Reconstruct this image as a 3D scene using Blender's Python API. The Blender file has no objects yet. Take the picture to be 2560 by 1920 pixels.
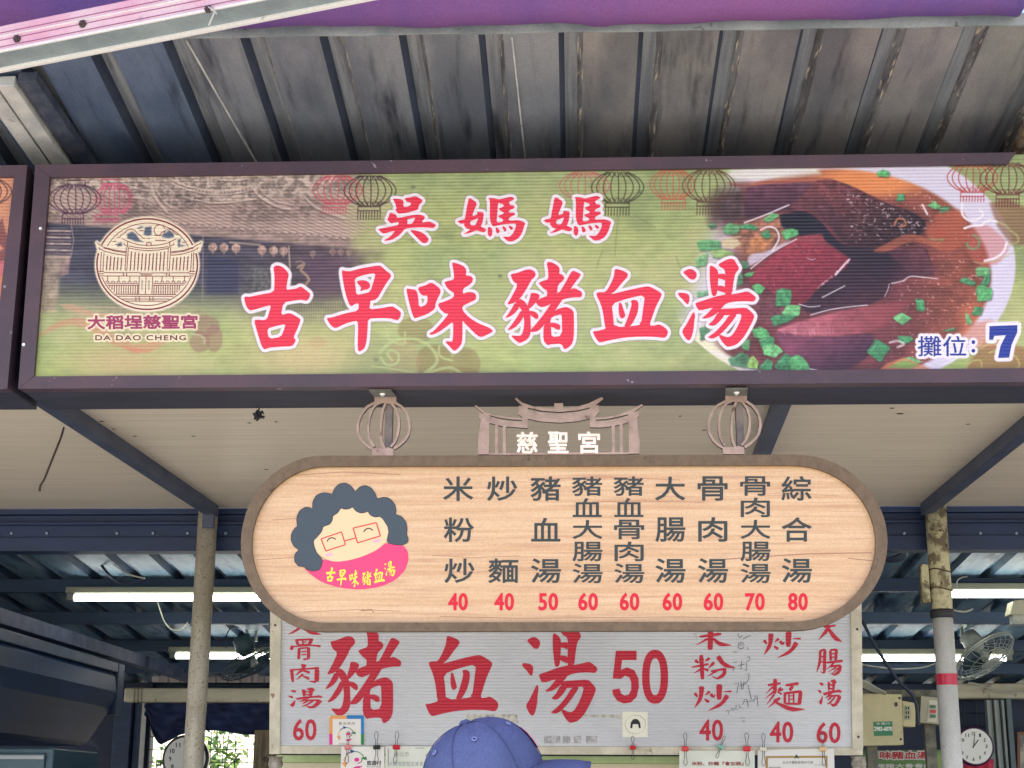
import bpy, math, random
import numpy as np
from mathutils import Vector, Matrix
from mathutils.geometry import tessellate_polygon

random.seed(7)
RNG = np.random.default_rng(11)
R = math.radians
SC = bpy.context.scene

# ---------------------------------------------------------------- camera, sky, sun, exposure
CAMZ = 1.6
cam_d = bpy.data.cameras.new('camera')
cam_d.lens = 54.0
cam_d.sensor_width = 36.0
cam_d.clip_start = 0.05
cam_d.clip_end = 500
cam = bpy.data.objects.new('camera', cam_d)
SC.collection.objects.link(cam)
SC.camera = cam
CAM_ROT = (Matrix.Rotation(R(2.3), 3, 'Z') @ Matrix.Rotation(R(90 + 15.06), 3, 'X') @ Matrix.Rotation(R(0.25), 3, 'Z'))
cam.matrix_world = Matrix.Translation((0, 0, CAMZ)) @ CAM_ROT.to_4x4()

SUN_EL, SUN_AZ = 62.0, 200.0      # azimuth of the sun, clockwise from +Y
w = bpy.data.worlds.new('World')
SC.world = w
w.use_nodes = True
nt = w.node_tree
bg = nt.nodes['Background']
sky = nt.nodes.new('ShaderNodeTexSky')
sky.sky_type = 'NISHITA'
sky.sun_disc = False
sky.sun_elevation = R(SUN_EL)
sky.sun_rotation = R(SUN_AZ)
sky.air_density = 1.0
sky.dust_density = 3.0
nt.links.new(sky.outputs['Color'], bg.inputs['Color'])
bg.inputs['Strength'].default_value = 0.15
sun_d = bpy.data.lights.new('sun', 'SUN')
sun_d.energy = 4.0
sun_d.angle = R(0.5)
sun_d.color = (1.0, 0.95, 0.87)
sun = bpy.data.objects.new('sun', sun_d)
SC.collection.objects.link(sun)
a, e = R(SUN_AZ), R(SUN_EL)
sdir = Vector((math.sin(a) * math.cos(e), math.cos(a) * math.cos(e), math.sin(e)))
sun.rotation_euler = sdir.to_track_quat('Z', 'Y').to_euler()
sun.location = (0, -10, 20)
SC.view_settings.view_transform = 'Standard'
SC.view_settings.look = 'None'
SC.view_settings.exposure = 1.75
SC.view_settings.gamma = 1.0
SC.cycles.use_denoising = True
SC.cycles.max_bounces = 8
SC.cycles.diffuse_bounces = 5
SC.cycles.caustics_reflective = False
SC.cycles.caustics_refractive = False

# ---------------------------------------------------------------- measuring helpers
FPX = 3840.0
CAM = Vector((0, 0, CAMZ))


def ray(u, v):
    return CAM_ROT @ Vector(((u - 1280) / FPX, -(v - 960) / FPX, -1.0))


class Plane:
    """A flat board standing in the scene: point + normal towards the street."""
    def __init__(s, p, n):
        s.p, s.n = Vector(p), Vector(n).normalized()

    def at(s, u, v, d=0.0):
        r = ray(u, v)
        t = ((s.p + s.n * d) - CAM).dot(s.n) / r.dot(s.n)
        return CAM + r * t


def upright(y, lean=0.0, turn=0.0):
    return Plane((0, y, CAMZ + 0.8), (math.sin(R(turn)), -math.cos(R(lean)), -math.sin(R(lean))))


def level(z):
    return Plane((0, 0, CAMZ + z), (0, 0, -1))


P_SIGN = upright(3.80, 2.0)
P_MENU = upright(3.876, 0.0)
P_PRICE = upright(5.75, 0.0)


def at(u, v, y):
    return upright(y).at(u, v)


# ---------------------------------------------------------------- materials
def lin(c):
    c = c / 255.0
    return c / 12.92 if c <= 0.04045 else ((c + 0.055) / 1.055) ** 2.4


def S(r, g, b, k=1.0):
    return (lin(r) * k, lin(g) * k, lin(b) * k, 1.0)


def mat(name, col, rough=0.6, metal=0.0, col2=None, nscale=8.0, stretch=(1, 1, 1), lo=0.35, hi=0.65,
        dirt=None, dscale=3.0, dstretch=(1, 1, 1), dlo=0.5, dhi=0.7, bump=0.0, bscale=60.0, bstretch=(1, 1, 1),
        flute=0.0, fdepth=0.25, attr=None, spec=0.5, trans=0.0, grain=0.0):
    m = bpy.data.materials.new(name)
    m.use_nodes = True
    t = m.node_tree
    N, L = t.nodes, t.links
    b = N['Principled BSDF']
    b.inputs['Roughness'].default_value = rough
    b.inputs['Metallic'].default_value = metal
    b.inputs['Specular IOR Level'].default_value = spec
    pos = N.new('ShaderNodeNewGeometry').outputs['Position']

    def noise(scale, st, detail=6.0):
        mp = N.new('ShaderNodeMapping')
        mp.inputs['Scale'].default_value = st
        L.new(pos, mp.inputs['Vector'])
        n = N.new('ShaderNodeTexNoise')
        n.inputs['Scale'].default_value = scale
        n.inputs['Detail'].default_value = detail
        n.inputs['Roughness'].default_value = 0.6
        L.new(mp.outputs[0], n.inputs['Vector'])
        return n.outputs['Fac']

    def rng(x, a0, a1):
        r = N.new('ShaderNodeMapRange')
        r.interpolation_type = 'SMOOTHSTEP'
        r.inputs['From Min'].default_value = a0
        r.inputs['From Max'].default_value = a1
        L.new(x, r.inputs['Value'])
        return r.outputs['Result']

    def mix(fac, ca, cb, mode='MIX'):
        x = N.new('ShaderNodeMix')
        x.data_type = 'RGBA'
        x.blend_type = mode
        for sock, val in ((x.inputs['Factor'], fac), (x.inputs['A'], ca), (x.inputs['B'], cb)):
            pass
        fa, A, B = x.inputs[0], x.inputs[6], x.inputs[7]
        for sock, val in ((fa, fac), (A, ca), (B, cb)):
            if hasattr(val, 'is_linked') or isinstance(val, bpy.types.NodeSocket):
                L.new(val, sock)
            else:
                sock.default_value = val
        return x.outputs[2]

    if attr:
        an = N.new('ShaderNodeAttribute')
        an.attribute_name = attr
        c = an.outputs['Color']
    else:
        c = col
    if col2 is not None:
        c = mix(rng(noise(nscale, stretch), lo, hi), c, col2)
    if grain:
        g = rng(noise(240.0, (1, 1, 1), 2.0), 0.3, 0.7)
        gm = N.new('ShaderNodeMapRange')
        gm.inputs['To Min'].default_value = 1.0 - grain
        gm.inputs['To Max'].default_value = 1.0 + grain
        L.new(g, gm.inputs['Value'])
        cmb = N.new('ShaderNodeCombineColor')
        for k in range(3):
            L.new(gm.outputs[0], cmb.inputs[k])
        c = mix(1.0, c, cmb.outputs[0], 'MULTIPLY')
    if dirt is not None:
        c = mix(rng(noise(dscale, dstretch), dlo, dhi), c, dirt)
    if isinstance(c, tuple):
        b.inputs['Base Color'].default_value = c
    else:
        L.new(c, b.inputs['Base Color'])
    height = None
    if flute:
        sp = N.new('ShaderNodeSeparateXYZ')
        L.new(pos, sp.inputs[0])
        wob = N.new('ShaderNodeMath')
        wob.operation = 'MULTIPLY'
        wob.inputs[1].default_value = 2 * math.pi / flute
        L.new(sp.outputs['Z'], wob.inputs[0])
        sn = N.new('ShaderNodeMath')
        sn.operation = 'SINE'
        L.new(wob.outputs[0], sn.inputs[0])
        bp = N.new('ShaderNodeBump')
        bp.inputs['Strength'].default_value = fdepth
        bp.inputs['Distance'].default_value = 0.002
        L.new(sn.outputs[0], bp.inputs['Height'])
        height = bp.outputs[0]
    if bump:
        bp = N.new('ShaderNodeBump')
        bp.inputs['Strength'].default_value = bump
        bp.inputs['Distance'].default_value = 0.01
        L.new(noise(bscale, bstretch), bp.inputs['Height'])
        if height is not None:
            L.new(height, bp.inputs['Normal'])
        height = bp.outputs[0]
    if height is not None:
        L.new(height, b.inputs['Normal'])
    if trans:
        tr = N.new('ShaderNodeBsdfTranslucent')
        if isinstance(c, tuple):
            tr.inputs['Color'].default_value = c
        else:
            L.new(c, tr.inputs['Color'])
        ms = N.new('ShaderNodeMixShader')
        ms.inputs[0].default_value = trans
        L.new(b.outputs[0], ms.inputs[1])
        L.new(tr.outputs[0], ms.inputs[2])
        L.new(ms.outputs[0], N['Material Output'].inputs['Surface'])
    return m


def lamp_mat(name, col, power):
    m = bpy.data.materials.new(name)
    m.use_nodes = True
    b = m.node_tree.nodes['Principled BSDF']
    b.inputs['Base Color'].default_value = col
    b.inputs['Emission Color'].default_value = col
    b.inputs['Emission Strength'].default_value = power
    return m


# ---------------------------------------------------------------- mesh building
WL = {}


class MB:
    def __init__(s):
        s.v, s.f, s.m = [], [], []

    def add(s, vs, fs, mi=0):
        o = len(s.v)
        s.v += [Vector(p) for p in vs]
        s.f += [tuple(i + o for i in f) for f in fs]
        s.m += [mi] * len(fs)
        return s

    def hexa(s, q0, q1, mi=0):
        """box between two matching quads"""
        return s.add(list(q0) + list(q1), [(0, 1, 2, 3), (7, 6, 5, 4), (0, 4, 5, 1), (1, 5, 6, 2), (2, 6, 7, 3), (3, 7, 4, 0)], mi)

    def box(s, x0, x1, y0, y1, z0, z1, mi=0):
        return s.hexa([(x0, y0, z0), (x1, y0, z0), (x1, y0, z1), (x0, y0, z1)],
                      [(x0, y1, z0), (x1, y1, z0), (x1, y1, z1), (x0, y1, z1)], mi)

    def bar(s, a, b, wd, ht, up=(0, 0, 1), mi=0):
        a, b = Vector(a), Vector(b)
        d = (b - a).normalized()
        sd = d.cross(Vector(up)).normalized()
        u = sd.cross(d).normalized()
        q = lambda p: [p - sd * wd / 2 - u * ht / 2, p + sd * wd / 2 - u * ht / 2, p + sd * wd / 2 + u * ht / 2, p - sd * wd / 2 + u * ht / 2]
        return s.hexa(q(a), q(b), mi)

    def tube(s, pts, r, n=10, mi=0, cap=True, closed=False):
        pts = [Vector(p) for p in pts]
        k = len(pts)
        rs = r if isinstance(r, (list, tuple)) else [r] * k
        prev = None
        vs, fs = [], []
        for i, p in enumerate(pts):
            if closed:
                d = pts[(i + 1) % k] - pts[i - 1]
            else:
                d = pts[min(i + 1, k - 1)] - pts[max(i - 1, 0)]
            d = d.normalized()
            if prev is None:
                ref = Vector((0, 0, 1)) if abs(d.z) < 0.9 else Vector((1, 0, 0))
                x = d.cross(ref).normalized()
            else:
                x = (prev - d * prev.dot(d)).normalized()
            prev = x
            y = d.cross(x)
            for j in range(n):
                an = 2 * math.pi * j / n
                vs.append(p + (x * math.cos(an) + y * math.sin(an)) * rs[i])
        kk = k if closed else k - 1
        for i in range(kk):
            for j in range(n):
                i2 = (i + 1) % k
                fs.append((i * n + j, i * n + (j + 1) % n, i2 * n + (j + 1) % n, i2 * n + j))
        if cap and not closed:
            fs.append(tuple(reversed(range(n))))
            fs.append(tuple((k - 1) * n + j for j in range(n)))
        return s.add(vs, fs, mi)

    def disc(s, c, n, r0, r1, h, seg=24, mi=0):
        """a short cylinder: centre, axis, radius at back and front, height"""
        c, n = Vector(c), Vector(n).normalized()
        return s.tube([c, c + n * h], [r0, r1], seg, mi)

    def flat(s, loops, plane, d=0.0, mi=0):
        """outline (and holes) measured on a board, laid d in front of it"""
        tri = tessellate_polygon([[Vector((p[0], p[1], 0)) for p in lp] for lp in loops])
        fl = [p for lp in loops for p in lp]
        vs = [plane.at(p[0], p[1], d) for p in fl]
        fs = []
        for t in tri:
            a, b, c = (Vector(vs[i]) for i in t)
            if (b - a).cross(c - a).dot(plane.n) < 0:
                t = (t[0], t[2], t[1])
            fs.append(t)
        return s.add(vs, fs, mi)

    def slab(s, loops, plane, d0, d1, mi=0, side=None):
        """same with thickness from d0 (back) to d1 (front)"""
        s.flat(loops, plane, d1, mi)
        for lp in loops:
            k = len(lp)
            vs = []
            for p in lp:
                q1 = plane.at(p[0], p[1], d1)
                vs += [q1, q1 - plane.n * (d1 - d0)]
            fs = [(2 * i, 2 * i + 1, 2 * ((i + 1) % k) + 1, 2 * ((i + 1) % k)) for i in range(k)]
            s.add(vs, fs, mi if side is None else side)
        q = [[(p[0], p[1]) for p in lp] for lp in loops]
        o = len(s.v)
        tri = tessellate_polygon([[Vector((p[0], p[1], 0)) for p in lp] for lp in q])
        vs = [plane.at(p[0], p[1], d1) - plane.n * (d1 - d0) for lp in q for p in lp]
        s.add(vs, [tuple(t) for t in tri], mi)
        return s

    def build(s, name, mats, parent=None, smooth=False, bevel=0.0, auto=None):
        me = bpy.data.meshes.new(name)
        off = WL[parent.name] if parent is not None else Vector((0, 0, 0))
        me.from_pydata([tuple(p - off) for p in s.v], [], s.f)
        mats = mats if isinstance(mats, (list, tuple)) else [mats]
        for m in mats:
            me.materials.append(m)
        me.polygons.foreach_set('material_index', s.m)
        if smooth:
            me.polygons.foreach_set('use_smooth', [True] * len(s.f))
        me.update()
        o = bpy.data.objects.new(name, me)
        SC.collection.objects.link(o)
        WL[o.name] = off.copy()
        if parent is not None:
            o.parent = parent
        if bevel:
            b = o.modifiers.new('bevel', 'BEVEL')
            b.width = bevel
            b.segments = 2
            b.limit_method = 'ANGLE'
        return o


def tag(o, label=None, cat=None, group=None, kind=None):
    if label:
        o['label'] = label
    if cat:
        o['category'] = cat
    if group:
        o['group'] = group
    if kind:
        o['kind'] = kind
    return o


def thing(name, label, cat, loc, group=None):
    o = bpy.data.objects.new(name, None)
    o.empty_display_size = 0.1
    o.location = loc
    SC.collection.objects.link(o)
    WL[o.name] = Vector(loc)
    return tag(o, label, cat, group)


def ribbon(pts, wd):
    """polyline with one width or a width per point -> outline polygon"""
    k = len(pts)
    ws = wd if isinstance(wd, (list, tuple)) else [wd] * k
    Lf, Rt = [], []
    for i in range(k):
        x0, y0 = pts[max(i - 1, 0)]
        x1, y1 = pts[min(i + 1, k - 1)]
        dx, dy = x1 - x0, y1 - y0
        n = math.hypot(dx, dy) or 1
        nx, ny = -dy / n, dx / n
        Lf.append((pts[i][0] + nx * ws[i] / 2, pts[i][1] + ny * ws[i] / 2))
        Rt.append((pts[i][0] - nx * ws[i] / 2, pts[i][1] - ny * ws[i] / 2))
    return Lf + Rt[::-1]


def ell(cx, cy, rx, ry, n=40, a0=0.0, a1=360.0, rot=0.0):
    out = []
    full = abs(a1 - a0 - 360) < 1e-6
    for i in range(n if full else n + 1):
        t = R(a0 + (a1 - a0) * i / n)
        x, y = rx * math.cos(t), ry * math.sin(t)
        out.append((cx + x * math.cos(R(rot)) - y * math.sin(R(rot)), cy + x * math.sin(R(rot)) + y * math.cos(R(rot))))
    return out


def chaikin(lp, q=0.22):
    out = []
    k = len(lp)
    for i in range(k):
        (x0, y0), (x1, y1) = lp[i], lp[(i + 1) % k]
        out += [(x0 + (x1 - x0) * q, y0 + (y1 - y0) * q), (x1 - (x1 - x0) * q, y1 - (y1 - y0) * q)]
    return out


def smooth(pts, n=6):
    out = []
    k = len(pts)
    for i in range(k - 1):
        p0, p1, p2, p3 = pts[max(i - 1, 0)], pts[i], pts[i + 1], pts[min(i + 2, k - 1)]
        for j in range(n):
            t = j / n
            out.append(tuple(.5 * (2 * p1[c] + (p2[c] - p0[c]) * t + (2 * p0[c] - 5 * p1[c] + 4 * p2[c] - p3[c]) * t * t + (3 * p1[c] - p0[c] - 3 * p2[c] + p3[c]) * t ** 3) for c in (0, 1)))
    return out + [tuple(pts[-1])]


def zm(lp, ox, oy, s):
    return [(ox + x / s, oy + y / s) for x, y in lp]


# ---------------------------------------------------------------- printed type (the built-in font)
def type_loops(chars, cx, cy, wd, ht, space=1.0, rot=0.0):
    """set a word in the built-in face, ink-fitted into a box; returns triangles and outline edges"""
    c = bpy.data.curves.new('type', 'FONT')
    c.body = chars
    c.space_character = space
    c.resolution_u = 3
    o = bpy.data.objects.new('type', c)
    SC.collection.objects.link(o)
    dg = bpy.context.evaluated_depsgraph_get()
    me = bpy.data.meshes.new_from_object(o.evaluated_get(dg))
    co = np.empty(len(me.vertices) * 3)
    me.vertices.foreach_get('co', co)
    co = co.reshape(-1, 3)[:, :2]
    fs = [tuple(p.vertices) for p in me.polygons]
    bpy.data.objects.remove(o)
    bpy.data.curves.remove(c)
    bpy.data.meshes.remove(me)
    mn, mx = co.min(0), co.max(0)
    x = (co[:, 0] - (mn[0] + mx[0]) / 2) / (mx[0] - mn[0]) * wd
    y = -(co[:, 1] - (mn[1] + mx[1]) / 2) / (mx[1] - mn[1]) * ht
    cr, sr = math.cos(R(rot)), math.sin(R(rot))
    pts = [(cx + a * cr - b * sr, cy + a * sr + b * cr) for a, b in zip(x, y)]
    cnt = {}
    for f in fs:
        for i in range(len(f)):
            k = (f[i], f[(i + 1) % len(f)])
            ks = (min(k), max(k))
            cnt[ks] = cnt.get(ks, 0) + 1
    edges = [k for k, n in cnt.items() if n == 1]
    return pts, fs, edges


def set_type(mb, plane, d, *a, mi=0, thick=0.0, weight=0.0, **k):
    """lay type on a board; weight (in photo pixels) fattens every stroke edge"""
    if weight:
        a = list(a)
        a[3] -= weight
        a[4] -= weight
    pts, fs, ed = type_loops(*a, **k)
    vs = [plane.at(p[0], p[1], d) for p in pts]
    out = []
    for f in fs:
        p, q, r = (vs[i] for i in f[:3])
        out.append(f if (q - p).cross(r - p).dot(plane.n) > 0 else tuple(reversed(f)))
    mb.add(vs, out, mi)
    if weight:
        h = weight / 2
        for n, (i, j) in enumerate(ed):
            (x0, y0), (x1, y1) = pts[i], pts[j]
            L_ = math.hypot(x1 - x0, y1 - y0) or 1
            dx, dy = (x1 - x0) / L_ * h, (y1 - y0) / L_ * h
            lp = [(x0 - dx * .6 - dy, y0 - dy * .6 + dx), (x0 - dx - dy * .3, y0 - dy + dx * .3), (x0 - dx + dy * .3, y0 - dy - dx * .3), (x0 - dx * .6 + dy, y0 - dy * .6 - dx), (x1 + dx * .6 + dy, y1 + dy * .6 - dx), (x1 + dx + dy * .3, y1 + dy - dx * .3), (x1 + dx - dy * .3, y1 + dy + dx * .3), (x1 + dx * .6 - dy, y1 + dy * .6 + dx)]
            q = [plane.at(p[0], p[1], d + 0.00002 + (n % 24) * 0.000015) for p in lp]
            o_ = (q[1] - q[0]).cross(q[2] - q[0]).dot(plane.n) > 0
            mb.add(q, [tuple(range(8)) if o_ else tuple(range(7, -1, -1))], mi)
            if thick:
                A, B = q[0], q[7]
                for A, B in ((q[0], q[7]), (q[3], q[4])):
                    mb.add([A, B, B - plane.n * thick, A - plane.n * thick], [(0, 1, 2, 3)], mi)
    return [(pts[i], pts[j]) for i, j in ed]


# ---------------------------------------------------------------- brush-written characters, as outlines
GL = {}
GL['gu'] = (600, 640, 6.38, [[[(530,180),(585,148),(640,158),(700,190),(755,250),(778,300),(755,400),(735,545),(820,530),(900,520),(968,482),(1040,535),(1110,590),(1120,630),(1085,700),(1050,715),(980,695),(850,710),(695,740),(650,950),(760,912),(820,918),(960,1000),(965,1030),(920,1150),(850,1300),(890,1335),(880,1370),(835,1440),(620,1448),(450,1465),(395,1495),(345,1440),(285,1250),(220,1020),(300,1015),(380,1025),(435,1000),(465,900),(498,785),(400,805),(180,872),(140,860),(100,800),(80,740),(65,665),(90,645),(150,655),(300,620),(540,578),(550,450),(550,300)],
    [(430,1160),(560,1120),(730,1080),(700,1180),(655,1290),(460,1325)]]])
GL['zao'] = (800, 640, 6.382, [[[(342,222),(400,240),(490,245),(620,205),(750,180),(940,150),(980,165),(1060,240),(1130,290),(1130,340),(1080,400),(1000,530),(910,690),(800,715),(805,740),(780,855),(1000,830),(1150,798),(1230,845),(1290,895),(1290,950),(1245,1028),(1190,1015),(1110,993),(950,990),(765,1000),(760,1150),(745,1350),(710,1480),(610,1535),(600,1400),(608,1200),(605,1030),(500,1050),(400,1080),(260,1150),(210,1140),(150,1080),(103,990),(180,985),(400,915),(612,875),(620,750),(560,765),(500,805),(465,770),(420,650),(380,480)],
    [(550,355),(700,300),(890,268),(860,390),(800,575),(700,600),(580,625),(565,480)]],
    [[(582,405),(650,385),(720,388),(780,420),(803,465),(790,510),(750,535),(690,540),(635,570),(660,500),(610,450)]]])
GL['wei'] = (1000, 640, 6.38, [[[(105,515),(170,530),(235,533),(272,570),(290,650),(302,825),(432,772),(442,628),(365,635),(315,590),(282,502),(400,472),(500,418),(600,485),(645,535),(648,580),(595,690),(565,760),(560,845),(420,935),(290,975),(235,1000),(200,940),(150,760),(115,610)]],
    [[(832,110),(870,105),(1010,155),(1050,205),(1060,250),(1045,310),(1130,320),(1165,355),(1155,410),(1110,460),(1005,520),(1000,605),(1080,575),(1150,575),(1200,600),(1215,640),(1205,700),(1100,745),(995,800),(998,870),(1100,980),(1250,1075),(1420,1140),(1480,1190),(1470,1215),(1330,1285),(1270,1292),(1200,1240),(1100,1140),(1040,1080),(995,1020),(998,1200),(990,1380),(950,1450),(880,1515),(840,1500),(790,1440),(715,1365),(780,1360),(840,1370),(850,1200),(848,1040),(750,1120),(640,1200),(540,1250),(475,1260),(480,1225),(530,1205),(650,1080),(785,915),(720,920),(640,850),(600,760),(720,725),(860,660),(862,585),(800,555),(740,495),(705,415),(780,395),(862,375),(860,280),(845,190)]]])
GL['zhu'] = (1250, 640, 6.382, [
    [[(168,290),(270,272),(400,222),(480,210),(540,235),(572,290),(555,335),(495,385),(440,500),(320,680),(240,745),(105,782),(180,665),(290,455),(210,405),(185,345)]],
    [[(240,745),(320,678),(390,722),(437,788),(465,850),(480,900),(488,1000),(492,1200),(470,1290),(400,1355),(310,1392),(250,1350),(170,1265),(270,1275),(340,1270),(375,1180),(388,1060),(378,970),(345,860),(310,815)]],
    [[(240,740),(315,812),(240,910),(170,960),(75,1000),(150,900),(210,800)]],
    [[(340,855),(382,960),(320,1060),(230,1150),(105,1195),(200,1080),(280,960)]],
    [[(437,792),(485,650),(490,590),(560,588),(620,610),(635,645),(605,695),(570,745),(463,852)]],
    [[(463,875),(540,880),(600,920),(615,960),(605,1005),(560,1000),(510,960),(482,940)]],
    [[(742,100),(810,95),(895,135),(952,190),(945,290),(985,288),(1030,345),(1005,395),(925,458),(908,600),(830,660),(745,655),(758,560),(690,515),(640,460),(615,428),(690,395),(772,372),(770,240)]],
    [[(600,698),(680,665),(745,640),(910,585),(1125,530),(1190,510),(1310,575),(1305,640),(1290,658),(1150,660),(1000,690),(820,760),(680,820),(620,800),(570,745)]],
    [[(1180,235),(1285,285),(1280,320),(1200,420),(1125,530),(1000,690),(885,858),(800,990),(700,1105),(620,1190),(560,1210),(490,1212),(480,1195),(495,1175),(620,1030),(740,870),(820,750),(955,580),(1080,360),(1140,250)]],
    [[(880,860),(1040,810),(1110,830),(1175,880),(1180,1000),(1180,1250),(1165,1370),(1120,1440),(1025,1500),(985,1400),(860,1405),(800,1412),(760,1428),(690,1350),(695,1095),(800,975)],
     [(808,1000),(860,960),(970,930),(988,960),(992,1275),(820,1295),(815,1130),(805,1060)]],
    [[(800,1065),(880,1065),(945,1090),(965,1125),(955,1180),(900,1170),(850,1140),(805,1130)]]])
GL['xue'] = (1460, 640, 6.382, [
    [[(490,215),(520,205),(640,240),(705,285),(690,340),(620,410),(500,560),(410,618),(700,545),(985,485),(1060,490),(1240,590),(1230,650),(1150,800),(1100,940),(1040,1110),(1130,1110),(1195,1088),(1290,1140),(1330,1180),(1340,1230),(1310,1290),(1275,1308),(1150,1290),(900,1285),(650,1300),(400,1345),(250,1385),(200,1330),(165,1265),(140,1200),(210,1198),(280,1180),(350,1160),(330,1100),(310,930),(270,770),(185,597),(250,575),(345,580),(430,440),(480,320)],
     [(440,765),(700,675),(975,617),(945,830),(915,1055),(890,1060),(895,1108),(480,1140),(465,950)]],
    [[(560,735),(600,755),(630,850),(662,950),(640,985),(600,1000),(570,970),(550,880)]],
    [[(745,730),(770,700),(840,705),(868,740),(870,820),(850,920),(800,1030),(735,1125),(635,1135),(690,1010),(740,860),(765,760)]]])
GL['tang'] = (1680, 630, 6.382, [
    [[(170,320),(260,272),(320,272),(385,320),(398,370),(370,430),(340,443),(290,435),(230,375)]],
    [[(95,655),(140,648),(230,660),(275,690),(280,760),(260,835),(230,825),(180,765),(110,700)]],
    [[(345,942),(370,1010),(355,1100),(345,1230),(310,1370),(270,1418),(210,1370),(155,1265),(230,1160)]],
    [[(603,208),(680,240),(740,300),(735,480),(728,600),(705,700),(640,705),(615,550),(600,380)]],
    [[(735,195),(850,135),(920,108),(990,115),(1030,190),(1068,245),(1060,285),(1010,340),(985,450),(955,690),(850,720),(850,640),(845,560),(850,400),(850,320),(830,270),(770,240)]],
    [[(725,355),(790,345),(855,350),(850,455),(790,430),(725,420)]],
    [[(725,540),(785,535),(855,560),(855,655),(790,635),(722,610)]],
    [[(370,815),(500,775),(700,710),(850,680),(955,675),(1080,655),(1195,625),(1250,650),(1330,710),(1340,745),(1300,795),(1180,780),(1000,790),(860,820),(770,910),(660,880),(430,940),(390,870)]],
    [[(660,878),(780,840),(850,830),(775,915),(740,960),(620,1040),(530,1060),(468,1060),(560,990)]],
    [[(740,955),(775,908),(950,900),(1180,885),(1240,930),(1315,1010),(1300,1080),(1200,1270),(1130,1380),(1030,1480),(900,1515),(860,1500),(790,1420),(745,1338),(765,1318),(880,1362),(950,1340),(1020,1240),(1085,1110),(1110,1020),(1095,988),(1045,990),(920,1005),(840,1010),(730,1020)]],
    [[(735,955),(845,1005),(760,1110),(690,1170),(630,1180),(575,1160),(660,1090)]],
    [[(915,1000),(1045,988),(960,1110),(840,1250),(740,1340),(650,1385),(565,1365),(600,1340),(700,1270),(830,1130)]]])
GL['wu'] = (930, 470, 10.367, [
    [[(540,285),(600,275),(740,290),(815,320),(810,505),(985,465),(1020,378),(930,375),(870,320),(852,260),(960,250),(1130,208),(1200,245),(1295,300),(1310,345),(1270,390),(1205,460),(1210,510),(1180,560),(1100,590),(900,645),(690,668),(640,620),(600,565),(640,545),(620,450),(590,370)]],
    [[(465,645),(500,645),(630,695),(650,780),(800,755),(950,720),(1130,690),(1240,692),(1330,720),(1380,760),(1340,810),(1285,900),(1400,880),(1480,868),(1560,900),(1650,945),(1640,1000),(1590,1040),(1400,1020),(1100,1025),(860,1050),(800,1120),(700,1230),(560,1320),(400,1370),(315,1370),(330,1345),(430,1290),(530,1200),(600,1110),(480,1130),(340,1180),(270,1170),(200,1110),(160,1060),(300,1040),(480,1000),(680,965),(700,880),(600,890),(500,918),(440,870),(395,820),(430,750)],
     [(905,815),(1000,790),(1130,765),(1090,840),(1045,925),(910,940),(920,860)]],
    [[(975,1085),(1100,1095),(1250,1130),(1380,1210),(1460,1310),(1460,1370),(1400,1425),(1330,1430),(1250,1370),(1100,1220)]]])
GL['ma'] = (1130, 470, 10.37, [
    [[(430,275),(480,268),(560,320),(620,360),(640,420),(600,520),(510,740),(660,690),(650,615),(740,620),(825,640),(810,800),(780,930),(740,1000),(830,1035),(890,1080),(870,1120),(815,1150),(740,1130),(630,1095),(500,1150),(400,1185),(290,1190),(380,1150),(480,1070),(400,1060),(340,1010),(310,960),(325,915),(230,930),(190,905),(145,860),(240,830),(335,815),(350,700),(390,480)],
     [(480,855),(570,830),(680,770),(650,870),(600,970),(490,965),(468,920)]],
    [[(945,270),(1000,258),(1100,265),(1210,300),(1340,270),(1480,232),(1570,235),(1615,275),(1600,300),(1470,365),(1495,400),(1500,445),(1590,450),(1625,490),(1600,530),(1480,580),(1470,640),(1620,635),(1635,690),(1560,730),(1475,775),(1470,850),(1700,832),(1820,860),(1895,905),(1890,940),(1870,980),(1840,1100),(1780,1230),(1700,1320),(1580,1380),(1480,1385),(1420,1360),(1370,1310),(1305,1258),(1500,1270),(1580,1180),(1650,1040),(1660,950),(1640,918),(1400,935),(1200,965),(1100,995),(1050,985),(1000,890),(980,750),(985,320)],
     [(1195,378),(1270,408),(1340,425),(1340,485),(1260,510),(1205,540),(1240,570),(1290,610),(1340,625),(1340,670),(1250,700),(1195,722),(1230,765),(1320,800),(1325,870),(1155,898),(1165,750),(1180,550)]],
    [[(935,1010),(980,1010),(1030,1050),(1050,1130),(1035,1220),(990,1272),(940,1230),(925,1180)]],
    [[(1125,1015),(1180,1030),(1225,1080),(1240,1140),(1200,1175),(1160,1180),(1140,1120)]],
    [[(1300,980),(1370,1010),(1415,1070),(1405,1110),(1360,1135),(1330,1080)]],
    [[(1460,970),(1530,990),(1585,1030),(1570,1075),(1525,1090),(1490,1040)]]])


def glyph(key, dx=0.0, dy=0.0):
    """pieces of a brushed character where the banner carries it"""
    ox, oy, s, pcs = GL[key]
    return [[zm(chaikin(lp), ox + dx, oy + dy, s) for lp in pc] for pc in pcs]


def glyph_map(key, fx, fy, rot=0.0, c=(0, 0)):
    """the same character elsewhere: fx, fy turn its own drawing units into the new place"""
    out = []
    for pc in GL[key][3]:
        q = []
        for lp in pc:
            z = [(fx(x), fy(y)) for x, y in chaikin(lp)]
            if rot:
                cr, sr = math.cos(R(rot)), math.sin(R(rot))
                z = [(c[0] + (x - c[0]) * cr - (y - c[1]) * sr, c[1] + (x - c[0]) * sr + (y - c[1]) * cr) for x, y in z]
            q.append(z)
        out.append(q)
    return out


def lay(mb, pieces, plane, d, mi=0, step=0.00006):
    for i, pc in enumerate(pieces):
        mb.flat(pc, plane, d + (i % 14) * step, mi)


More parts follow.
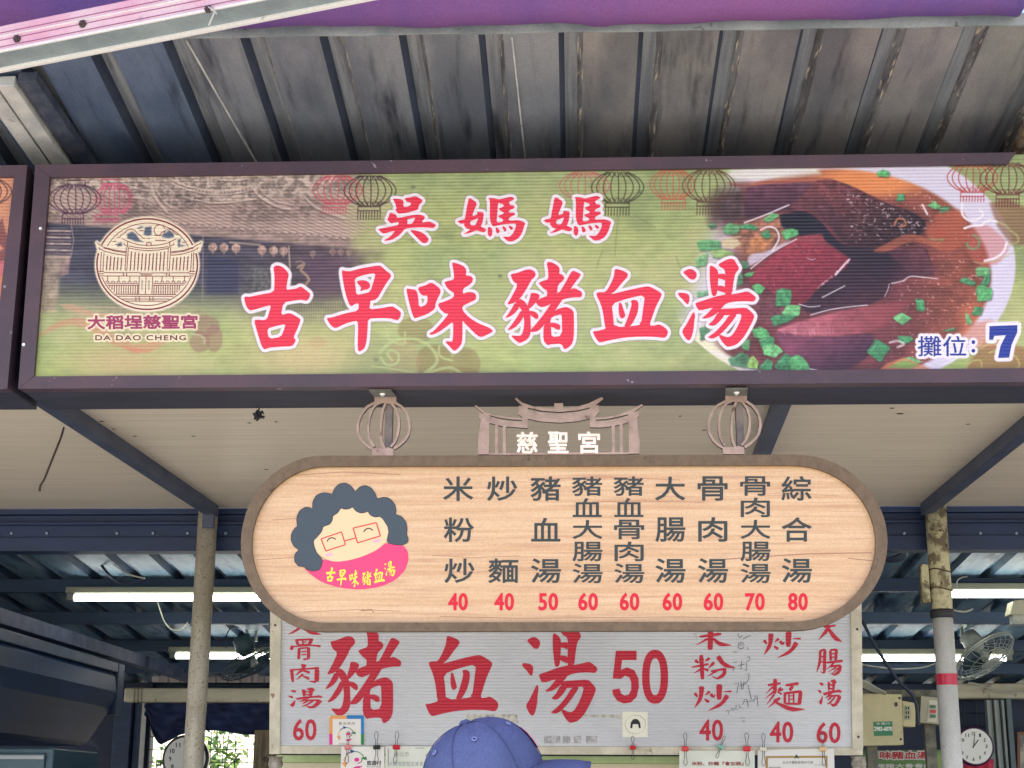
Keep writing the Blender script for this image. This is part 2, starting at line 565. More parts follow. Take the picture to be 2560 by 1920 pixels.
def brush(strokes, ox, oy, s):
    """strokes = [(points, widths)] in zoomed units -> pieces"""
    out = []
    for pts, wd in strokes:
        if len(pts) > 2:      # round the bend a little
            q = [pts[0]]
            ws = list(wd) if isinstance(wd, (list, tuple)) else [wd] * len(pts)
            nw = [ws[0]]
            for i in range(1, len(pts) - 1):
                for t in (0.72, 0.28):
                    a = pts[i - 1] if t == 0.72 else pts[i + 1]
                    q.append((pts[i][0] * 0.78 + a[0] * 0.22, pts[i][1] * 0.78 + a[1] * 0.22))
                    nw.append(ws[i])
            q.append(pts[-1])
            nw.append(ws[-1])
            pts, wd = q, nw
        out.append([zm(chaikin(ribbon(pts, wd), 0.15), ox, oy, s)])
    return out


# ---------------------------------------------------------------- painting a print onto a board
def vnoise(u, v, su, sv, seed, octaves=4):
    out = np.zeros_like(u)
    amp, tot = 1.0, 0.0
    for o in range(octaves):
        g = np.random.default_rng(seed + o).random((257, 257))
        x, y = u / su * 2 ** o, v / sv * 2 ** o
        xi, yi = np.floor(x).astype(int), np.floor(y).astype(int)
        fx, fy = x - xi, y - yi
        fx, fy = fx * fx * (3 - 2 * fx), fy * fy * (3 - 2 * fy)
        a, b = g[yi % 256, xi % 256], g[yi % 256, (xi + 1) % 256]
        c, d = g[(yi + 1) % 256, xi % 256], g[(yi + 1) % 256, (xi + 1) % 256]
        out += amp * ((a * (1 - fx) + b * fx) * (1 - fy) + (c * (1 - fx) + d * fx) * fy)
        tot += amp
        amp *= 0.55
    return out / tot


class Print:
    def __init__(s, plane, quad, nu, nv):
        """quad = corners TL TR BR BL"""
        s.plane, s.nu, s.nv = plane, nu, nv
        a, b = np.meshgrid(np.linspace(0, 1, nu), np.linspace(0, 1, nv))
        q = np.array(quad, float)
        s.U = (q[0, 0] * (1 - a) + q[1, 0] * a) * (1 - b) + (q[3, 0] * (1 - a) + q[2, 0] * a) * b
        s.V = (q[0, 1] * (1 - a) + q[1, 1] * a) * (1 - b) + (q[3, 1] * (1 - a) + q[2, 1] * a) * b
        s.C = np.zeros((nv, nu, 3))

    def win(s, x0, x1, y0, y1):
        m = (s.U >= x0) & (s.U <= x1) & (s.V >= y0) & (s.V <= y1)
        r = np.where(m.any(1))[0]
        c = np.where(m.any(0))[0]
        if len(r) == 0 or len(c) == 0:
            return None
        return slice(r[0], r[-1] + 1), slice(c[0], c[-1] + 1)

    def over(s, sl, cov, col):
        col = np.asarray(col, float)
        c = s.C[sl]
        s.C[sl] = c * (1 - cov[..., None]) + col * cov[..., None]

    @staticmethod
    def dist(u, v, a, b):
        ax, ay = a
        dx, dy = b[0] - ax, b[1] - ay
        L = dx * dx + dy * dy + 1e-9
        t = np.clip(((u - ax) * dx + (v - ay) * dy) / L, 0, 1)
        return np.hypot(u - ax - t * dx, v - ay - t * dy)

    def poly(s, loop, col, alpha=1.0, soft=2.0, noise=None):
        xs, ys = [p[0] for p in loop], [p[1] for p in loop]
        sl = s.win(min(xs) - soft, max(xs) + soft, min(ys) - soft, max(ys) + soft)
        if sl is None:
            return
        u, v = s.U[sl], s.V[sl]
        ins = np.zeros(u.shape, bool)
        d = np.full(u.shape, 1e9)
        k = len(loop)
        for i in range(k):
            a, b = loop[i], loop[(i + 1) % k]
            d = np.minimum(d, s.dist(u, v, a, b))
            if a[1] != b[1]:
                ins ^= ((a[1] > v) != (b[1] > v)) & (u < (b[0] - a[0]) * (v - a[1]) / (b[1] - a[1]) + a[0])
        sd = np.where(ins, d, -d)
        cov = np.clip(0.5 + sd / soft, 0, 1) * alpha
        if noise is not None:
            amp, sc, seed = noise
            n = vnoise(u, v, sc, sc, seed, 4) - 0.5
            col = np.clip(np.asarray(col, float) * (1 + amp * 2 * n[..., None]), 0, 255)
        s.over(sl, cov, col)

    def grad(s, loop, p0, c0, p1, c1, alpha=1.0, soft=3.0, noise=None):
        d = np.array([p1[0] - p0[0], p1[1] - p0[1]], float)
        xs, ys = [p[0] for p in loop], [p[1] for p in loop]
        sl = s.win(min(xs) - soft, max(xs) + soft, min(ys) - soft, max(ys) + soft)
        t = np.clip(((s.U[sl] - p0[0]) * d[0] + (s.V[sl] - p0[1]) * d[1]) / d.dot(d), 0, 1)[..., None]
        s.poly(loop, np.asarray(c0, float) * (1 - t) + np.asarray(c1, float) * t, alpha, soft, noise)

    def line(s, pts, wd, col, alpha=1.0, soft=1.8, closed=False):
        pts = list(pts) + ([pts[0]] if closed else [])
        s.segs(list(zip(pts[:-1], pts[1:])), wd, col, alpha, soft)

    def segs(s, segs, wd, col, alpha=1.0, soft=1.8):
        xs = [p[0] for e in segs for p in e]
        ys = [p[1] for e in segs for p in e]
        g = wd + soft
        sl = s.win(min(xs) - g, max(xs) + g, min(ys) - g, max(ys) + g)
        if sl is None:
            return
        u, v = s.U[sl], s.V[sl]
        d = np.full(u.shape, 1e9)
        for a, b in segs:
            d = np.minimum(d, s.dist(u, v, a, b))
        s.over(sl, np.clip(0.5 + (wd / 2 - d) / soft, 0, 1) * alpha, col)

    def build(s, name, mtl, parent, d=0.0, gain=1.0):
        n = s.nu * s.nv
        u, v = s.U.ravel(), s.V.ravel()
        M = np.array(CAM_ROT)
        r = np.stack([(u - 1280) / FPX, -(v - 960) / FPX, -np.ones(n)], 1) @ M.T
        nn = np.array(s.plane.n)
        p0 = np.array(s.plane.p + s.plane.n * d)
        t = (p0 - np.array(CAM)).dot(nn) / (r @ nn)
        W = np.array(CAM) + r * t[:, None] - np.array(WL[parent.name])
        i = np.arange(n).reshape(s.nv, s.nu)
        q = np.stack([i[:-1, :-1], i[1:, :-1], i[1:, 1:], i[:-1, 1:]], -1).reshape(-1, 4)
        me = bpy.data.meshes.new(name)
        me.vertices.add(n)
        me.vertices.foreach_set('co', W.ravel())
        me.loops.add(q.size)
        me.loops.foreach_set('vertex_index', q.ravel())
        me.polygons.add(len(q))
        me.polygons.foreach_set('loop_start', np.arange(len(q)) * 4)
        me.update(calc_edges=True)
        c = np.clip(s.C.reshape(-1, 3), 0, 255) / 255
        c = np.where(c <= 0.04045, c / 12.92, ((c + 0.055) / 1.055) ** 2.4) * gain
        at_ = me.color_attributes.new('print', 'FLOAT_COLOR', 'POINT')
        at_.data.foreach_set('color', np.concatenate([np.clip(c, 0, 1), np.ones((n, 1))], 1).ravel())
        me.materials.append(mtl)
        me.update()
        o = bpy.data.objects.new(name, me)
        SC.collection.objects.link(o)
        o.parent = parent
        WL[o.name] = WL[parent.name]
        return o


# ---------------------------------------------------------------- shared materials
GAIN = 0.85
M_FLUTE = mat('printed_plastic', None, rough=0.42, attr='print', flute=0.0092, fdepth=0.22, grain=0.05, spec=0.4)
M_INK_RED = mat('red_ink', S(232, 50, 76, GAIN), rough=0.42, flute=0.0092, fdepth=0.22, grain=0.04, spec=0.4)
M_BLUE_INK = mat('blue_ink', S(35, 60, 150, GAIN), rough=0.42, flute=0.0092, fdepth=0.22, spec=0.4)
M_MAROON = mat('maroon_ink', S(128, 42, 62, GAIN), rough=0.45, spec=0.3)
M_PAINT = mat('purple_brown_paint', S(76, 54, 62), rough=0.5, col2=S(62, 48, 58), nscale=5, dirt=S(150, 135, 140), dscale=34, dlo=0.66, dhi=0.72, bump=0.05, bscale=90, grain=0.08)
M_UNDER = mat('dark_case_paint', S(52, 52, 66), rough=0.6, col2=S(38, 40, 56), nscale=4, stretch=(1, 4, 4), dirt=S(120, 120, 128), dscale=30, dstretch=(0.5, 3, 1), dlo=0.72, dhi=0.8, grain=0.1)
M_ORN = [mat('ornament_steel', S(172, 148, 134), rough=0.6, col2=S(150, 128, 116), nscale=30, dirt=S(98, 76, 66), dscale=30, dlo=0.62, dhi=0.70, bump=0.08, bscale=120, grain=0.08, spec=0.3), mat('dark_steel_edge', S(58, 50, 46), rough=0.8, col2=S(40, 36, 34), nscale=40)]  # ornament side faces darker than their fronts
M_SCREW = mat('bright_screw', S(200, 198, 190), rough=0.3, metal=0.9)
M_STEEL = mat('raw_steel', S(112, 94, 72), rough=0.6, metal=0.0, col2=S(98, 82, 62), nscale=40, dirt=S(72, 58, 44), dscale=26, dlo=0.62, dhi=0.72, bump=0.08, bscale=120, grain=0.07, spec=0.35)

M_LINE = mat('dark_line_ink', S(40, 30, 28, GAIN), rough=0.5)
M_FRAMEW = mat('cream_frame_paint', S(206, 200, 180), rough=0.6, col2=S(184, 178, 158), nscale=14, dirt=S(120, 88, 60), dscale=22, dstretch=(1, 1, 0.6), dlo=0.62, dhi=0.72, bump=0.06, grain=0.08)


def blend(col, m):
    pr.C[:] = pr.C * (1 - m[..., None]) + np.asarray(col, float) * m[..., None]


def sm(x, a, b):
    t = np.clip((x - a) / (b - a), 0, 1)
    return t * t * (3 - 2 * t)


# ---------------------------------------------------------------- ground
M_GROUND = mat('concrete_paving', (0.34, 0.32, 0.29, 1), rough=0.85, col2=(0.26, 0.25, 0.235, 1), nscale=1.2, dirt=(0.18, 0.17, 0.16, 1), dscale=0.7, dlo=0.6, dhi=0.75, bump=0.1)
m = MB()
m.add([(-150, -150, 0), (150, -150, 0), (150, 150, 0), (-150, 150, 0)], [(0, 1, 2, 3)])
tag(m.build('ground', M_GROUND), kind='structure')
m = MB()
m.add([(-6.5, 3.75, .004), (6.5, 3.75, .004), (6.5, 10.6, .004), (-6.5, 10.6, .004)], [(0, 1, 2, 3)])
tag(m.build('floor', mat('bounce_cut_floor', (.10, .095, .09, 1), rough=.5, col2=(.07, .068, .066, 1), nscale=3)), kind='structure')  # dark floor added out of view to cut bounce light on the soffit

# ---------------------------------------------------------------- corrugated metal awning over the signs
def sheet_mat(nm, c1, c2):
    return mat(nm, c1, rough=0.42, metal=0.45, col2=c2, nscale=3.2, stretch=(1.6, 0.5, 1), lo=.36, hi=.66, dirt=S(58, 62, 74), dscale=9, dstretch=(2.6, 0.22, 1), dlo=.50, dhi=.80, bump=0.04, bscale=26, bstretch=(2.5, .15, 1), grain=0.10)


SHEETS = [sheet_mat('blue_grey_sheet', S(122, 138, 162), S(90, 108, 136)), sheet_mat('galvanised_sheet', S(152, 157, 164), S(116, 123, 134)), sheet_mat('brown_grey_sheet', S(160, 158, 156), S(120, 122, 128))]  # blue shade of the left side put into the first sheet colour
M_RIBDARK = mat('rib_shade_side', S(58, 68, 86), rough=0.7, col2=S(40, 50, 68), nscale=9, stretch=(1, .4, 1), grain=0.1)  # rib walls facing away from the light, shade put into the colour
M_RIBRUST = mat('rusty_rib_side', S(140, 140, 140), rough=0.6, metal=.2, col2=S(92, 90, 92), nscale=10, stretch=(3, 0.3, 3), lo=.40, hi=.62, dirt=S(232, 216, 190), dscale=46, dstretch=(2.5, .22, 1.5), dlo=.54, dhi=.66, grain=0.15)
M_RIBTOP = mat('rib_recess', S(166, 172, 176), rough=0.45, metal=.35, col2=S(132, 138, 146), nscale=12, stretch=(5, .12, 1), dirt=S(92, 92, 96), dscale=8, dstretch=(4, .3, 1), dlo=.54, dhi=.74, grain=0.1)
YF = 3.40
ZF = at(1280, 84, YF).z + 0.012
AW = lambda y: ZF - (y - YF) * 0.135


def corrugated(mb, x0, x1, ys, zf, per=0.197, phase=0.0, up=1):
    x = x0 - ((x0 - phase) % per)
    while x < x1:
        prof = [(0, 0, 0), (.136, 0, 1), (.150, .030, 3), (.183, .030, 2), (.197, 0, 0)]
        for a in range(4):
            xa, ha, _ = prof[a]
            xb, hb, _ = prof[a + 1]
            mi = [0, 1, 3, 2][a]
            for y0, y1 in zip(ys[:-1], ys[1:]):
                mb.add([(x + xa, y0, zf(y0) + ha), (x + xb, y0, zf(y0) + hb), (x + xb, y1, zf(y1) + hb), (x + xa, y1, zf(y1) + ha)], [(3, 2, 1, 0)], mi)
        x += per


awn = thing('metal_awning', 'corrugated galvanised metal awning with soot and rust streaks over the banner sign', 'awning', (0, 3.7, AW(3.7)))
XS = at(1598, 72, YF).x
PH = XS - 0.136
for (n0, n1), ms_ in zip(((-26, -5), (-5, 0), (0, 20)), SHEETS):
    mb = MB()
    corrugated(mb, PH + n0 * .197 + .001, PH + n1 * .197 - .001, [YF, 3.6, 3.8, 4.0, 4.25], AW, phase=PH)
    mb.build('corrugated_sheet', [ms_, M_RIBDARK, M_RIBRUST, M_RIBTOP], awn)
mb = MB()
mb.box(-5.2, 5.2, 4.26, 4.28, CAMZ + 1.155, AW(4.27) + .04)
mb.build('light_block_board', mat('light_block_paint', S(40, 52, 76), rough=.8, col2=S(28, 40, 62), nscale=4, grain=.1), awn)  # unseen board added to keep sky light off the awning's rear underside
M_FLASH = mat('grey_flashing', S(150, 158, 156), rough=0.5, col2=S(122, 132, 132), nscale=9, dirt=S(74, 72, 70), dscale=34, dstretch=(1, 1, 2), dlo=.62, dhi=.72, grain=.08)
mb = MB()
zz = AW(YF)
for k in range(90):      # the lip hangs a little unevenly
    x = -4.4 + k * 0.1
    j0, j1 = 0.0016 * math.sin(k * 1.9), 0.0016 * math.sin((k + 1) * 1.9)
    mb.hexa([(x, YF - 0.006, zz - 0.012 + j0), (x + .1, YF - 0.006, zz - 0.012 + j1), (x + .1, YF - 0.006, zz + 0.02), (x, YF - 0.006, zz + 0.02)],
            [(x, YF + 0.0, zz - 0.012 + j0), (x + .1, YF + 0.0, zz - 0.012 + j1), (x + .1, YF + 0.0, zz + 0.02), (x, YF + 0.0, zz + 0.02)])
mb.build('front_flashing', M_FLASH, awn)
M_STRIP = mat('pale_rafter_paint', S(196, 196, 190), rough=0.5, col2=S(168, 170, 168), nscale=12, dirt=S(110, 104, 96), dscale=18, dlo=.62, dhi=.74, grain=.08)
M_NAVY = mat('dark_blue_steel', S(40, 62, 92), rough=0.55, col2=S(30, 48, 76), nscale=5, stretch=(.5, 2, 2), dirt=S(78, 88, 104), dscale=20, dstretch=(.6, 2, 2), dlo=.66, dhi=.76, grain=.12)  # blue of the shadows put into the steel colour
mb = MB()
pz = Plane((0, 3.7, AW(3.7) - 0.03), (0, -0.135, -1))
for (u0, v0, u1, v1) in [(24, 215, 157, 408), (-25, 215, 110, 408)]:
    a_, b_ = pz.at(u0, v0), pz.at(u1, v1)
    d_ = (b_ - a_)
    mb.bar(a_ - d_ * 0.06, b_ + d_ * 0.3, 0.045, 0.03)
mb.build('rafter', M_STRIP, awn, bevel=.002)
mb = MB()
a_, b_ = pz.at(76, 215), pz.at(209, 408)
d_ = b_ - a_
mb.bar(a_ - d_ * 0.06 + Vector((0, 0, .012)), b_ + d_ * .3 + Vector((0, 0, .012)), 0.05, 0.03)
mb.build('angle_iron', mat('grimy_angle_iron', S(70, 76, 88), rough=.8, col2=S(46, 56, 74), nscale=26, bump=.2, grain=.15), awn, bevel=.002)
for (u0, v0, u1, v1) in [(1280, 92, 1314, 405), (466, 100, 640, 405)]:
    pl_ = Plane((0, 3.7, AW(3.7) - .003), (0, -0.135, -1))
    a_, b_ = pl_.at(u0, v0), pl_.at(u1, v1)
    mb = MB()
    mb.bar(a_, b_ + (b_ - a_) * .1, .004, .005)
    mb.build('lap_seam', M_STRIP, awn)
mb = MB()
a_, b_ = pz.at(2622, 215), pz.at(2533, 420)
d_ = b_ - a_
mb.bar(a_ - d_ * 0.2, b_ + d_ * .3, 0.045, 0.03)
mb.build('rusty_rafter', mat('rusty_steel', S(150, 130, 108), rough=0.8, col2=S(84, 64, 52), nscale=24, dirt=S(190, 180, 160), dscale=30, dlo=.58, dhi=.66, bump=.2, grain=.15), awn, bevel=.002)

# ---------------------------------------------------------------- purple fabric awning rolled along the front
M_FAB = mat('purple_canvas', S(102, 80, 148), rough=0.75, col2=S(140, 90, 146), nscale=0.9, stretch=(1, .2, .2), bump=0.35, bscale=9, bstretch=(2.5, 5, 5), trans=0.3, grain=.1)
fab = thing('fabric_awning', 'purple canvas awning hanging in a roll along the top edge', 'awning', (0, 3.34, zz + 0.06))
mb = MB()
pts, rs_ = [], []
for k in range(120):
    x = -2.5 + k * (at(2551, 40, 3.36).x + 2.5) / 119
    pts.append((x, 3.35 + .003 * math.sin(k * .21), zz + 0.060 + .003 * math.sin(k * .13)))
    rs_.append(0.066 + .0025 * math.sin(k * .37) + .0015 * math.sin(k * .9) + (0.004 if 84 < k < 87 else 0))
mb.tube(pts, rs_, 28)
mb.build('rolled_edge', M_FAB, fab, smooth=True)
mb = MB()
n_ = 30
vs = []
for i in range(n_ + 1):
    for j in range(9):
        t = j / 8
        vs.append((-3.4 + 6.8 * i / n_, 3.33 - 1.95 * t, zz + 0.15 + 0.32 * t - 0.05 * math.sin(math.pi * t) + .008 * math.sin(i * 1.1 + j)))
mb.add(vs, [(i * 9 + j, (i + 1) * 9 + j, (i + 1) * 9 + j + 1, i * 9 + j + 1) for i in range(n_) for j in range(8)])
mb.build('sun_block_sheet', M_FAB, fab, smooth=True)  # out-of-view cloth shaped to keep the sun off signs and cap
mb = MB()
e_ = at(2553, 40, 3.355)
mb.tube([(e_.x + .003, 3.355, zz + .086), (e_.x + .02, 3.355, zz + .086)], .07, 24)
mb.build('end_cap', M_STRIP, fab)

# the folding arm that crosses the upper left corner
M_ALU = mat('pink_tinged_aluminium', S(222, 200, 202), rough=0.42, metal=0.1, col2=S(218, 170, 184), nscale=6, dirt=S(190, 170, 180), dscale=30, dlo=.62, dhi=.74, grain=.06)  # pink light from the purple canvas put into the aluminium colour
arm = thing('awning_arm', 'slanting aluminium awning arm with dark bolts, crossing the upper left corner', 'awning arm', at(200, 90, 3.2))
A0, A1 = at(-160, 205, 3.26), at(1050, -31, 2.95)
d_ = (A1 - A0).normalized()
sd = d_.cross(Vector((0, 0, 1))).normalized()
u_ = sd.cross(d_).normalized()
ctr = lambda p, a, b: p + sd * a + u_ * b
mb = MB()
mb.bar(ctr(A0, .036, .036), ctr(A1, .036, .036), .066, .066)
mb.build('profile', M_ALU, arm, bevel=.003)
mb = MB()
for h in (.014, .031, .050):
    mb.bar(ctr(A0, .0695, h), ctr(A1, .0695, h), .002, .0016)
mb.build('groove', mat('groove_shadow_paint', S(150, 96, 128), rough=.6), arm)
mb = MB()
mb.bar(ctr(A0, .036, .0005), ctr(A1, .036, .0005), .064, .004)
mb.build('bottom_plate', mat('grey_alu', S(142, 156, 158), rough=.45, col2=S(120, 134, 138), nscale=8, grain=.08), arm)
mb = MB()
mb.bar(ctr(A0, .070, .0405), ctr(A1, .070, .0405), .004, .003)
mb.bar(ctr(A0, .004, -.004), ctr(A1, .004, -.004), .012, .010)
mb.bar(ctr(A0, .071, .002), ctr(A1, .071, .002), .006, .006)
mb.build('rail_lip', mat('white_alu', S(226, 224, 220), rough=.4, grain=.08, dirt=S(150, 148, 146), dscale=30, dlo=.64, dhi=.74), arm, bevel=.001)
for u, v in [(44, 98), (208, 61), (522, 24)]:
    r_ = ray(u, v)
    p0 = ctr(A0, .069, 0)
    t = (p0 - CAM).dot(sd) / r_.dot(sd)
    p = CAM + r_ * t
    b_ = MB()
    b_.disc(p, sd, .0095, .009, .006, 6)
    b_.disc(p + sd * .006, sd, .005, .004, .005, 10)
    b_.build('bolt', mat('dark_bolt', S(82, 74, 72), rough=.5, metal=.4), arm)
mb = MB()
r_ = ray(524, 28)
t = (ctr(A0, .076, 0) - CAM).dot(sd) / r_.dot(sd)
p = CAM + r_ * t
mb.tube([p + Vector((.004, 0, .01)), p + Vector((.012, -.004, -.004)), p + Vector((.006, -.002, -.02)), p + Vector((0, 0, -.034))], .0022, 6)
mb.tube([p + Vector((-.006, 0, .012)), p + Vector((.01, -.006, .0)), p + Vector((.016, 0, -.008))], .002, 6)
mb.build('cord_knot', M_STRIP, arm)

# ---------------------------------------------------------------- the stall shelter: soffit, rafters, posts, header, roof
ZS = CAMZ + 1.12
M_SOFFIT = mat('cream_soffit_panel', S(226, 215, 194), rough=0.38, col2=S(214, 203, 182), nscale=14, stretch=(.08, 3, 1), bump=0.03, bscale=40, bstretch=(.05, 3, 1), grain=.05)
shel = thing('stall_shelter', 'steel framed food stall shelter with cream soffit, two rusty posts and corrugated roof', 'shelter', (0, 6.0, 0))
mb = MB()
mb.box(-6.5, 6.5, 3.99, 6.06, ZS, ZS + 0.03)
mb.build('soffit', M_SOFFIT, shel)
M_SOOT = mat('soot', S(60, 44, 38), rough=.9)
for u, v, wd in [(253, 1053, 9), (283, 1072, 6), (337, 1090, 8), (483, 1090, 6), (623, 1057, 6), (690, 1054, 5), (665, 1173, 8), (2230, 1020, 7), (2250, 1034, 10), (2420, 1060, 6), (1700, 1040, 5), (1760, 1075, 5)]:
    p = level(1.1195).at(u, v)
    s = wd / 3840 * 5
    mb = MB()
    mb.add([p + Vector((-s, 0, -.0004)), p + Vector((s * .4, -.006, -.0004)), p + Vector((s, .004, -.0004)), p + Vector((-s * .3, .008, -.0004))], [(0, 1, 2, 3)])
    mb.build('soot_fleck', M_SOOT, shel)
M_RAFT = mat('dark_rafter_paint', S(70, 78, 96), rough=.55, col2=S(54, 64, 84), nscale=6, grain=.12)
for (u0, v0, u1, v1) in [(188, 1057, 512, 1272), (1953, 1020, 1908, 1135), (2560, 1083, 2332, 1268)]:
    pl = level(1.085)
    a_, b_ = pl.at(u0, v0), pl.at(u1, v1)
    d_ = (b_ - a_)
    t0 = (4.03 - a_.y) / d_.y
    t1 = (6.0 - a_.y) / d_.y
    a2, b2 = a_ + d_ * t0, a_ + d_ * t1
    mb = MB()
    mb.bar(a2 + Vector((0, 0, .012)), b2 + Vector((0, 0, .012)), .044, .046)
    mb.build('rafter', M_RAFT, shel, bevel=.002)
# bracket where the left rafter meets the sign case
mb = MB()
p = level(1.07).at(182, 1037)
mb.box(p.x - .032, p.x + .03, 4.02, 4.06, p.z - .02, p.z + .035)
mb.box(p.x - .05, p.x + .045, 3.93, 4.03, p.z - .006, p.z - .002)
mb.disc((p.x + .005, 4.018, p.z + .004), (0, -1, 0), .008, .006, .006, 10)
mb.build('rafter_bracket', M_RAFT, shel, bevel=.001)

M_HEAD = mat('header_paint', S(26, 48, 84), rough=.5, col2=S(18, 36, 68), nscale=4, stretch=(.5, 2, 2), dirt=S(96, 120, 150), dscale=24, dstretch=(.5, 3, 3), dlo=.7, dhi=.8, grain=.12)  # bluish shadow tint put into the beam colour
mb = MB()
yh = 6.06
zt = lambda v: at(700, v, yh).z
mb.box(-6.5, 6.5, yh, yh + .05, zt(1284), ZS - .0005)
mb.box(-6.5, 6.5, yh + .02, yh + .09, zt(1340), zt(1284) - .001)
mb.box(-6.5, 6.5, yh + .051, yh + .10, zt(1284) - .03, ZS + .03)
mb.box(-6.5, 6.5, yh - .012, yh + .02, zt(1311), zt(1305))
mb.box(-6.5, 6.5, yh + .008, yh + .10, zt(1376), zt(1340) - .001)
mb.build('header_beam', M_HEAD, shel, bevel=.002)
for u in (30, 118, 293, 383, 470, 565, 2260, 2450, 2540):
    b_ = MB()
    b_.disc(at(u, 1333, yh + .02), (0, -1, -.2), .008, .006, .008, 6)
    b_.build('header_bolt', mat('bolt_grey', S(110, 128, 150), rough=.5, metal=.4), shel)

M_POST = mat('galvanised_post', S(184, 180, 166), rough=.55, col2=S(160, 154, 138), nscale=18, stretch=(1, 1, .3), dirt=S(112, 94, 72), dscale=120, dlo=.56, dhi=.68, bump=.12, bscale=80, grain=.12)
M_POST2 = mat('grey_post', S(214, 216, 214), rough=.5, col2=S(196, 198, 196), nscale=8, stretch=(1, 1, .4), dirt=S(92, 84, 70), dscale=24, dlo=.64, dhi=.74, bump=.06, grain=.1)
M_PEEL = mat('peeling_paint', S(190, 186, 150), rough=.8, col2=S(112, 104, 82), nscale=22, lo=.44, hi=.58, dirt=S(52, 46, 36), dscale=34, dlo=.62, dhi=.68, bump=.4, bscale=50, grain=.15)
lp_t, lp_b = at(520, 1290, 6.0), at(482, 1920, 6.0)
dd = (lp_b - lp_t) / (lp_b.z - lp_t.z)
foot = lambda p, d__: p + d__ * (0 - p.z)
topp = lambda p, d__: p + d__ * (ZS - .012 - p.z)
mb = MB()
mb.tube([foot(lp_t, dd), topp(lp_t, dd)], .0385, 28)
lpost = mb.build('post', M_POST, shel, smooth=True)
mb = MB()
q = topp(lp_t, dd)
mb.box(q.x - .01, q.x + .036, q.y - .052, q.y - .03, q.z - .085, q.z - .02)
mb.build('weld_plate', M_RAFT, lpost, bevel=.004)
rp_t, rp_b = at(2339, 1275, 6.0), at(2381, 1920, 6.0)
dd = (rp_b - rp_t) / (rp_b.z - rp_t.z)
pz_ = lambda v: rp_t + dd * (at(2350, v, 6.0).z - rp_t.z)
mb = MB()
mb.tube([foot(rp_t, dd), pz_(1540)], .0385, 28)
rpost = mb.build('post', M_POST2, shel, smooth=True)
mb = MB()
mb.tube([pz_(1541), pz_(1480), pz_(1430), topp(rp_t, dd)], [.0395, .041, .0405, .041], 24)
mb.build('upper_sleeve', M_PEEL, rpost, smooth=True)
mb = MB()
mb.tube([pz_(1685), pz_(1713)], .0405, 28)
mb.build('red_tape', mat('red_tape', S(190, 32, 66), rough=.25, bump=.1, bscale=40), rpost)
mb = MB()
mb.tube([pz_(1524), pz_(1530), pz_(1540), pz_(1546)], [.041, .046, .047, .042], 24)
mb.build('black_tie', mat('black_rubber', S(48, 50, 54), rough=.7, bump=.5, bscale=60), rpost, smooth=True)
for v in (1428, 1474):
    mb = MB()
    c = pz_(v)
    mb.tube([c + Vector((.044 * math.cos(t), .044 * math.sin(t), .006 * math.sin(t * 2))) for t in [i * 2 * math.pi / 20 for i in range(20)]], .0025, 6, closed=True)
    mb.build('wire_tie', mat('rust_wire', S(70, 56, 44), rough=.8), rpost)
mb = MB()
c = pz_(1460)
mb.box(c.x - .075, c.x - .045, c.y - .02, c.y + .03, at(2317, 1508, 6.0).z, at(2317, 1412, 6.0).z)
mb.build('conduit_box', M_PEEL, rpost, bevel=.004)

# roof over the kitchen with its purlins
RZ = lambda y: CAMZ + 1.092 - .0875 * (y - 6.0)
M_ROOF = mat('blue_grey_roof_sheet', S(118, 144, 158), rough=.5, metal=.1, col2=S(86, 116, 138), nscale=4, stretch=(3, .6, 1), dirt=S(36, 60, 90), dscale=5, dstretch=(2, .7, 1), dlo=.5, dhi=.66, grain=.14)
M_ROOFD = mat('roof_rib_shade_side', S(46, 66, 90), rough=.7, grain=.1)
mb = MB()
corrugated(mb, -6.0, 6.0, [6.165, 7.2, 8.4, 9.6, 10.7], RZ, phase=-2.21)
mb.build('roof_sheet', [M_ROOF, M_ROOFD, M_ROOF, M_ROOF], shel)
M_PURL = mat('purlin_paint', S(36, 66, 96), rough=.5, col2=S(26, 52, 80), nscale=5, stretch=(.4, 2, 2), dirt=S(84, 104, 124), dscale=20, dstretch=(.5, 2, 2), dlo=.7, dhi=.8, grain=.12)  # blue shadow tint is part of this colour
for y in (7.17, 7.93, 8.70, 9.45, 10.2):
    mb = MB()
    zr = RZ(y) - .002
    mb.box(-6, 6, y, y + .005, zr - .06, zr)
    mb.box(-6, 6, y + .006, y + .05, zr - .06, zr - .055)
    mb.box(-6, 6, y + .006, y + .05, zr - .009, zr - .004)
    mb.box(-6, 6, y + .045, y + .05, zr - .054, zr - .04)
    mb.build('purlin', M_PURL, shel)
mb = MB()
mb.box(-2.44, -2.38, 6.2, 9.9, CAMZ + .69, CAMZ + .755)
mb.build('side_beam', mat('dusty_beam', S(84, 92, 116), rough=.7, col2=S(58, 70, 98), nscale=14, grain=.15), shel, bevel=.003)

# ---------------------------------------------------------------- lit tube lights
M_TUBE = lamp_mat('lit_tube', (1.0, 1.0, 0.94, 1), 4.5)
M_BATTEN = mat('batten_white', S(150, 152, 130), rough=.4)
M_ENDC = mat('lamp_holder', S(120, 126, 120), rough=.5)


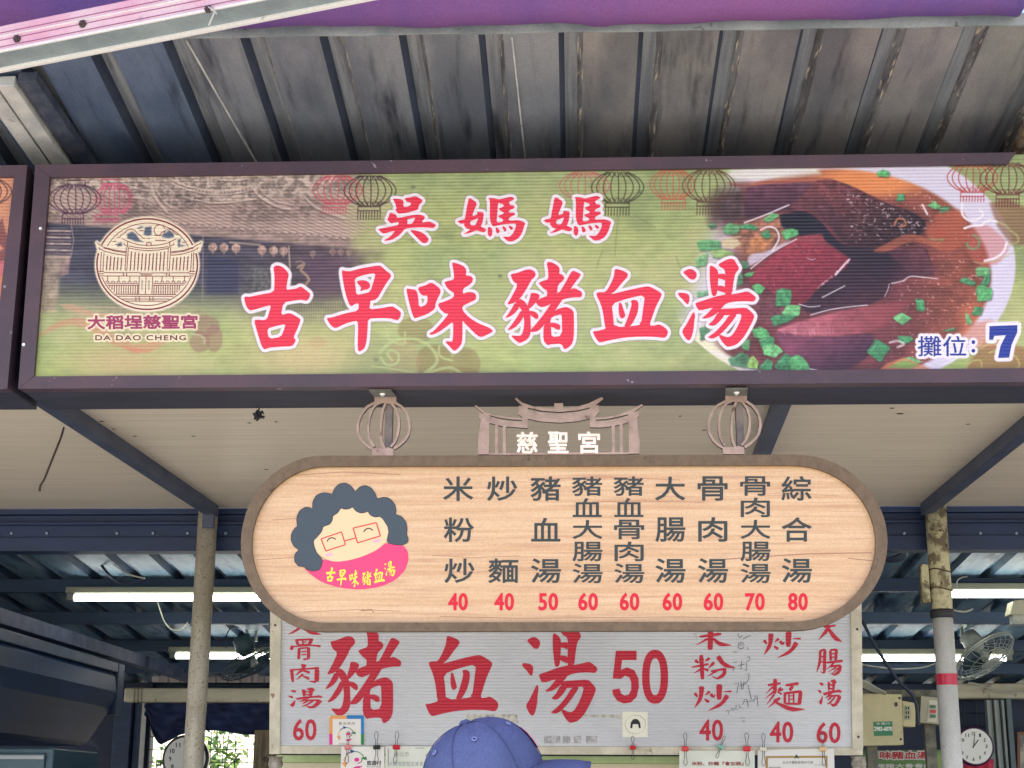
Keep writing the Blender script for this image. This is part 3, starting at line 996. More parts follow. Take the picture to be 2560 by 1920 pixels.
def tube_light(x0, y, v, label, ln=1.2):
    z = at(1280, v, y).z
    t = thing('tube_light', label, 'tube light', (x0 + ln / 2, y, z), 'fluorescent tubes under the kitchen roof')
    mb = MB()
    mb.tube([(x0, y, z), (x0 + ln, y, z)], .0145, 14)
    mb.build('tube', M_TUBE, t, smooth=True)
    mb = MB()
    mb.hexa([(x0 - .045, y - .004, z + .022), (x0 + ln + .045, y - .004, z + .022), (x0 + ln + .045, y + .002, z + .052), (x0 - .045, y + .002, z + .052)],
            [(x0 - .045, y + .05, z + .022), (x0 + ln + .045, y + .05, z + .022), (x0 + ln + .045, y + .044, z + .052), (x0 - .045, y + .044, z + .052)])
    mb.build('batten', M_BATTEN, t, bevel=.002)
    for x, s in ((x0, -1), (x0 + ln, 1)):
        mb = MB()
        mb.box(min(x, x + s * .035), max(x, x + s * .035), y - .012, y + .02, z - .012, z + .0215)
        mb.build('lamp_holder', M_ENDC, t, bevel=.003)


tube_light(at(186, 1497, 7.1).x, 7.1, 1494, 'lit tube light running behind the left post, nearest the header')
tube_light(at(440, 1640, 8.6).x, 8.6, 1641, 'lit tube light deeper in the kitchen behind the left fan')
tube_light(at(2378, 1481, 7.1).x, 7.1, 1487, 'lit tube light starting at the right post, cut by the right edge')
tube_light(at(2514, 1645, 8.6).x - 1.2, 8.6, 1645, 'lit tube light deeper in the kitchen behind the right fan')

# ---------------------------------------------------------------- ceiling fans in wire cages
M_FANP = mat('fan_cream', S(196, 204, 190), rough=.4, col2=S(160, 170, 160), nscale=20, grain=.08)
M_FANW = mat('fan_wire', S(170, 180, 172), rough=.35, metal=.3)
M_FANDW = mat('grimy_fan_wire', S(62, 78, 86), rough=.6)
M_FAND = mat('fan_dark', S(58, 84, 92), rough=.5, col2=S(38, 60, 72), nscale=10)


def fan(c, n, rad, top, label, pale):
    c, n, top = Vector(c), Vector(n).normalized(), Vector(top)
    t = thing('ceiling_fan', label, 'fan', top, 'caged fans under the kitchen roof')
    x = n.cross(Vector((0, 0, 1))).normalized()
    y = n.cross(x)
    mb = MB()
    mb.tube([top, top + Vector((0, 0, -.02)), top + Vector((0, 0, -.032))], [.078, .075, .03], 24)
    mb.build('ceiling_plate', M_FANP, t, smooth=False)
    mb = MB()
    back = c - n * .12
    mb.box(top.x - .05, top.x - .035, top.y - .012, top.y + .012, back.z - .01, top.z - .03)
    mb.box(top.x + .0, top.x + .015, top.y - .012, top.y + .012, back.z + .02, top.z - .03)
    mb.build('yoke', M_FANP, t, bevel=.003)
    mb = MB()
    mb.tube([c - n * .16, c - n * .15, c - n * .09, c - n * .05], [.03, .048, .055, .035], 20)
    mb.build('motor', M_FANP if pale else M_FAND, t, smooth=True)
    for k in range(3):
        mb = MB()
        a0 = k * 2 * math.pi / 3 + .4
        vs = []
        for j in range(7):
            rr = .03 + (rad * .86 - .03) * j / 6
            wv = (.35 + .5 * math.sin(math.pi * (j + 1) / 8)) * (1 if j < 6 else .7)
            for s in (-1, 1):
                an = a0 + s * wv * .62
                vs.append(c + x * rr * math.cos(an) + y * rr * math.sin(an) + n * (s * .018))
        mb.add(vs, [(2 * j, 2 * j + 1, 2 * j + 3, 2 * j + 2) for j in range(6)])
        o = mb.build('blade', M_FAND, t, smooth=True)
        md = o.modifiers.new('thick', 'SOLIDIFY')
        md.thickness = .003
    mb = MB()
    mb.tube([c - n * .03, c + n * .015, c + n * .025], [.026, .026, .012], 16)
    mb.build('hub', M_FANP, t, smooth=True)
    for sgn, bulge in ((1, .052), (-1, .062)):
        mb = MB()
        ring = lambda r_, h, w_: mb.tube([c + x * r_ * math.cos(2 * math.pi * i / 36) + y * r_ * math.sin(2 * math.pi * i / 36) + n * h for i in range(36)], w_, 6, closed=True)
        ring(rad, sgn * .006, .0055 if sgn < 0 else .0035)
        ring(rad * .66, sgn * bulge * .75, .0018)
        ring(rad * .3, sgn * bulge, .002)
        for k in range(24):
            an = 2 * math.pi * k / 24 + (.1 if sgn > 0 else 0)
            f = lambda r_, h: c + (x * math.cos(an) + y * math.sin(an)) * r_ + n * (sgn * h)
            mb.tube([f(rad, .006), f(rad * .9, bulge * .5), f(rad * .66, bulge * .78), f(rad * .3, bulge)], .0016, 5)
        if sgn > 0:
            mb.disc(c + n * bulge, n, rad * .29, rad * .2, .006, 20)
        mb.build('cage_front' if sgn > 0 else 'cage_back', M_FANW if pale else M_FANDW, t)


fan(at(2461, 1641, 8.3), (.42, -.42, -.76), .178, at(2422, 1555, 8.45), 'pale caged ceiling fan right of the right post', True)
fan(at(632, 1656, 8.3), (.46, .02, -.86), .178, at(638, 1562, 8.45), 'dark caged ceiling fan half hidden by the price sign', False)

# ---------------------------------------------------------------- exhaust hood at the lower left
M_HOOD = mat('hood_steel', S(22, 48, 92), rough=.5, spec=.15, metal=.0, col2=S(12, 42, 72), nscale=1.6, stretch=(1, 1, 2), dirt=S(50, 64, 100), dscale=2, dstretch=(1, .8, 3), dlo=.56, dhi=.75, bump=.02, bscale=8, grain=.1)  # deep blue shade put into the hood colour
hd = thing('exhaust_hood', 'big dark steel exhaust hood reaching in from the left edge', 'exhaust hood', (-2.8, 7.0, CAMZ + .3))
mb = MB()
xs, z1, z0 = -2.36, CAMZ + .61, CAMZ + .24
prof = [(xs, z1), (xs + .015, z1 - .02), (xs + .03, z1 - .10), (xs + .005, z1 - .18), (xs - .04, z1 - .25), (xs - .10, z0 + .02), (xs - .13, z0), (xs - 1.6, z0), (xs - 1.6, z1)]
vs = [(px_, 5.6, pz2) for px_, pz2 in prof] + [(px_, 7.9, pz2) for px_, pz2 in prof]
k = len(prof)
mb.add(vs, [(i, (i + 1) % k, k + (i + 1) % k, k + i) for i in range(k)] + [tuple(range(k))[::-1], tuple(range(k, 2 * k))])
mb.build('hood_body', M_HOOD, hd, smooth=False, bevel=.006)
mb = MB()
mb.box(xs - 1.6, xs + .02, 5.6, 7.93, z1 + .001, z1 + .05)
mb.build('hood_top_rail', M_NAVY, hd, bevel=.004)
mb = MB()
mb.box(xs - .12, xs + .02, 7.94, 8.05, CAMZ + .4, CAMZ + .66)
mb.build('hood_bracket', M_NAVY, hd, bevel=.004)
cab = thing('steel_cabinet', 'teal grey steel cabinet in the lower left corner under the hood', 'cabinet', (-2.6, 6.3, 0))
mb = MB()
p0, p1 = at(-80, 1862, 6.3), at(135, 1870, 6.3)
mb.box(p0.x - .6, p1.x, 6.3, 6.9, 0, p1.z)
mb.build('carcass', mat('cabinet_teal', S(52, 84, 98), rough=.4, col2=S(40, 68, 84), nscale=3, grain=.1), cab, bevel=.006)
mb = MB()
mb.box(p0.x - .5, p1.x - .03, 6.285, 6.299, .2, p1.z - .02)
mb.build('door', mat('cabinet_door', S(58, 90, 102), rough=.35, col2=S(44, 74, 88), nscale=3, grain=.1), cab, bevel=.004)
mb = MB()
mb.box(p0.x - .5, p1.x - .03, 6.27, 6.284, p1.z - .045, p1.z - .03)
mb.build('door_trim', mat('trim_grey', S(150, 160, 164), rough=.4), cab)

# ---------------------------------------------------------------- back of the kitchen
YB = 10.0
M_WALL = mat('navy_board', S(28, 46, 76), rough=.6, col2=S(20, 36, 62), nscale=3, dirt=S(52, 68, 96), dscale=8, dlo=.6, dhi=.72, grain=.1)
bw = thing('back_wall', 'dark navy rear wall of the kitchen with window openings', 'wall', (0, YB + .2, 0))
X = lambda u, v=1850, y=YB: at(u, v, y).x
Zb = lambda v, y=YB: at(1280, v, y).z
mb = MB()
wy0, wy1 = YB + .15, YB + .25
zt_ = RZ(wy1) - .003
mb.box(-6, X(358), wy0, wy1, 0, zt_)
mb.box(X(640), 6, wy0, wy1, 0, zt_)
for a_, b_ in ((X(358), X(640)),):
    mb.box(a_ + .0005, b_ - .0005, wy0 + .002, wy1 - .002, 0, .75)
    mb.box(a_ + .0005, b_ - .0005, wy0 + .002, wy1 - .002, Zb(1745), zt_ - .07)
mb.build('boarding', M_WALL, bw)
M_WIREB = mat('grille_wire', S(46, 58, 66), rough=.5, metal=.3)
for a_, b_ in ((358, 640), (2392, 2520)):
    mb = MB()
    xa, xb = X(a_), X(b_)
    n_ = int((xb - xa) / .08)
    for i in range(n_ + 1):
        x = xa + .01 + i * .08
        mb.tube([(x, wy0 - .02, .75), (x, wy0 - .02, Zb(1745))], .003, 6)
    z = .77
    while z < Zb(1745):
        mb.tube([(xa, wy0 - .015, z), (xb, wy0 - .015, z)], .003, 6)
        z += .08
    mb.build('window_grille', M_WIREB, bw)
mb = MB()
mb.box(X(288), X(330), YB - .06, YB + .1, 0, Zb(1752))
mb.box(X(334), X(352), YB - .02, YB + .1, 0, Zb(1752))
mb.build('door_post', M_NAVY, bw, bevel=.004)

M_CREAM = mat('cream_beam_paint', S(206, 202, 178), rough=.5, col2=S(184, 180, 158), nscale=8, stretch=(.4, 1, 2), dirt=S(120, 112, 90), dscale=12, dlo=.62, dhi=.74, grain=.06)
bl_ = thing('roller_blind', 'cream roller blind housing across the rear window at left', 'blind', at(470, 1738, YB - .1))
mb = MB()
mb.box(X(309, 1738, YB - .12), X(720, 1738, YB - .12), YB - .12, YB + .0, Zb(1757, YB - .12), Zb(1721, YB - .12))
mb.build('housing', M_CREAM, bl_, bevel=.012)
mb = MB()
for u in (336, 345, 354):
    x = X(u, 1738, YB - .12)
    mb.box(x - .003, x + .003, YB - .124, YB + .002, Zb(1757.6, YB - .12), Zb(1720.4, YB - .12))
mb.build('strap', mat('strap_grey', S(130, 126, 108), rough=.7), bl_)
br_ = thing('roller_blind', 'cream roller blind housing behind the right post', 'blind', at(2480, 1726, YB - .1))
mb = MB()
mb.box(X(2390, 1726, YB - .12), X(2700, 1726, YB - .12), YB - .12, YB + .0, Zb(1744, YB - .12), Zb(1706, YB - .12))
mb.build('housing', M_CREAM, br_, bevel=.012)

net = thing('shade_net', 'crumpled navy shade net hanging across the rear window', 'net', at(480, 1760, YB - .02))
mb = MB()
nx, nz_ = 40, 14
edge = [(358, 1785), (372, 1800), (378, 1830), (392, 1855), (405, 1862), (425, 1850), (450, 1838), (480, 1830), (520, 1826), (560, 1828), (600, 1836), (645, 1838), (700, 1838)]
vs = []
for i in range(nx + 1):
    u = 362 + (700 - 362) * i / nx
    vb = np.interp(u, [e_[0] for e_ in edge], [e_[1] for e_ in edge])
    for j in range(nz_ + 1):
        v = 1752 + (vb - 1752) * j / nz_
        vs.append(at(u + 2 * math.sin(j * .9 + i), v, YB - .02 + .018 * math.sin(i * .8 + j * .5) + .012 * math.sin(j * 1.3 - i * .35)))
mb.add(vs, [(i * (nz_ + 1) + j, i * (nz_ + 1) + j + 1, (i + 1) * (nz_ + 1) + j + 1, (i + 1) * (nz_ + 1) + j) for i in range(nx) for j in range(nz_)])
mb.build('net_cloth', mat('navy_net', S(28, 46, 92), rough=.8, col2=S(18, 30, 66), nscale=9, bump=.3, bscale=25, grain=.12), net, smooth=True)

mb = MB()
mb.box(X(380, 1695, YB - .03), X(720, 1695, YB - .03), YB - .03, YB + .02, Zb(1706, YB - .03), Zb(1684, YB - .03))
mb.build('lit_eave_strip', mat('lit_eave_colour', S(214, 204, 200), rough=.5, col2=S(180, 172, 172), nscale=14, stretch=(3, 1, .4)), bw)  # pale colour stands in for the roof edge lit from outside
spk = thing('spike_rail', 'row of dark upright spikes on a rail above the roller blind', 'rail', at(500, 1712, YB - .05))
mb = MB()
for u in range(420, 690, 30):
    a_, b_ = at(u, 1712, YB - .05), at(u + .5, 1692, YB - .05)
    mb.tube([a_, b_], [.004, .002], 6)
mb.tube([at(400, 1712, YB - .05), at(720, 1711, YB - .05)], .006, 6)
mb.build('spikes', M_WIREB, spk)


def clock(u, v, y, rad, rim_col, label, hands):
    c = at(u, v, y)
    P = upright(y - .03)
    t = thing('wall_clock', label, 'clock', c)
    mb = MB()
    mb.tube([c + Vector((0, .03, 0)), c + Vector((0, -.012, 0)), c + Vector((0, -.028, 0))], [rad * 1.12, rad * 1.14, rad * 1.04], 48)
    mb.build('case', mat('clock_rim', rim_col, rough=.35), t)
    mb = MB()
    mb.tube([c + Vector((0, -.026, 0)), c + Vector((0, -.0295, 0))], rad, 48)
    mb.build('dial', mat('clock_dial', S(232, 234, 232), rough=.4), t)
    mb = MB()
    s = FPX / (y * 1.0)
    cc = (u, v)
    for h in range(1, 13):
        an = R(30 * h)
        set_type(mb, P, .0006, str(h), u + math.sin(an) * rad * .78 * FPX / y, v - math.cos(an) * rad * .78 * FPX / y, (6 if h < 10 else 11) * rad / .125, 11 * rad / .125, weight=.7)
    mb.build('dial_print', M_LINE, t)
    mb = MB()
    for i, (an, ln, wd) in enumerate(hands):
        an = R(an)
        p = ribbon([(u - math.sin(an) * 4, v + math.cos(an) * 4), (u + math.sin(an) * ln, v - math.cos(an) * ln)], wd)
        mb.flat([p], P, .002 + .001 * i)
    mb.build('hands', M_LINE, t)


clock(465, 1897, YB - .16, .130, S(42, 44, 54), 'white wall clock with thin dark rim behind the left post', [(80, 22, 2.6), (200, 30, 1.8)])
clock(2434, 1866, YB - .6, .101, S(74, 40, 78), 'white wall clock with thick purple rim right of the right post', [(36, 20, 2.6), (5, 28, 1.8)])

bp = thing('wooden_board', 'weathered brown board with a scrap of lettering beside the price sign foot', 'board', at(655, 1880, 9.4))
mb = MB()
mb.box(at(636, 1830, 9.4).x, at(690, 1830, 9.4).x, 9.4, 9.44, .6, at(650, 1825, 9.4).z)
mb.build('plank', mat('weathered_wood', S(120, 108, 84), rough=.8, col2=S(84, 76, 62), nscale=12, stretch=(4, 1, .5), grain=.12), bp, bevel=.003)
mb = MB()
P_ = upright(9.4)
set_type(mb, P_, .001, '乾', 665, 1898, 16, 16, weight=.6)
mb.build('lettering', M_LINE, bp)

# folded shutter, red cloth, framed picture at the far right
gs = thing('folding_gate', 'folded grey metal gate standing behind the right clock', 'gate', at(2490, 1900, YB - .2))
mb = MB()
for i in range(5):
    x = X(2468 + i * 9.2, 1800, YB - .2)
    mb.box(x, x + .016, YB - .22 + (i % 2) * .03, YB - .16 + (i % 2) * .03, 0, Zb(1748, YB - .2))
mb.build('pleats', mat('gate_grey', S(150, 162, 160), rough=.4, col2=S(112, 126, 130), nscale=8, stretch=(1, 1, .3), grain=.08), gs, bevel=.002)
mb = MB()
x = X(2516, 1800, YB - .2)
mb.box(x, x + .03, YB - .23, YB - .15, 0, Zb(1744, YB - .2))
mb.build('jamb', mat('gate_jamb', S(92, 110, 116), rough=.5, grain=.08), gs, bevel=.002)
rc = thing('red_cloth', 'bright pink red cloth hanging under the right clock', 'cloth', at(2440, 1915, YB - .3))
mb = MB()
vs = []
for i in range(13):
    for j in range(5):
        vs.append(at(2402 + 82 * i / 12, 1898 + 60 * j / 4 - (8 if 4 < i < 9 else 0), YB - .3 + .02 * math.sin(i * 1.7)))
mb.add(vs, [(i * 5 + j, i * 5 + j + 1, (i + 1) * 5 + j + 1, (i + 1) * 5 + j) for i in range(12) for j in range(4)])
o = mb.build('cloth_folds', mat('pink_red_cloth', S(214, 60, 92), rough=.7), rc, smooth=True)
o.modifiers.new('thick', 'SOLIDIFY').thickness = .004
pf = thing('picture_frame', 'wooden picture frame cut by the right edge', 'picture', at(2575, 1880, YB - .1))
mb = MB()
P_ = upright(YB - .1)
mb.slab([[(2543, 1830), (2640, 1828), (2640, 2000), (2545, 2000)], [(2550, 1838), (2632, 1836), (2632, 1992), (2552, 1992)]], P_, -.02, .0)
mb.build('frame', mat('brown_wood', S(132, 88, 62), rough=.5, grain=.1), pf)
mb = MB()
mb.slab([[(2547, 1834), (2636, 1832), (2636, 1996), (2549, 1996)]], P_, -.022, -.012)
mb.build('backing', mat('picture_paper', S(190, 186, 170), rough=.5, col2=S(96, 104, 110), nscale=10), pf)

# small green menu banner deep on the right
gb = thing('green_menu_banner', 'small green menu banner with red dish name low on the right', 'banner', at(2255, 1900, 8.0))
P_ = upright(8.0)
pr = Print(P_, [(2150, 1876), (2362, 1874), (2362, 1990), (2150, 1990)], 60, 40)
U, V = pr.U, pr.V
pr.C[:] = (104, 150, 82)
blend((150, 176, 96), sm(U, 2300, 2355))
blend((70, 96, 70), sm(V, 1890, 1876) * .6)
pr.build('printed_sheet', mat('banner_vinyl', None, rough=.5, attr='print'), gb, 0, .8)
mb = MB()
set_type(mb, P_, .003, '早味豬血湯', 2245, 1888, 160, 25, weight=6, mi=1)
set_type(mb, P_, .004, '早味豬血湯', 2245, 1888, 154, 19, weight=1.4)
mb.build('dish_lettering', [mat('banner_red_ink', S(204, 40, 56, .8), rough=.5), mat('banner_white_ink', S(236, 232, 226, .8), rough=.5)], gb)
mb = MB()
set_type(mb, P_, .003, '豬豬豬大骨骨綜', 2249, 1915, 168, 12, weight=.8)
mb.build('menu_lettering', mat('white_ink', S(232, 232, 226, .8), rough=.5), gb)

# ---------------------------------------------------------------- electrical boxes and wiring on the right
M_BOX = mat('beige_box', S(214, 206, 160), rough=.45, col2=S(200, 192, 148), nscale=7, dirt=S(140, 120, 84), dscale=18, dlo=.64, dhi=.76, grain=.05)
YE = 7.6
rail = thing('wiring_rail', 'dusty grey rail carrying the electrical boxes', 'rail', at(2250, 1735, YE + .12))
mb = MB()
p0, p1 = at(2140, 1742, YE + .12), at(2360, 1730, YE + .12)
mb.box(p0.x, p1.x, YE + .115, YE + .16, p0.z, p1.z + .01)
mb.box(at(2175, 1800, YE).x, at(2175, 1800, YE).x + .05, YE + .117, YE + .158, 0, p0.z - .001)
mb.box(at(2325, 1800, YE).x, at(2325, 1800, YE).x + .05, YE + .117, YE + .158, 0, p0.z - .001)
mb.build('rail_bar', mat('dusty_rail', S(132, 130, 116), rough=.8, col2=S(96, 98, 92), nscale=24, grain=.15), rail)
P_ = upright(YE)
eb = thing('electrical_box', 'large beige electrical box with a green phone number sticker', 'electrical box', P_.at(2208, 1798))
mb = MB()
mb.slab([[(2157, 1734), (2254, 1736), (2259, 1862), (2157, 1864)]], P_, -.11, 0)
mb.build('box_body', M_BOX, eb, bevel=.004)
mb = MB()
mb.slab([[(2183, 1805), (2231, 1803), (2232, 1839), (2185, 1840)]], P_, .0005, .001)
st = mb.build('sticker', mat('green_sticker', S(32, 128, 84), rough=.4), eb)
mb = MB()
set_type(mb, P_, .0015, '2983-6070', 2208, 1822, 46, 11, weight=1)
set_type(mb, P_, .0015, '水電行', 2208, 1809, 36, 6)
mb.build('sticker_lettering', mat('white_lettering', S(240, 244, 236), rough=.5), st)
mb = MB()
mb.box(P_.at(2238, 1760).x, P_.at(2243, 1760).x, YE - .008, YE - .0005, P_.at(2240, 1766).z, P_.at(2240, 1756).z)
mb.build('latch', M_LINE, eb)
for u, v in [(2249, 1745), (2252, 1848)]:
    mb = MB()
    mb.disc(P_.at(u, v, .0005), (0, -1, 0), .006, .005, .003, 10)
    mb.build('knob', M_LINE, eb)
e2_ = thing('outlet_box', 'small beige outlet box joined to the large box', 'outlet box', P_.at(2273, 1785))
mb = MB()
mb.slab([[(2256, 1752), (2289, 1758), (2288, 1817), (2258, 1815)]], P_, -.11, -.01)
mb.build('box_body', M_BOX, e2_, bevel=.003)
mb = MB()
mb.slab([[(2261, 1763), (2277, 1764), (2277, 1800), (2261, 1800)]], P_, -.009, -.006)
fp = mb.build('face_plate', mat('plate_grey', S(176, 176, 150), rough=.5), e2_)
for r_ in range(3):
    mb = MB()
    for x in (2264, 2270):
        mb.slab([[(x, 1767 + r_ * 11), (x + 3, 1767 + r_ * 11), (x + 3, 1774 + r_ * 11), (x, 1774 + r_ * 11)]], P_, -.0055, -.004)
    mb.build('socket', M_LINE, fp)
e3_ = thing('breaker_box', 'tilted grey breaker box with red and green switches beside the right post', 'breaker box', P_.at(2325, 1776))
mb = MB()
mb.slab([[(2303, 1740), (2362, 1746), (2360, 1812), (2300, 1806)]], P_, -.11, 0)
mb.build('box_body', mat('breaker_grey', S(168, 164, 142), rough=.5, grain=.06), e3_, bevel=.003)
mb = MB()
mb.slab([[(2322, 1749), (2344, 1752), (2342, 1806), (2318, 1804)]], P_, .001, .004)
fp = mb.build('face_plate', mat('plate_cream', S(206, 204, 184), rough=.5), e3_)
for i, c in enumerate([S(60, 110, 80), S(190, 50, 60), S(60, 110, 80)]):
    mb = MB()
    mb.slab([[(2326, 1762 + i * 12), (2340, 1763 + i * 12), (2339, 1771 + i * 12), (2325, 1770 + i * 12)]], P_, .005, .012)
    mb.build('switch', mat('switch_paint', c, rough=.4), fp)
jb = thing('junction_box', 'pale junction box on the purlin at the right edge', 'junction box', at(2545, 1530, 7.05))
mb = MB()
P_ = upright(7.05)
mb.slab([[(2534, 1502), (2640, 1490), (2640, 1536), (2526, 1536)]], P_, -.1, 0)
mb.build('box_body', mat('box_cream', S(196, 196, 168), rough=.5, grain=.06), jb, bevel=.004)
mb = MB()
mb.slab([[(2532, 1538), (2572, 1537), (2572, 1560), (2534, 1560)]], P_, -.08, -.02)
mb.build('cable_gland', M_FANP, jb, bevel=.003)

M_CBLK = mat('black_cable', S(34, 48, 70), rough=.5)
M_CWHT = mat('white_cable', S(186, 188, 170), rough=.5)


def cable(nm, label, pts, y, rad, mtl, cat='cable', group=None):
    P3 = [at(p[0], p[1], p[2] if len(p) > 2 else y) for p in pts]
    out = []
    for i in range(len(P3) - 1):      # a smooth run through the points
        p0, p1, p2, p3 = P3[max(i - 1, 0)], P3[i], P3[i + 1], P3[min(i + 2, len(P3) - 1)]
        for k in range(8):
            t = k / 8
            out.append(.5 * ((2 * p1) + (p2 - p0) * t + (2 * p0 - 5 * p1 + 4 * p2 - p3) * t * t + (3 * p1 - p0 - 3 * p2 + p3) * t ** 3))
    out.append(P3[-1])
    mb = MB()
    mb.tube(out, rad, 8)
    o = mb.build(nm, mtl, None, smooth=True)
    c = sum((Vector(v.co) for v in o.data.vertices), Vector()) / len(o.data.vertices)
    for v in o.data.vertices:
        v.co -= c
    o.location = c
    WL[o.name] = c
    return tag(o, label, cat, group)


cable('cable', 'dark cable running diagonally down to the electrical boxes beside the price sign', [(2156, 1552), (2180, 1600), (2210, 1650), (2245, 1700), (2285, 1745), (2294, 1790), (2296, 1815)], 7.3, .008, M_CBLK)
for i in range(5):
    pts = [(2240, 1268 + i * 6), (2262 + i * 3, 1296), (2279 - i * 2, 1330), (2280 - i * 3, 1355 + i * 3), (2262, 1378 + i * 4), (2226, 1396 + i * 2), (2190, 1392)]
    cable('cable_loop', 'tangled black cable loop bulging right of the menu board', pts, 6.25 + i * .02, .005 + .001 * (i == 2), M_CBLK, group='cable loops between board and right post')
cable('cable', 'thin white cable looping from the right post under the tube light', [(2378, 1524), (2395, 1528), (2415, 1529), (2432, 1523)], 6.9, .004, M_CWHT)
cable('cable', 'white curl of cable hanging by the purlin right of the post', [(2418, 1441), (2404, 1444), (2393, 1452), (2392, 1468)], 6.9, .003, M_CWHT)
cable('cable', 'pale cable draped over the right roller blind', [(2420, 1706, 9.8), (2450, 1712, 9.8), (2480, 1724, 9.8), (2510, 1732, 9.8), (2535, 1731, 9.8), (2580, 1726, 9.8)], 9.8, .006, M_CWHT)
cable('cable', 'white cable sagging under the right tube light', [(2157, 1662), (2230, 1672), (2300, 1670), (2330, 1662), (2345, 1655)], 8.5, .004, M_CWHT)
for i in range(4):
    cable('cable', 'pale cable in the bundle behind the price sign edge', [(2130, 1690 + i * 5), (2165, 1705 + i * 5), (2195, 1722 + i * 3), (2215, 1732 + i)], 7.5 + .015 * i, .005, M_CWHT, group='bundle of pale cables by the price sign')
cable('cable', 'dark cable looped from the roof to the purlin at left', [(238, 1380), (255, 1415), (275, 1438), (300, 1456), (325, 1459), (350, 1450), (362, 1442)], 6.9, .006, M_CBLK)
cable('cable', 'pale wire crossing the roof at upper left', [(255, 1380), (290, 1415), (325, 1436), (362, 1446)], 6.88, .004, M_CWHT)
cable('cable', 'thin wire drooping under the left tube light', [(394, 1506), (402, 1530), (412, 1556), (430, 1574), (452, 1574), (470, 1556)], 7.3, .003, M_CWHT)
cable('cable', 'thin black wire hanging down from the left fan plate', [(606, 1570), (580, 1568), (566, 1590), (565, 1620)], 8.4, .003, M_CBLK)
tw = cable('dangling_twig', 'dry brown twig dangling from the rafter bracket under the banner sign', [(160, 1068), (152, 1095), (140, 1125), (124, 1165), (112, 1195), (101, 1215), (99, 1228)], 4.35, .0035, mat('dry_twig', S(62, 52, 50), rough=.9), 'twig')
mb = MB()
for i in range(14):
    a_ = at(642 + random.uniform(-10, 10), 1044 + random.uniform(-12, 12), 4.1)
    b_ = at(648 + random.uniform(-14, 16), 1040 + random.uniform(-12, 14), 4.1 + random.uniform(-.02, .02))
    mb.tube([a_, (a_ + b_) / 2 + Vector((0, 0, .006)), b_], [.003, .0035, .001], 6)
mb.tube([at(648, 1020, 4.06), at(646, 1034, 4.1)], .002, 6)
tag(mb.build('string_knot', mat('black_string', S(46, 48, 56), rough=.8)), 'knot of black string hanging under the banner sign left of the steel lantern', 'knot')

# ---------------------------------------------------------------- shelf edge and fittings under the price sign
sf = thing('shelf_rail', 'pale green shelf rail glowing under the price sign behind the cap', 'rail', at(1550, 1900, 5.95))
mb = MB()
mb.box(at(690, 1893, 5.95).x, at(1700, 1893, 5.95).x, 5.95, 6.0, at(1500, 1909, 5.95).z, at(1500, 1890, 5.95).z)
mb.build('rail_bar', mat('pale_green_paint', S(186, 204, 150), rough=.4, col2=S(160, 184, 128), nscale=5, grain=.05), sf, bevel=.003)
mb = MB()
mb.box(at(690, 1893, 5.95).x, at(1700, 1893, 5.95).x, 5.96, 5.99, 1.0, at(1500, 1909, 5.95).z - .001)
mb.build('back_panel', mat('beige_panel', S(206, 200, 170), rough=.5, grain=.05), sf)
for u, lb in ((690, 'white pipe stand carrying the left end of the price sign'), (2146, 'white pipe stand carrying the right end of the price sign')):
    t = thing('pipe_stand', lb, 'stand', (at(u, 1890, 5.77).x, 5.77, 0), 'pipe stands of the price sign')
    x, z = at(u, 1890, 5.77).x, at(u, 1890, 5.77).z
    mb = MB()
    mb.tube([(x, 5.77, 0), (x, 5.77, z - .03)], .018, 16)
    mb.build('pipe', M_FRAMEW, t, smooth=True)
    mb = MB()
    mb.tube([(x, 5.77, z - .045), (x, 5.77, z - .03), (x, 5.77, z - .012), (x, 5.77, z - .002)], [.022, .028, .024, .028], 16)
    mb.build('fitting', mat('grey_fitting', S(176, 172, 160), rough=.5, col2=S(120, 110, 96), nscale=30), t)

# ---------------------------------------------------------------- outside, seen through the rear grille
fw = thing('garden_wall', 'sunlit cream wall beyond the rear window', 'wall', (0, 17, 0))
mb = MB()
mb.box(-9, 9, 17, 17.2, 0, 4.0)
mb.build('masonry', mat('sunlit_plaster', S(236, 230, 206), rough=.8, col2=S(214, 206, 180), nscale=1.5, dirt=S(170, 166, 140), dscale=3, dlo=.6, dhi=.74), fw)


def shrub(c, w_, h_, n, seed, label):
    rs2 = np.random.default_rng(seed)
    t = thing('leafy_shrub', label, 'shrub', (c[0], c[1], 0), 'shrubs outside the rear window')
    mb = MB()
    tips = []
    for k in range(9):
        an = rs2.uniform(0, 6.28)
        tip = Vector((c[0] + w_ * .8 * math.cos(an) * rs2.uniform(.2, 1), c[1] + w_ * .5 * math.sin(an), h_ * rs2.uniform(.6, 1)))
        mid = Vector((c[0], c[1], 0)).lerp(tip, .55) + Vector((rs2.uniform(-.06, .06), 0, .08))
        mb.tube([(c[0], c[1], 0), mid, tip], [.022, .012, .004], 6)
        tips += [mid.lerp(tip, q_) for q_ in (.2, .4, .6, .8, 1)]
    mb.build('stems', mat('shrub_bark', (.07, .05, .03, 1), rough=.9), t)
    lf_ = MB()
    for k in range(n):
        b0 = tips[rs2.integers(len(tips))] + Vector(rs2.normal(0, .09, 3))
        d_ = Vector((rs2.normal(), rs2.normal(), rs2.normal() * .6 + .1)).normalized()
        s_ = d_.cross(Vector(rs2.normal(0, 1, 3))).normalized()
        ln, wd = rs2.uniform(.05, .1), rs2.uniform(.012, .022)
        lf_.add([b0, b0 + d_ * ln * .5 + s_ * wd, b0 + d_ * ln, b0 + d_ * ln * .5 - s_ * wd], [(0, 1, 2, 3)], int(rs2.integers(3)))
    lf_.build('foliage', LEAFM, t)


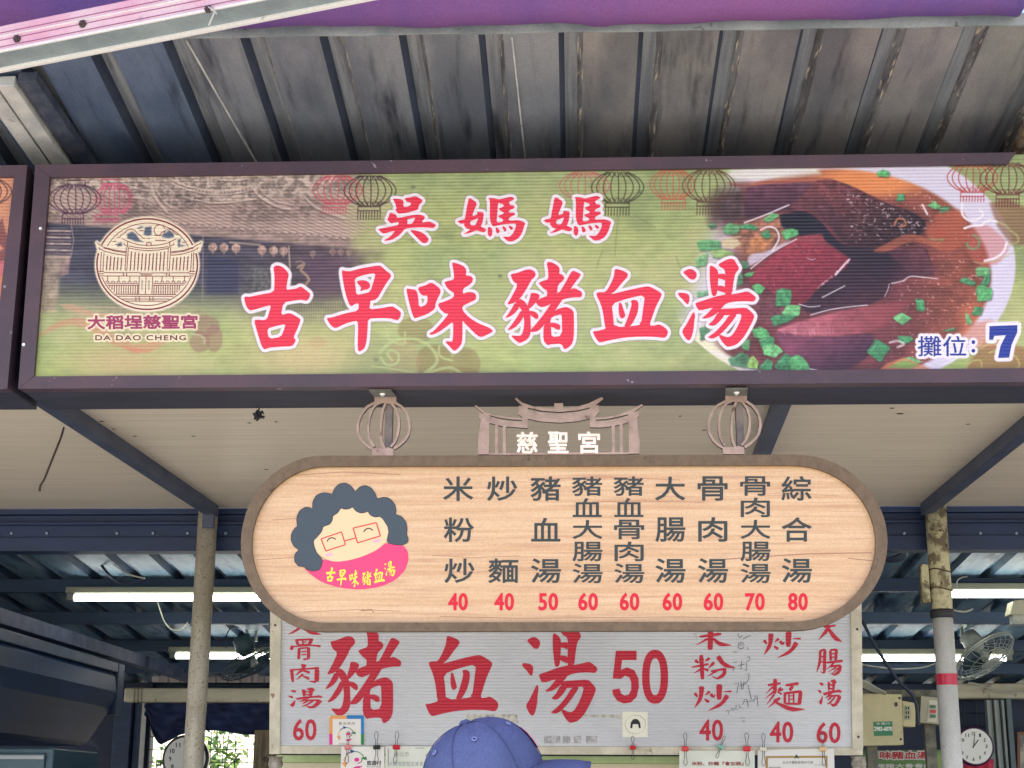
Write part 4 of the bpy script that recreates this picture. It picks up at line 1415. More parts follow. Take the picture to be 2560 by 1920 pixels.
LEAFM = [mat('leaf_light', (.16, .26, .05, 1), rough=.5, trans=.4), mat('leaf_mid', (.08, .17, .035, 1), rough=.5, trans=.4), mat('leaf_dark', (.035, .08, .02, 1), rough=.5, trans=.3)]
shrub((at(415, 1900, 11.6).x, 11.6), .34, 2.05, 900, 1, 'leafy shrub filling the left corner of the rear window')
shrub((at(560, 1900, 12.0).x, 12.0), .40, 2.3, 1000, 2, 'leafy shrub outside the rear window right of the left post')

# ---------------------------------------------------------------- person in a blue cap
YP = 2.7
M_CAP = mat('blue_cotton_twill', S(74, 84, 122), rough=.9, col2=S(64, 74, 110), nscale=9, bump=.35, bscale=26, bstretch=(1.6, 1, .8), grain=.10, spec=.2)
M_STITCH = mat('cap_stitching', S(58, 66, 108), rough=.9)
M_SKIN = mat('skin', (.42, .24, .16, 1), rough=.5)
M_SHIRT = mat('grey_shirt', S(92, 98, 110), rough=.85)
M_TROU = mat('dark_trousers', S(48, 50, 60), rough=.85)
M_HAIRP = mat('black_hair', S(30, 26, 24), rough=.6)
px_, zc_ = at(1212, 1860, YP).x, at(1212, 1795, YP).z       # top of the cap
per = thing('person', 'person in a blue baseball cap at the bottom edge, facing right below the price sign', 'person', (px_, YP, 0))
HD = Vector((px_, YP, zc_ - .115))                       # centre of the head
fwd = Vector((.985, .17, 0)).normalized()
side = Vector((0, 0, 1)).cross(fwd).normalized()
J, E2, RAD = [], [], []


def joint(p, r_, par=None):
    J.append(Vector(p))
    RAD.append(r_)
    if par is not None:
        E2.append((par, len(J) - 1))
    return len(J) - 1


B = lambda f, s, z: Vector((px_, YP, 0)) - fwd * .02 + fwd * f + side * s + Vector((0, 0, z))
hz = zc_ - .015
pel = joint(B(-.02, 0, hz * .53), (.155, .105))
wa = joint(B(-.02, 0, hz * .62), (.135, .095), pel)
ch = joint(B(-.01, 0, hz * .74), (.165, .11), wa)
nk0 = joint(B(-.015, 0, hz * .815), (.085, .075), ch)
nk1 = joint(B(0, 0, hz * .862), (.052, .052), nk0)
ja = joint(B(.028, 0, hz * .893), (.076, .076), nk1)
joint(B(.072, 0, hz * .882), (.036, .036), ja)
fa = joint(B(.024, 0, hz * .933), (.090, .090), ja)
cr = joint(B(.012, 0, hz * .966), (.074, .074), fa)
for s in (1, -1):
    cl_ = joint(B(-.015, s * .095, hz * .812), (.066, .066), nk0)
    sh_ = joint(B(-.018, s * .178, hz * .795), (.060, .060), cl_)
    um_ = joint(B(-.020, s * .205, hz * .72), (.050, .050), sh_)
    el_ = joint(B(-.02, s * .225, hz * .63), (.042, .042), um_)
    wr = joint(B(.05, s * .225, hz * .49), (.027, .027), el_)
    pm_ = joint(B(.07, s * .222, hz * .452), (.022, .038), wr)
    for k, (ff, ln) in enumerate([(.03, .075), (.012, .085), (-.006, .08), (-.022, .062)]):
        b0 = joint(B(.078 + ff, s * .222, hz * .43), (.0095, .0095), pm_)
        b1 = joint(B(.086 + ff, s * .215, hz * .43 - ln * .55), (.0085, .0085), b0)
        joint(B(.09 + ff * .9, s * .198, hz * .43 - ln), (.0075, .0075), b1)
    t0 = joint(B(.105, s * .205, hz * .452), (.0105, .0105), pm_)
    joint(B(.125, s * .195, hz * .43), (.0085, .0085), t0)
    hp = joint(B(-.02, s * .095, hz * .49), (.092, .095), pel)
    kn = joint(B(.0, s * .1, hz * .275), (.058, .06), hp)
    an_ = joint(B(-.03, s * .105, hz * .055), (.036, .04), kn)
    he = joint(B(-.04, s * .105, .03), (.034, .034), an_)
    joint(B(.13, s * .12, .022), (.04, .024), an_)
me = bpy.data.meshes.new('body')
me.from_pydata([tuple(p - Vector(per.location)) for p in J], E2, [])
tmp = bpy.data.objects.new('body', me)
SC.collection.objects.link(tmp)
sk = tmp.modifiers.new('skin', 'SKIN')
sk.use_smooth_shade = True
for i, v in enumerate(me.skin_vertices[0].data):
    v.radius = RAD[i]
    v.use_root = i == 0
tmp.modifiers.new('sub', 'SUBSURF').levels = 2
dg = bpy.context.evaluated_depsgraph_get()
bm_ = bpy.data.meshes.new_from_object(tmp.evaluated_get(dg))
bpy.data.objects.remove(tmp)
bm_.materials.clear()
for m_ in (M_SKIN, M_SHIRT, M_TROU):
    bm_.materials.append(m_)
for p in bm_.polygons:
    z = p.center.z
    lat = abs(p.center.dot(side))
    p.use_smooth = True
    if z > hz * .84:
        mi = 0
    elif z > hz * .52 and not (lat > .19 and z < hz * .6):
        mi = 1
    elif lat > .17 and z > hz * .36:
        mi = 0
    else:
        mi = 2
    p.material_index = mi
body = bpy.data.objects.new('body', bm_)
SC.collection.objects.link(body)
body.parent = per
WL[body.name] = Vector(per.location)
# face
fcm = MB()
F = lambda f, s, z: HD + fwd * f + side * s + Vector((0, 0, z))
fcm.tube([F(.090, 0, -.008), F(.098, 0, -.03), F(.108, 0, -.046), F(.090, 0, -.056)], [.010, .013, .016, .010], 10)
fcm.build('nose', M_SKIN, per, smooth=True)
for s in (1, -1):
    e_ = MB()
    e_.tube([F(.084, s * .032, -.006), F(.094, s * .032, -.006), F(.097, s * .032, -.006)], [.013, .010, .004], 12)
    e_.build('eye', M_LINE, per, smooth=True)
    e_ = MB()
    e_.tube([F(.012, s * .072, -.0), F(.0, s * .082, -.005), F(-.002, s * .083, -.03), F(.010, s * .070, -.048)], [.008, .012, .011, .006], 10)
    e_.build('ear', M_SKIN, per, smooth=True)
e_ = MB()
e_.tube([F(.074, -.024, -.080), F(.088, 0, -.078), F(.074, .024, -.080)], [.004, .008, .004], 8)
e_.build('mouth', mat('lips', (.35, .13, .11, 1), rough=.5), per, smooth=True)
e_ = MB()
vs = []
for i in range(15):
    an = R(100 + 160 * i / 14)
    for j, (rr, z) in enumerate([(1.06, .02), (1.09, -.02), (1.06, -.06), (.96, -.09)]):
        vs.append(F(.086 * rr * math.cos(an) + .018, .086 * rr * math.sin(an), z))
e_.add(vs, [(i * 4 + j, i * 4 + j + 1, (i + 1) * 4 + j + 1, (i + 1) * 4 + j) for i in range(14) for j in range(3)])
o = e_.build('hair', M_HAIRP, per, smooth=True)
o.modifiers.new('thick', 'SOLIDIFY').thickness = .012

# the cap itself, tipped a little forward
tipf = R(-19)
cu = (Vector((0, 0, 1)) * math.cos(tipf) + fwd * math.sin(tipf)).normalized()
cf = side.cross(cu).normalized()
CC = HD + Vector((0, 0, -.008))
CP = lambda f, s, z: CC + cf * f + side * s + cu * z
caps = MB()
NA, NR = 60, 16
vs = []
for j in range(NR + 1):
    ph = R(92 * j / NR)
    for i in range(NA):
        an = 2 * math.pi * i / NA
        rr = math.sin(ph) ** .86 if ph > 0 else 0
        seam = 1 - .010 * max(0, 1 - abs(((an / (math.pi / 3)) % 1) - .0) * 16) - .010 * max(0, 1 - abs(((an / (math.pi / 3)) % 1) - 1.0) * 16)
        f_ = .108 * rr * math.cos(an) * seam + .004
        s_ = .088 * rr * math.sin(an) * seam
        z = .118 * max(math.cos(ph), -.04) ** (1 if ph < 1.57 else 1) if ph < 1.57 else -.008
        z += .010 * math.sin(ph) * max(0, math.cos(an)) * (1 if ph < 1.3 else .6)
        z += .0015 * math.sin(an * 7 + ph * 5)
        vs.append(CP(f_, s_, z))
fs = []
for j in range(NR):
    for i in range(NA):
        a_, b_ = j * NA + i, j * NA + (i + 1) % NA
        fs.append((a_, a_ + NA, b_ + NA, b_))
caps.add(vs, fs)
cap_o = caps.build('cap', M_CAP, per, smooth=True)
md = cap_o.modifiers.new('thick', 'SOLIDIFY')
md.thickness = .003
bt = MB()
bt.tube([CP(.004, 0, .116), CP(.004, 0, .121), CP(.004, 0, .125)], [.010, .010, .005], 14)
bt.build('cap_button', M_CAP, cap_o, smooth=True)
bm2 = MB()
vs = []
n_ = 24
for i in range(n_ + 1):
    t = -1 + 2 * i / n_
    an = t * R(62)
    b0 = (.106 * math.cos(an) + .003, .088 * math.sin(an) * 1.02)
    ext = .079 * math.sqrt(max(0, 1 - (t * .98) ** 4))
    for k in range(5):
        q_ = k / 4
        vs.append(CP(b0[0] + ext * q_, b0[1] * (1 + .04 * q_), .004 - .050 * (abs(t) ** 2) * q_ - .016 * q_ - .012 * q_ ** 2 + .010 * math.cos(an)))
bm2.add(vs, [(i * 5 + k, (i + 1) * 5 + k, (i + 1) * 5 + k + 1, i * 5 + k + 1) for i in range(n_) for k in range(4)])
br = bm2.build('brim', M_CAP, cap_o, smooth=True)
br.modifiers.new('thick', 'SOLIDIFY').thickness = .004
M_EYE = mat('eyelet', S(110, 118, 166), rough=.6)


def crown(an_deg, ph_deg, out=0.002):
    an, ph = R(an_deg), R(ph_deg)
    rr = math.sin(ph) ** .86
    f_, s_, z = .108 * rr * math.cos(an) + .004, .088 * rr * math.sin(an), .118 * math.cos(ph) + .010 * math.sin(ph) * max(0, math.cos(an))
    nn = (cf * (f_ / .108) + side * (s_ / .088) + cu * (z / .118)).normalized()
    return CP(f_, s_, z) + nn * out, nn


for k in range(6):
    st_ = MB()
    st_.tube([crown(k * 60, p_, .0012)[0] for p_ in range(6, 88, 6)], .0009, 6)
    st_.build('seam', M_STITCH, cap_o, smooth=True)
    p_, nn = crown(k * 60 + 30, 42, .002)
    ax = nn.cross(Vector((0, 0, 1))).normalized()
    ay = nn.cross(ax)
    st_ = MB()
    st_.tube([p_ + ax * .0038 * math.cos(i * .524) + ay * .0038 * math.sin(i * .524) for i in range(12)], .0013, 6, closed=True)
    st_.build('eyelet', M_EYE, cap_o, smooth=True)
lg = MB()
ring = [[crown(a_, p_, .003)[0] for a_ in (-14, -7, 0, 7, 14)] for p_ in (52, 60, 68, 75)]
lg.add([p for r_ in ring for p in r_], [(i * 5 + j, (i + 1) * 5 + j, (i + 1) * 5 + j + 1, i * 5 + j + 1) for i in range(3) for j in range(4)])
lg.build('pink_patch', mat('pink_patch', S(240, 120, 170), rough=.7), cap_o, smooth=True)
# ---------------------------------------------------------------- the long banner sign
SIGN_LOC = P_SIGN.at(1300, 960)
banner = thing('banner_sign', 'long green banner sign with big red brushed dish name and a bowl of soup', 'sign', SIGN_LOC)

OUT = [(88, 412), (2700, 379), (2700, 954), (45, 972)]
fm = MB()
fm.slab([[(88, 412), (2541, 381), (2520, 409.5), (124, 443)]], P_SIGN, -0.03, 0.012)
fm.slab([[(88.4, 412.6), (123.6, 443.4), (84, 940.6), (45.3, 971.4)]], P_SIGN, -0.03, 0.0135)
fm.slab([[(45, 972), (84, 941), (2700, 919), (2700, 954)]], P_SIGN, -0.03, 0.012)
fm.slab([[(2672, 408), (2700, 406), (2700, 919), (2672, 920)]], P_SIGN, -0.03, 0.0135)
fm.build('frame', M_PAINT, banner, bevel=0.002)
case = MB()
q0 = [P_SIGN.at(u, v) + Vector((0, .031, .001)) for u, v in [(46, 971), (2700, 953), (2700, 400), (90, 420)]]
q1 = [p + Vector((0, 0.2, 0.0)) for p in q0]
case.hexa(q0, q1)
case.build('case', M_UNDER, banner, bevel=0.002)

pr = Print(P_SIGN, [(112, 430), (2690, 384), (2690, 928), (72, 950)], 1500, 330)
U, V = pr.U, pr.V

# green paper with streaks
n1 = vnoise(U, V, 240, 130, 3, 5)
n2 = vnoise(U, V, 40, 9, 9, 4)
n3 = vnoise(U, V, 500, 240, 5, 3)
base = np.array([166, 176, 112.])
pr.C[:] = base
blend((146, 163, 108), sm(n1, 0.42, 0.7) * 0.8)
blend((186, 190, 122), sm(n3, 0.5, 0.75) * 0.6)
blend((140, 158, 112), (1 - sm(V, 440, 560)) * 0.55)
blend((172, 196, 104), sm(V, 800, 930) * sm(n3, 0.35, 0.6) * 0.7)
blend((190, 178, 122), sm(n3, 0.52, 0.72) * sm(V, 620, 760) * 0.5)
n2b = vnoise(U, V, 22, 16, 19, 4)
pr.C *= (0.86 + 0.14 * n2 + 0.16 * n2b)[..., None]
n4 = vnoise(U, V, 150, 130, 61, 5)
blend((124, 140, 92), sm(n4, .55, .75) * .5)
blend((196, 192, 138), sm(n4, .45, .25) * .45)
blend((206, 204, 150), np.exp(-((U - 1250) / 420) ** 2 - ((V - 800) / 110) ** 2) * .35)
cr = vnoise(U, V, 90, 90, 21, 5)
blend((120, 130, 88), np.exp(-((cr - 0.5) / 0.006) ** 2) * sm(n3, .55, .7) * 0.3)
for pts in [[(1546, 540), (1540, 600), (1537, 640)], [(1508, 624), (1497, 650), (1492, 672)], [(1586, 538), (1610, 552), (1640, 570)], [(1690, 640), (1700, 668)], [(1045, 700), (1048, 712)], [(1020, 600), (1140, 590)], [(1030, 590), (1032, 610)]]:
    pr.line(pts, 2.5, (104, 112, 70), .45, 3)
for x, y in [(1033, 468), (1600, 480), (1410, 520), (1250, 690), (940, 900)]:
    pr.poly(ell(x, y, 6, 4, 8), (84, 100, 84), .6, 4)
# peach washes low on the left
blend((206, 178, 130), np.exp(-((U - 300) / 140) ** 2 - ((V - 905) / 50) ** 2) * 0.75)
blend((210, 186, 138), np.exp(-((U - 760) / 150) ** 2 - ((V - 890) / 60) ** 2) * 0.75)
blend((212, 176, 152), np.exp(-((U - 310) / 120) ** 2 - ((V - 800) / 40) ** 2) * 0.6)

# -- temple photograph on the left
eave = 530 + (U - 100) * 0.086
fade = (1 - sm(U + (vnoise(U, V, 60, 60, 31, 4) - 0.5) * 120, 840, 985)) * (1 - sm(V + (n1 - 0.5) * 90, 690, 820)) * (1 - 0.5 * sm(U, 240, 60) * sm(V, 650, 760))
T = np.zeros_like(pr.C)
T[:] = (186, 162, 148)
ts = np.sin((U * 0.62 - V * 0.95 - ((V - 430) ** 2) * 0.0022) * 2 * np.pi / 13.5)
til = sm(ts, -0.6, 0.5)
T = T * (0.86 + 0.19 * til[..., None])
on = vnoise(U, V, 13, 10, 41, 4)
on2 = vnoise(U, V, 5, 4, 45, 2)
ridge = 515 - 0.00030 * (U - 520) ** 2 + (vnoise(U, V, 90, 400, 47, 2) - 0.5) * 34
rm = (1 - sm(V, ridge - 8, ridge + 5))
orn = np.stack([190 + 0 * U, 172 + 0 * U, 158 + 0 * U], -1) * (0.66 + 0.46 * sm(on * 0.6 + on2 * 0.4, 0.3, 0.72))[..., None]
T = T * (1 - rm[..., None]) + orn * rm[..., None]
for (ax, ay, aw, ad) in [(330, 520, 80, 46), (640, 530, 90, 36), (770, 520, 60, 30), (470, 505, 60, 26)]:
    m = np.exp(-((U - ax) / aw) ** 2 - ((V - ay) / ad) ** 2)[..., None]
    dk = np.array([104, 90, 88]) * (0.66 + .8 * sm(on, 0.35, 0.65))[..., None]
    T = T * (1 - m * 0.55) + dk * m * 0.55
# scalloped eave ends, a pale fascia, then the dark porch
sc = eave + 9 * np.abs(np.sin((U - V * 0.1) * np.pi / 18.0)) - 4
m = np.exp(-((V - sc - 2) / 3.0) ** 2)
T = T * (1 - 0.85 * m[..., None]) + np.array([74, 62, 66]) * 0.85 * m[..., None]
fas = sm(V, sc, sc + 2)
T = T * (1 - fas[..., None]) + (np.array([158, 136, 126]) * (0.72 + 0.5 * on[..., None])) * fas[..., None]
por = sm(V, eave + 20, eave + 30)
dark = np.stack([66 + 24 * sm(U, 480, 900), 66 + 8 * sm(U, 480, 900), 80 - 2 * sm(U, 480, 900)], -1) * (0.66 + 0.65 * vnoise(U, V, 50, 14, 51, 4))[..., None]
T = T * (1 - por[..., None]) + dark * por[..., None]
pr.C[:] = pr.C * (1 - fade[..., None]) + T * fade[..., None]
# carved ridges of the roof
for pts, wd in [([(427, 447), (466, 464), (527, 476), (588, 474), (640, 460)], 5), ([(430, 458), (470, 474), (530, 486), (592, 483), (645, 470)], 3.5), ([(461, 493), (539, 507), (640, 497)], 4), ([(376, 446), (381, 480), (398, 507), (417, 529)], 7), ([(388, 446), (392, 476), (410, 502), (430, 520)], 4),
                ([(632, 468), (648, 490), (690, 514), (724, 522)], 6), ([(645, 462), (662, 486), (700, 506), (735, 512)], 3.5), ([(762, 492), (790, 518), (860, 546)], 5), ([(300, 452), (330, 468), (372, 476)], 4), ([(330, 494), (372, 498)], 4), ([(540, 446), (580, 452), (620, 446)], 4)]:
    q = smooth(pts)
    pr.line([(x, y + wd * .9) for x, y in q], wd * .8, (110, 94, 92), .7, 2.5)
    pr.line(q, wd, (212, 192, 176), .75, 2.5)
rs = np.random.default_rng(9)
for _ in range(90):
    x, y = rs.uniform(300, 780), rs.uniform(446, 515)
    if y < 520 - 0.0003 * (x - 520) ** 2:
        t0, r_ = rs.uniform(0, 6.28), rs.uniform(4, 10)
        pr.line([(x + r_ * math.cos(t0 + a_ * .7) * (1 - a_ * .1), y + r_ * .7 * math.sin(t0 + a_ * .7)) for a_ in range(6)], 2, (104, 88, 86) if rs.random() < .55 else (216, 198, 182), .55, 2)
for x in range(440, 640, 9):
    yy = 468 + 0.0009 * 0 + 12 - ((x - 540) / 100) ** 2 * 14
    pr.poly(ell(x, yy, 3.4, 3, 8), (214, 196, 180), .7, 2)
# carved porch end and its column at the far left
for i, y in enumerate(range(574, 640, 8)):
    pr.poly([(112, y), (178 - 2 * (i % 3), y + 2), (178, y + 6), (110, y + 5)], (188, 164, 150) if i % 2 == 0 else (120, 100, 102), 0.9, 3, (0.35, 10, 60 + i))
pr.poly([(104, 640), (176, 640), (172, 662), (150, 690), (140, 780), (98, 780)], (172, 152, 128), 0.75, 10, (0.4, 16, 71))
pr.poly([(150, 660), (176, 640), (172, 684), (152, 692)], (150, 124, 120), 0.8, 4, (0.3, 8, 72))
pr.line([(178, 560), (184, 600), (178, 640)], 3, (160, 140, 140), 0.7)
for x in range(200, 470, 17):
    pr.line([(x, 764), (x - 2, 800)], 2.5, (196, 170, 138), 0.28)
pr.line([(150, 762), (300, 770), (470, 764)], 3, (206, 178, 150), 0.45)
pr.poly([(330, 640), (440, 650), (440, 760), (330, 760)], (40, 50, 78), 0.55, 10)
pr.line([(508, 560), (506, 760)], 4, (150, 134, 140), 0.6)
pr.poly([(520, 640), (596, 648), (596, 735), (516, 735)], (44, 48, 80), 0.6, 6)
pr.poly([(612, 660), (690, 668), (690, 735), (610, 735)], (84, 84, 84), 0.5, 6, (0.5, 8, 77))
pr.poly([(634, 672), (676, 676), (674, 724), (632, 724)], (104, 104, 96), 0.5, 4, (0.7, 6, 78))
pr.poly([(760, 640), (880, 652), (862, 740), (770, 740)], (92, 62, 88), 0.45, 26)
pr.line([(722, 616), (727, 716)], 4, (168, 150, 138), 0.9)
pr.line([(745, 668), (760, 660), (752, 676), (768, 690), (773, 700), (764, 712), (745, 716)], 7, (158, 132, 112), 0.9)
pr.line([(740, 655), (752, 652), (762, 658)], 4, (150, 126, 110), 0.7)
for x in range(728, 860, 6):
    pr.line([(x, 752), (x - 1, 806)], 1.8, (206, 204, 150), 0.34)
pr.line([(575, 606), (650, 612)], 5, (176, 156, 138), 0.75)
for x, y, r in [(532, 618, 11), (560, 619, 11), (590, 620, 11), (655, 625, 11), (684, 626, 11), (709, 627, 11), (782, 634, 8), (831, 629, 8), (852, 630, 8), (872, 631, 7)]:
    al = 1.0 if x < 720 else 0.5
    pr.poly(ell(x, y, r, r * 1.05, 14), (176, 146, 132), al, 3, (0.4, 7, 81))
    pr.line([(x - r * 0.5, y - r), (x - r * 0.5, y + r)], 1.2, (110, 84, 84), 0.5 * al)
    pr.line([(x + r * 0.4, y - r), (x + r * 0.4, y + r)], 1.2, (110, 84, 84), 0.5 * al)
    pr.line([(x, y + r), (x, y + r + 5)], 3, (150, 124, 114), al)

# -- cloud scrolls
BR = (142, 124, 78)
for cx, cy, rx, ry, al in [(1040, 825, 45, 34, .5), (1085, 905, 46, 44, .6), (1165, 910, 36, 40, .55), (1010, 905, 40, 60, .28), (1140, 940, 60, 24, .5), (795, 855, 22, 14, .3)]:
    pr.poly(ell(cx, cy, rx, ry), BR if al > .3 else (196, 150, 112), al, 5)
LG = (186, 200, 134)
for pts, wd in [([(965, 820), (975, 850), (1010, 860), (1012, 830)], 5), ([(950, 880), (985, 852), (1040, 848), (1080, 872), (1092, 905), (1060, 935)], 8), ([(980, 900), (968, 884), (980, 876), (996, 886), (992, 908), (966, 912), (952, 894)], 6), ([(1098, 866), (1100, 890), (1130, 902)], 6), ([(1060, 940), (1092, 925), (1130, 920), (1160, 940)], 7), ([(930, 915), (1000, 925), (1060, 938)], 4)]:
    pr.line(smooth(pts), wd, LG, .75, 3)
MV = (150, 112, 98)
for cx, cy, rx, ry, al in [(515, 815, 34, 27, .75), (500, 855, 26, 26, .75), (535, 846, 22, 34, .75), (498, 790, 22, 16, .3)]:
    pr.poly(ell(cx, cy, rx, ry), MV, al * .75, 4)
pr.line([(480, 836), (500, 838), (512, 848), (510, 858)], 5, (190, 184, 140), .8, 3)
OR = (206, 146, 112)
pr.poly([(95, 838), (140, 805), (190, 792), (230, 800), (280, 835), (340, 862), (400, 850), (440, 842), (400, 866), (340, 878), (280, 862), (220, 822), (180, 812), (140, 822), (98, 842)], OR, .6, 4)
pr.poly([(150, 762), (180, 760), (240, 782), (300, 786), (300, 792), (230, 792), (170, 776)], (214, 160, 130), .55, 4)
pr.poly([(300, 865), (360, 874), (400, 868), (370, 882), (330, 882)], (214, 120, 100), .5, 3)

# -- the bowl of soup on the right
cx0, cy0 = 2096, 664
wob = 1 + 0.01 * np.sin(np.arctan2(V - cy0, U - cx0) * 7)
rO = np.hypot((U - cx0) / 446, (V - cy0) / 318)
rI = np.hypot((U - 2085) / 396, (V - 690) / 270)
lf = sm(U + (V - 660) * 0.15 * np.sign(V - 660) + (vnoise(U, V, 40, 40, 93, 3) - .5) * 80, 1770, 1880)
rim = (1 - sm(rO, 0.985, 1.0))
blend((214, 208, 224), rim * sm(U + 0.35 * (V - 660), 1720, 1800))
blend((232, 228, 190), rim * (1 - sm(U, 1740, 1980)) * sm(V, 780, 860))
ins = (1 - sm(rI, 0.97, 1.01))
nz = vnoise(U, V, 30, 22, 91, 4)
sp = vnoise(U, V, 5, 4, 95, 2)
soup = np.stack([156 - 36 * sm(U, 2420, 2200), 86 - 24 * sm(U, 2420, 2200), 68 + 0 * U], -1) * (0.62 + 0.5 * nz)[..., None]
soup = soup * (1 - 0.4 * sm(V, 560, 440)[..., None]) + np.array([226, 146, 88]) * 0.4 * sm(V, 560, 440)[..., None]
hot = sm(np.hypot((U - 2180) / 190, (V - 450) / 60), 1.0, 0.4)
soup = soup * (1 - hot[..., None]) + np.array([222, 138, 84]) * hot[..., None]
hot = sm(np.hypot((U - 2440) / 60, (V - 800) / 80), 1.0, 0.2) * .8
soup = soup * (1 - hot[..., None]) + np.array([196, 110, 76]) * hot[..., None]
soup = soup + (sm(sp, 0.74, 0.84) * sm(U, 2180, 2260))[..., None] * 70
lm = ins * lf
pr.C[:] = pr.C * (1 - lm[..., None]) + soup * lm[..., None]
Z = lambda pts: zm(pts, 1700, 380, 2.572)
PT = lambda pts, col, al=1.0, soft=2.5, nz_=None: pr.poly(Z(pts if len(pts) < 7 else chaikin(pts, .2)), col, al, soft, nz_)
PG = lambda pts, p0, c0, p1, c1, al=1.0, soft=3.5, nz_=None: pr.grad(Z(chaikin(pts, .15)), Z([p0])[0], c0, Z([p1])[0], c1, al, soft, nz_)
PL = lambda pts, wd, col, al=1.0: pr.line(Z(smooth(pts) if len(pts) > 2 else pts), wd * .72, col, al, 1.8)
PT([(330, 110), (880, 95), (900, 140), (700, 165), (420, 190), (300, 160)], (226, 222, 214), .9, 14)
PT([(300, 200), (700, 175), (890, 165), (880, 230), (420, 250)], (170, 96, 78), .8, 8)
PT([(170, 330), (250, 240), (420, 215), (430, 450), (350, 470), (200, 440)], (66, 52, 54), .92, 40, (.5, 14, 101))
PG([(412, 228), (560, 205), (880, 190), (960, 240), (900, 430), (660, 370), (415, 446)], (600, 210), (100, 60, 76), (620, 420), (58, 34, 50), 1, 4, (.25, 14, 103))
PG([(880, 180), (960, 168), (1100, 215), (1330, 330), (1500, 390), (1580, 440), (1578, 500), (1480, 600), (1250, 612), (1060, 600), (960, 470), (840, 390), (700, 360), (790, 280)], (1020, 200), (112, 62, 66), (1330, 600), (36, 22, 30), 1, 4, (.4, 9, 104))
PG([(700, 360), (790, 280), (900, 260), (1040, 420), (1060, 600), (960, 470), (840, 390)], (800, 290), (96, 54, 62), (1040, 580), (52, 32, 44), .8, 12, (.3, 10, 108))
PT([(1200, 470), (1400, 370), (1560, 420), (1578, 500), (1480, 600), (1280, 610), (1190, 580)], (52, 32, 38), .6, 30, (.9, 8, 105))
PT([(300, 480), (640, 400), (700, 420), (760, 540), (620, 620), (450, 720), (380, 660)], (150, 104, 80), .85, 22, (.6, 14, 106))
PG([(640, 400), (800, 380), (900, 440), (1000, 560), (1060, 600), (1250, 612), (1330, 640), (1580, 600), (1640, 790), (1480, 800), (1360, 842), (1330, 930), (1200, 985), (830, 1045), (770, 990), (900, 870), (1100, 710), (960, 600), (900, 530), (760, 540), (650, 480)], (800, 470), (18, 22, 38), (1120, 960), (62, 34, 48), 1, 5, (.3, 16, 107))
PG([(1100, 640), (1330, 640), (1400, 720), (1360, 842), (1200, 900), (1020, 900), (1100, 720)], (1200, 650), (28, 22, 38), (1150, 900), (50, 30, 48), .8, 26, (.25, 14, 128))
PG([(440, 805), (560, 690), (740, 560), (800, 540), (915, 525), (925, 570), (1000, 620), (1098, 690), (1050, 760), (880, 880), (800, 980), (720, 985), (620, 920), (520, 850), (450, 840)], (640, 620), (150, 58, 72), (800, 960), (112, 38, 54), 1, 4, (.22, 7, 109))
PG([(740, 560), (800, 540), (915, 525), (925, 570), (1000, 620), (1098, 690), (1000, 640), (900, 600)], (800, 540), (150, 82, 86), (1000, 650), (104, 44, 56), .6, 8, (.3, 6, 129))
PG([(1330, 640), (1560, 600), (1660, 800), (1480, 805), (1390, 700)], (1540, 620), (104, 58, 64), (1400, 800), (60, 34, 50), .9, 8, (.25, 12, 110))
PG([(600, 1150), (780, 1085), (1000, 1030), (1210, 990), (1480, 950), (1430, 1000), (1320, 1110), (1180, 1170), (990, 1185), (760, 1180)], (700, 1130), (186, 108, 120), (1400, 990), (132, 60, 68), .95, 6, (.25, 14, 111))
PG([(600, 1150), (760, 1182), (990, 1190), (1250, 1160), (1230, 1300), (1080, 1405), (880, 1410), (700, 1340)], (850, 1170), (126, 68, 92), (980, 1400), (62, 36, 58), .95, 8, (.2, 14, 112))
PG([(1210, 990), (1480, 950), (1430, 1050), (1330, 1130), (1080, 1150)], (1250, 1010), (150, 78, 84), (1330, 1120), (134, 66, 72), .6, 16)
PT([(460, 940), (620, 930), (740, 1000), (600, 1130), (480, 1060)], (110, 66, 74), .8, 14, (.45, 8, 113))
rs = np.random.default_rng(15)
for _ in range(26):
    x = rs.uniform(650, 1000)
    PL([(x, 1180 + rs.uniform(-20, 6)), (x + rs.uniform(-12, 4), 1150 + rs.uniform(-30, 10))], rs.uniform(2, 4), (206, 140, 150), rs.uniform(.3, .7))
for _ in range(40):
    t = rs.random()
    x, y = 880 + 215 * t, 880 - 185 * t
    PL([(x, y), (x + rs.uniform(-10, 10), y + rs.uniform(-8, 8))], rs.uniform(1.5, 4), (216, 180, 190), rs.uniform(.3, .9))
for pts, wd in [([(415, 455), (560, 400), (700, 340)], 5), ([(455, 750), (600, 640), (750, 560)], 4), ([(1360, 845), (1430, 830), (1480, 800), (1560, 805), (1655, 815)], 3.4), ([(840, 1048), (960, 1015), (1090, 995), (1205, 985)], 3.4), ([(915, 935), (1060, 860)], 3.4), ([(765, 978), (830, 995), (900, 990)], 3), ([(1345, 850), (1335, 890), (1315, 930)], 2.4), ([(820, 685), (850, 692), (870, 685)], 2), ([(1000, 790), (1060, 720), (1090, 690)], 6), ([(830, 1395), (890, 1405)], 5), ([(520, 500), (570, 480), (620, 500), (635, 560), (590, 640)], 6), ([(700, 1060), (640, 1090)], 3), ([(200, 1280), (310, 1330), (360, 1370)], 5), ([(1560, 340), (1590, 400)], 7)]:
    PL(pts, wd, (236, 228, 232), .85)
PT([(440, 660), (560, 640), (650, 590), (720, 560), (640, 620), (480, 720), (430, 740)], (214, 204, 220), .8, 6)
PT([(460, 560), (560, 500), (600, 560), (540, 640), (440, 640)], (190, 128, 84), .9, 10, (.4, 10, 115))
PT([(255, 580), (300, 555), (370, 560), (392, 590), (340, 625), (280, 615)], (206, 190, 150), .95, 5)
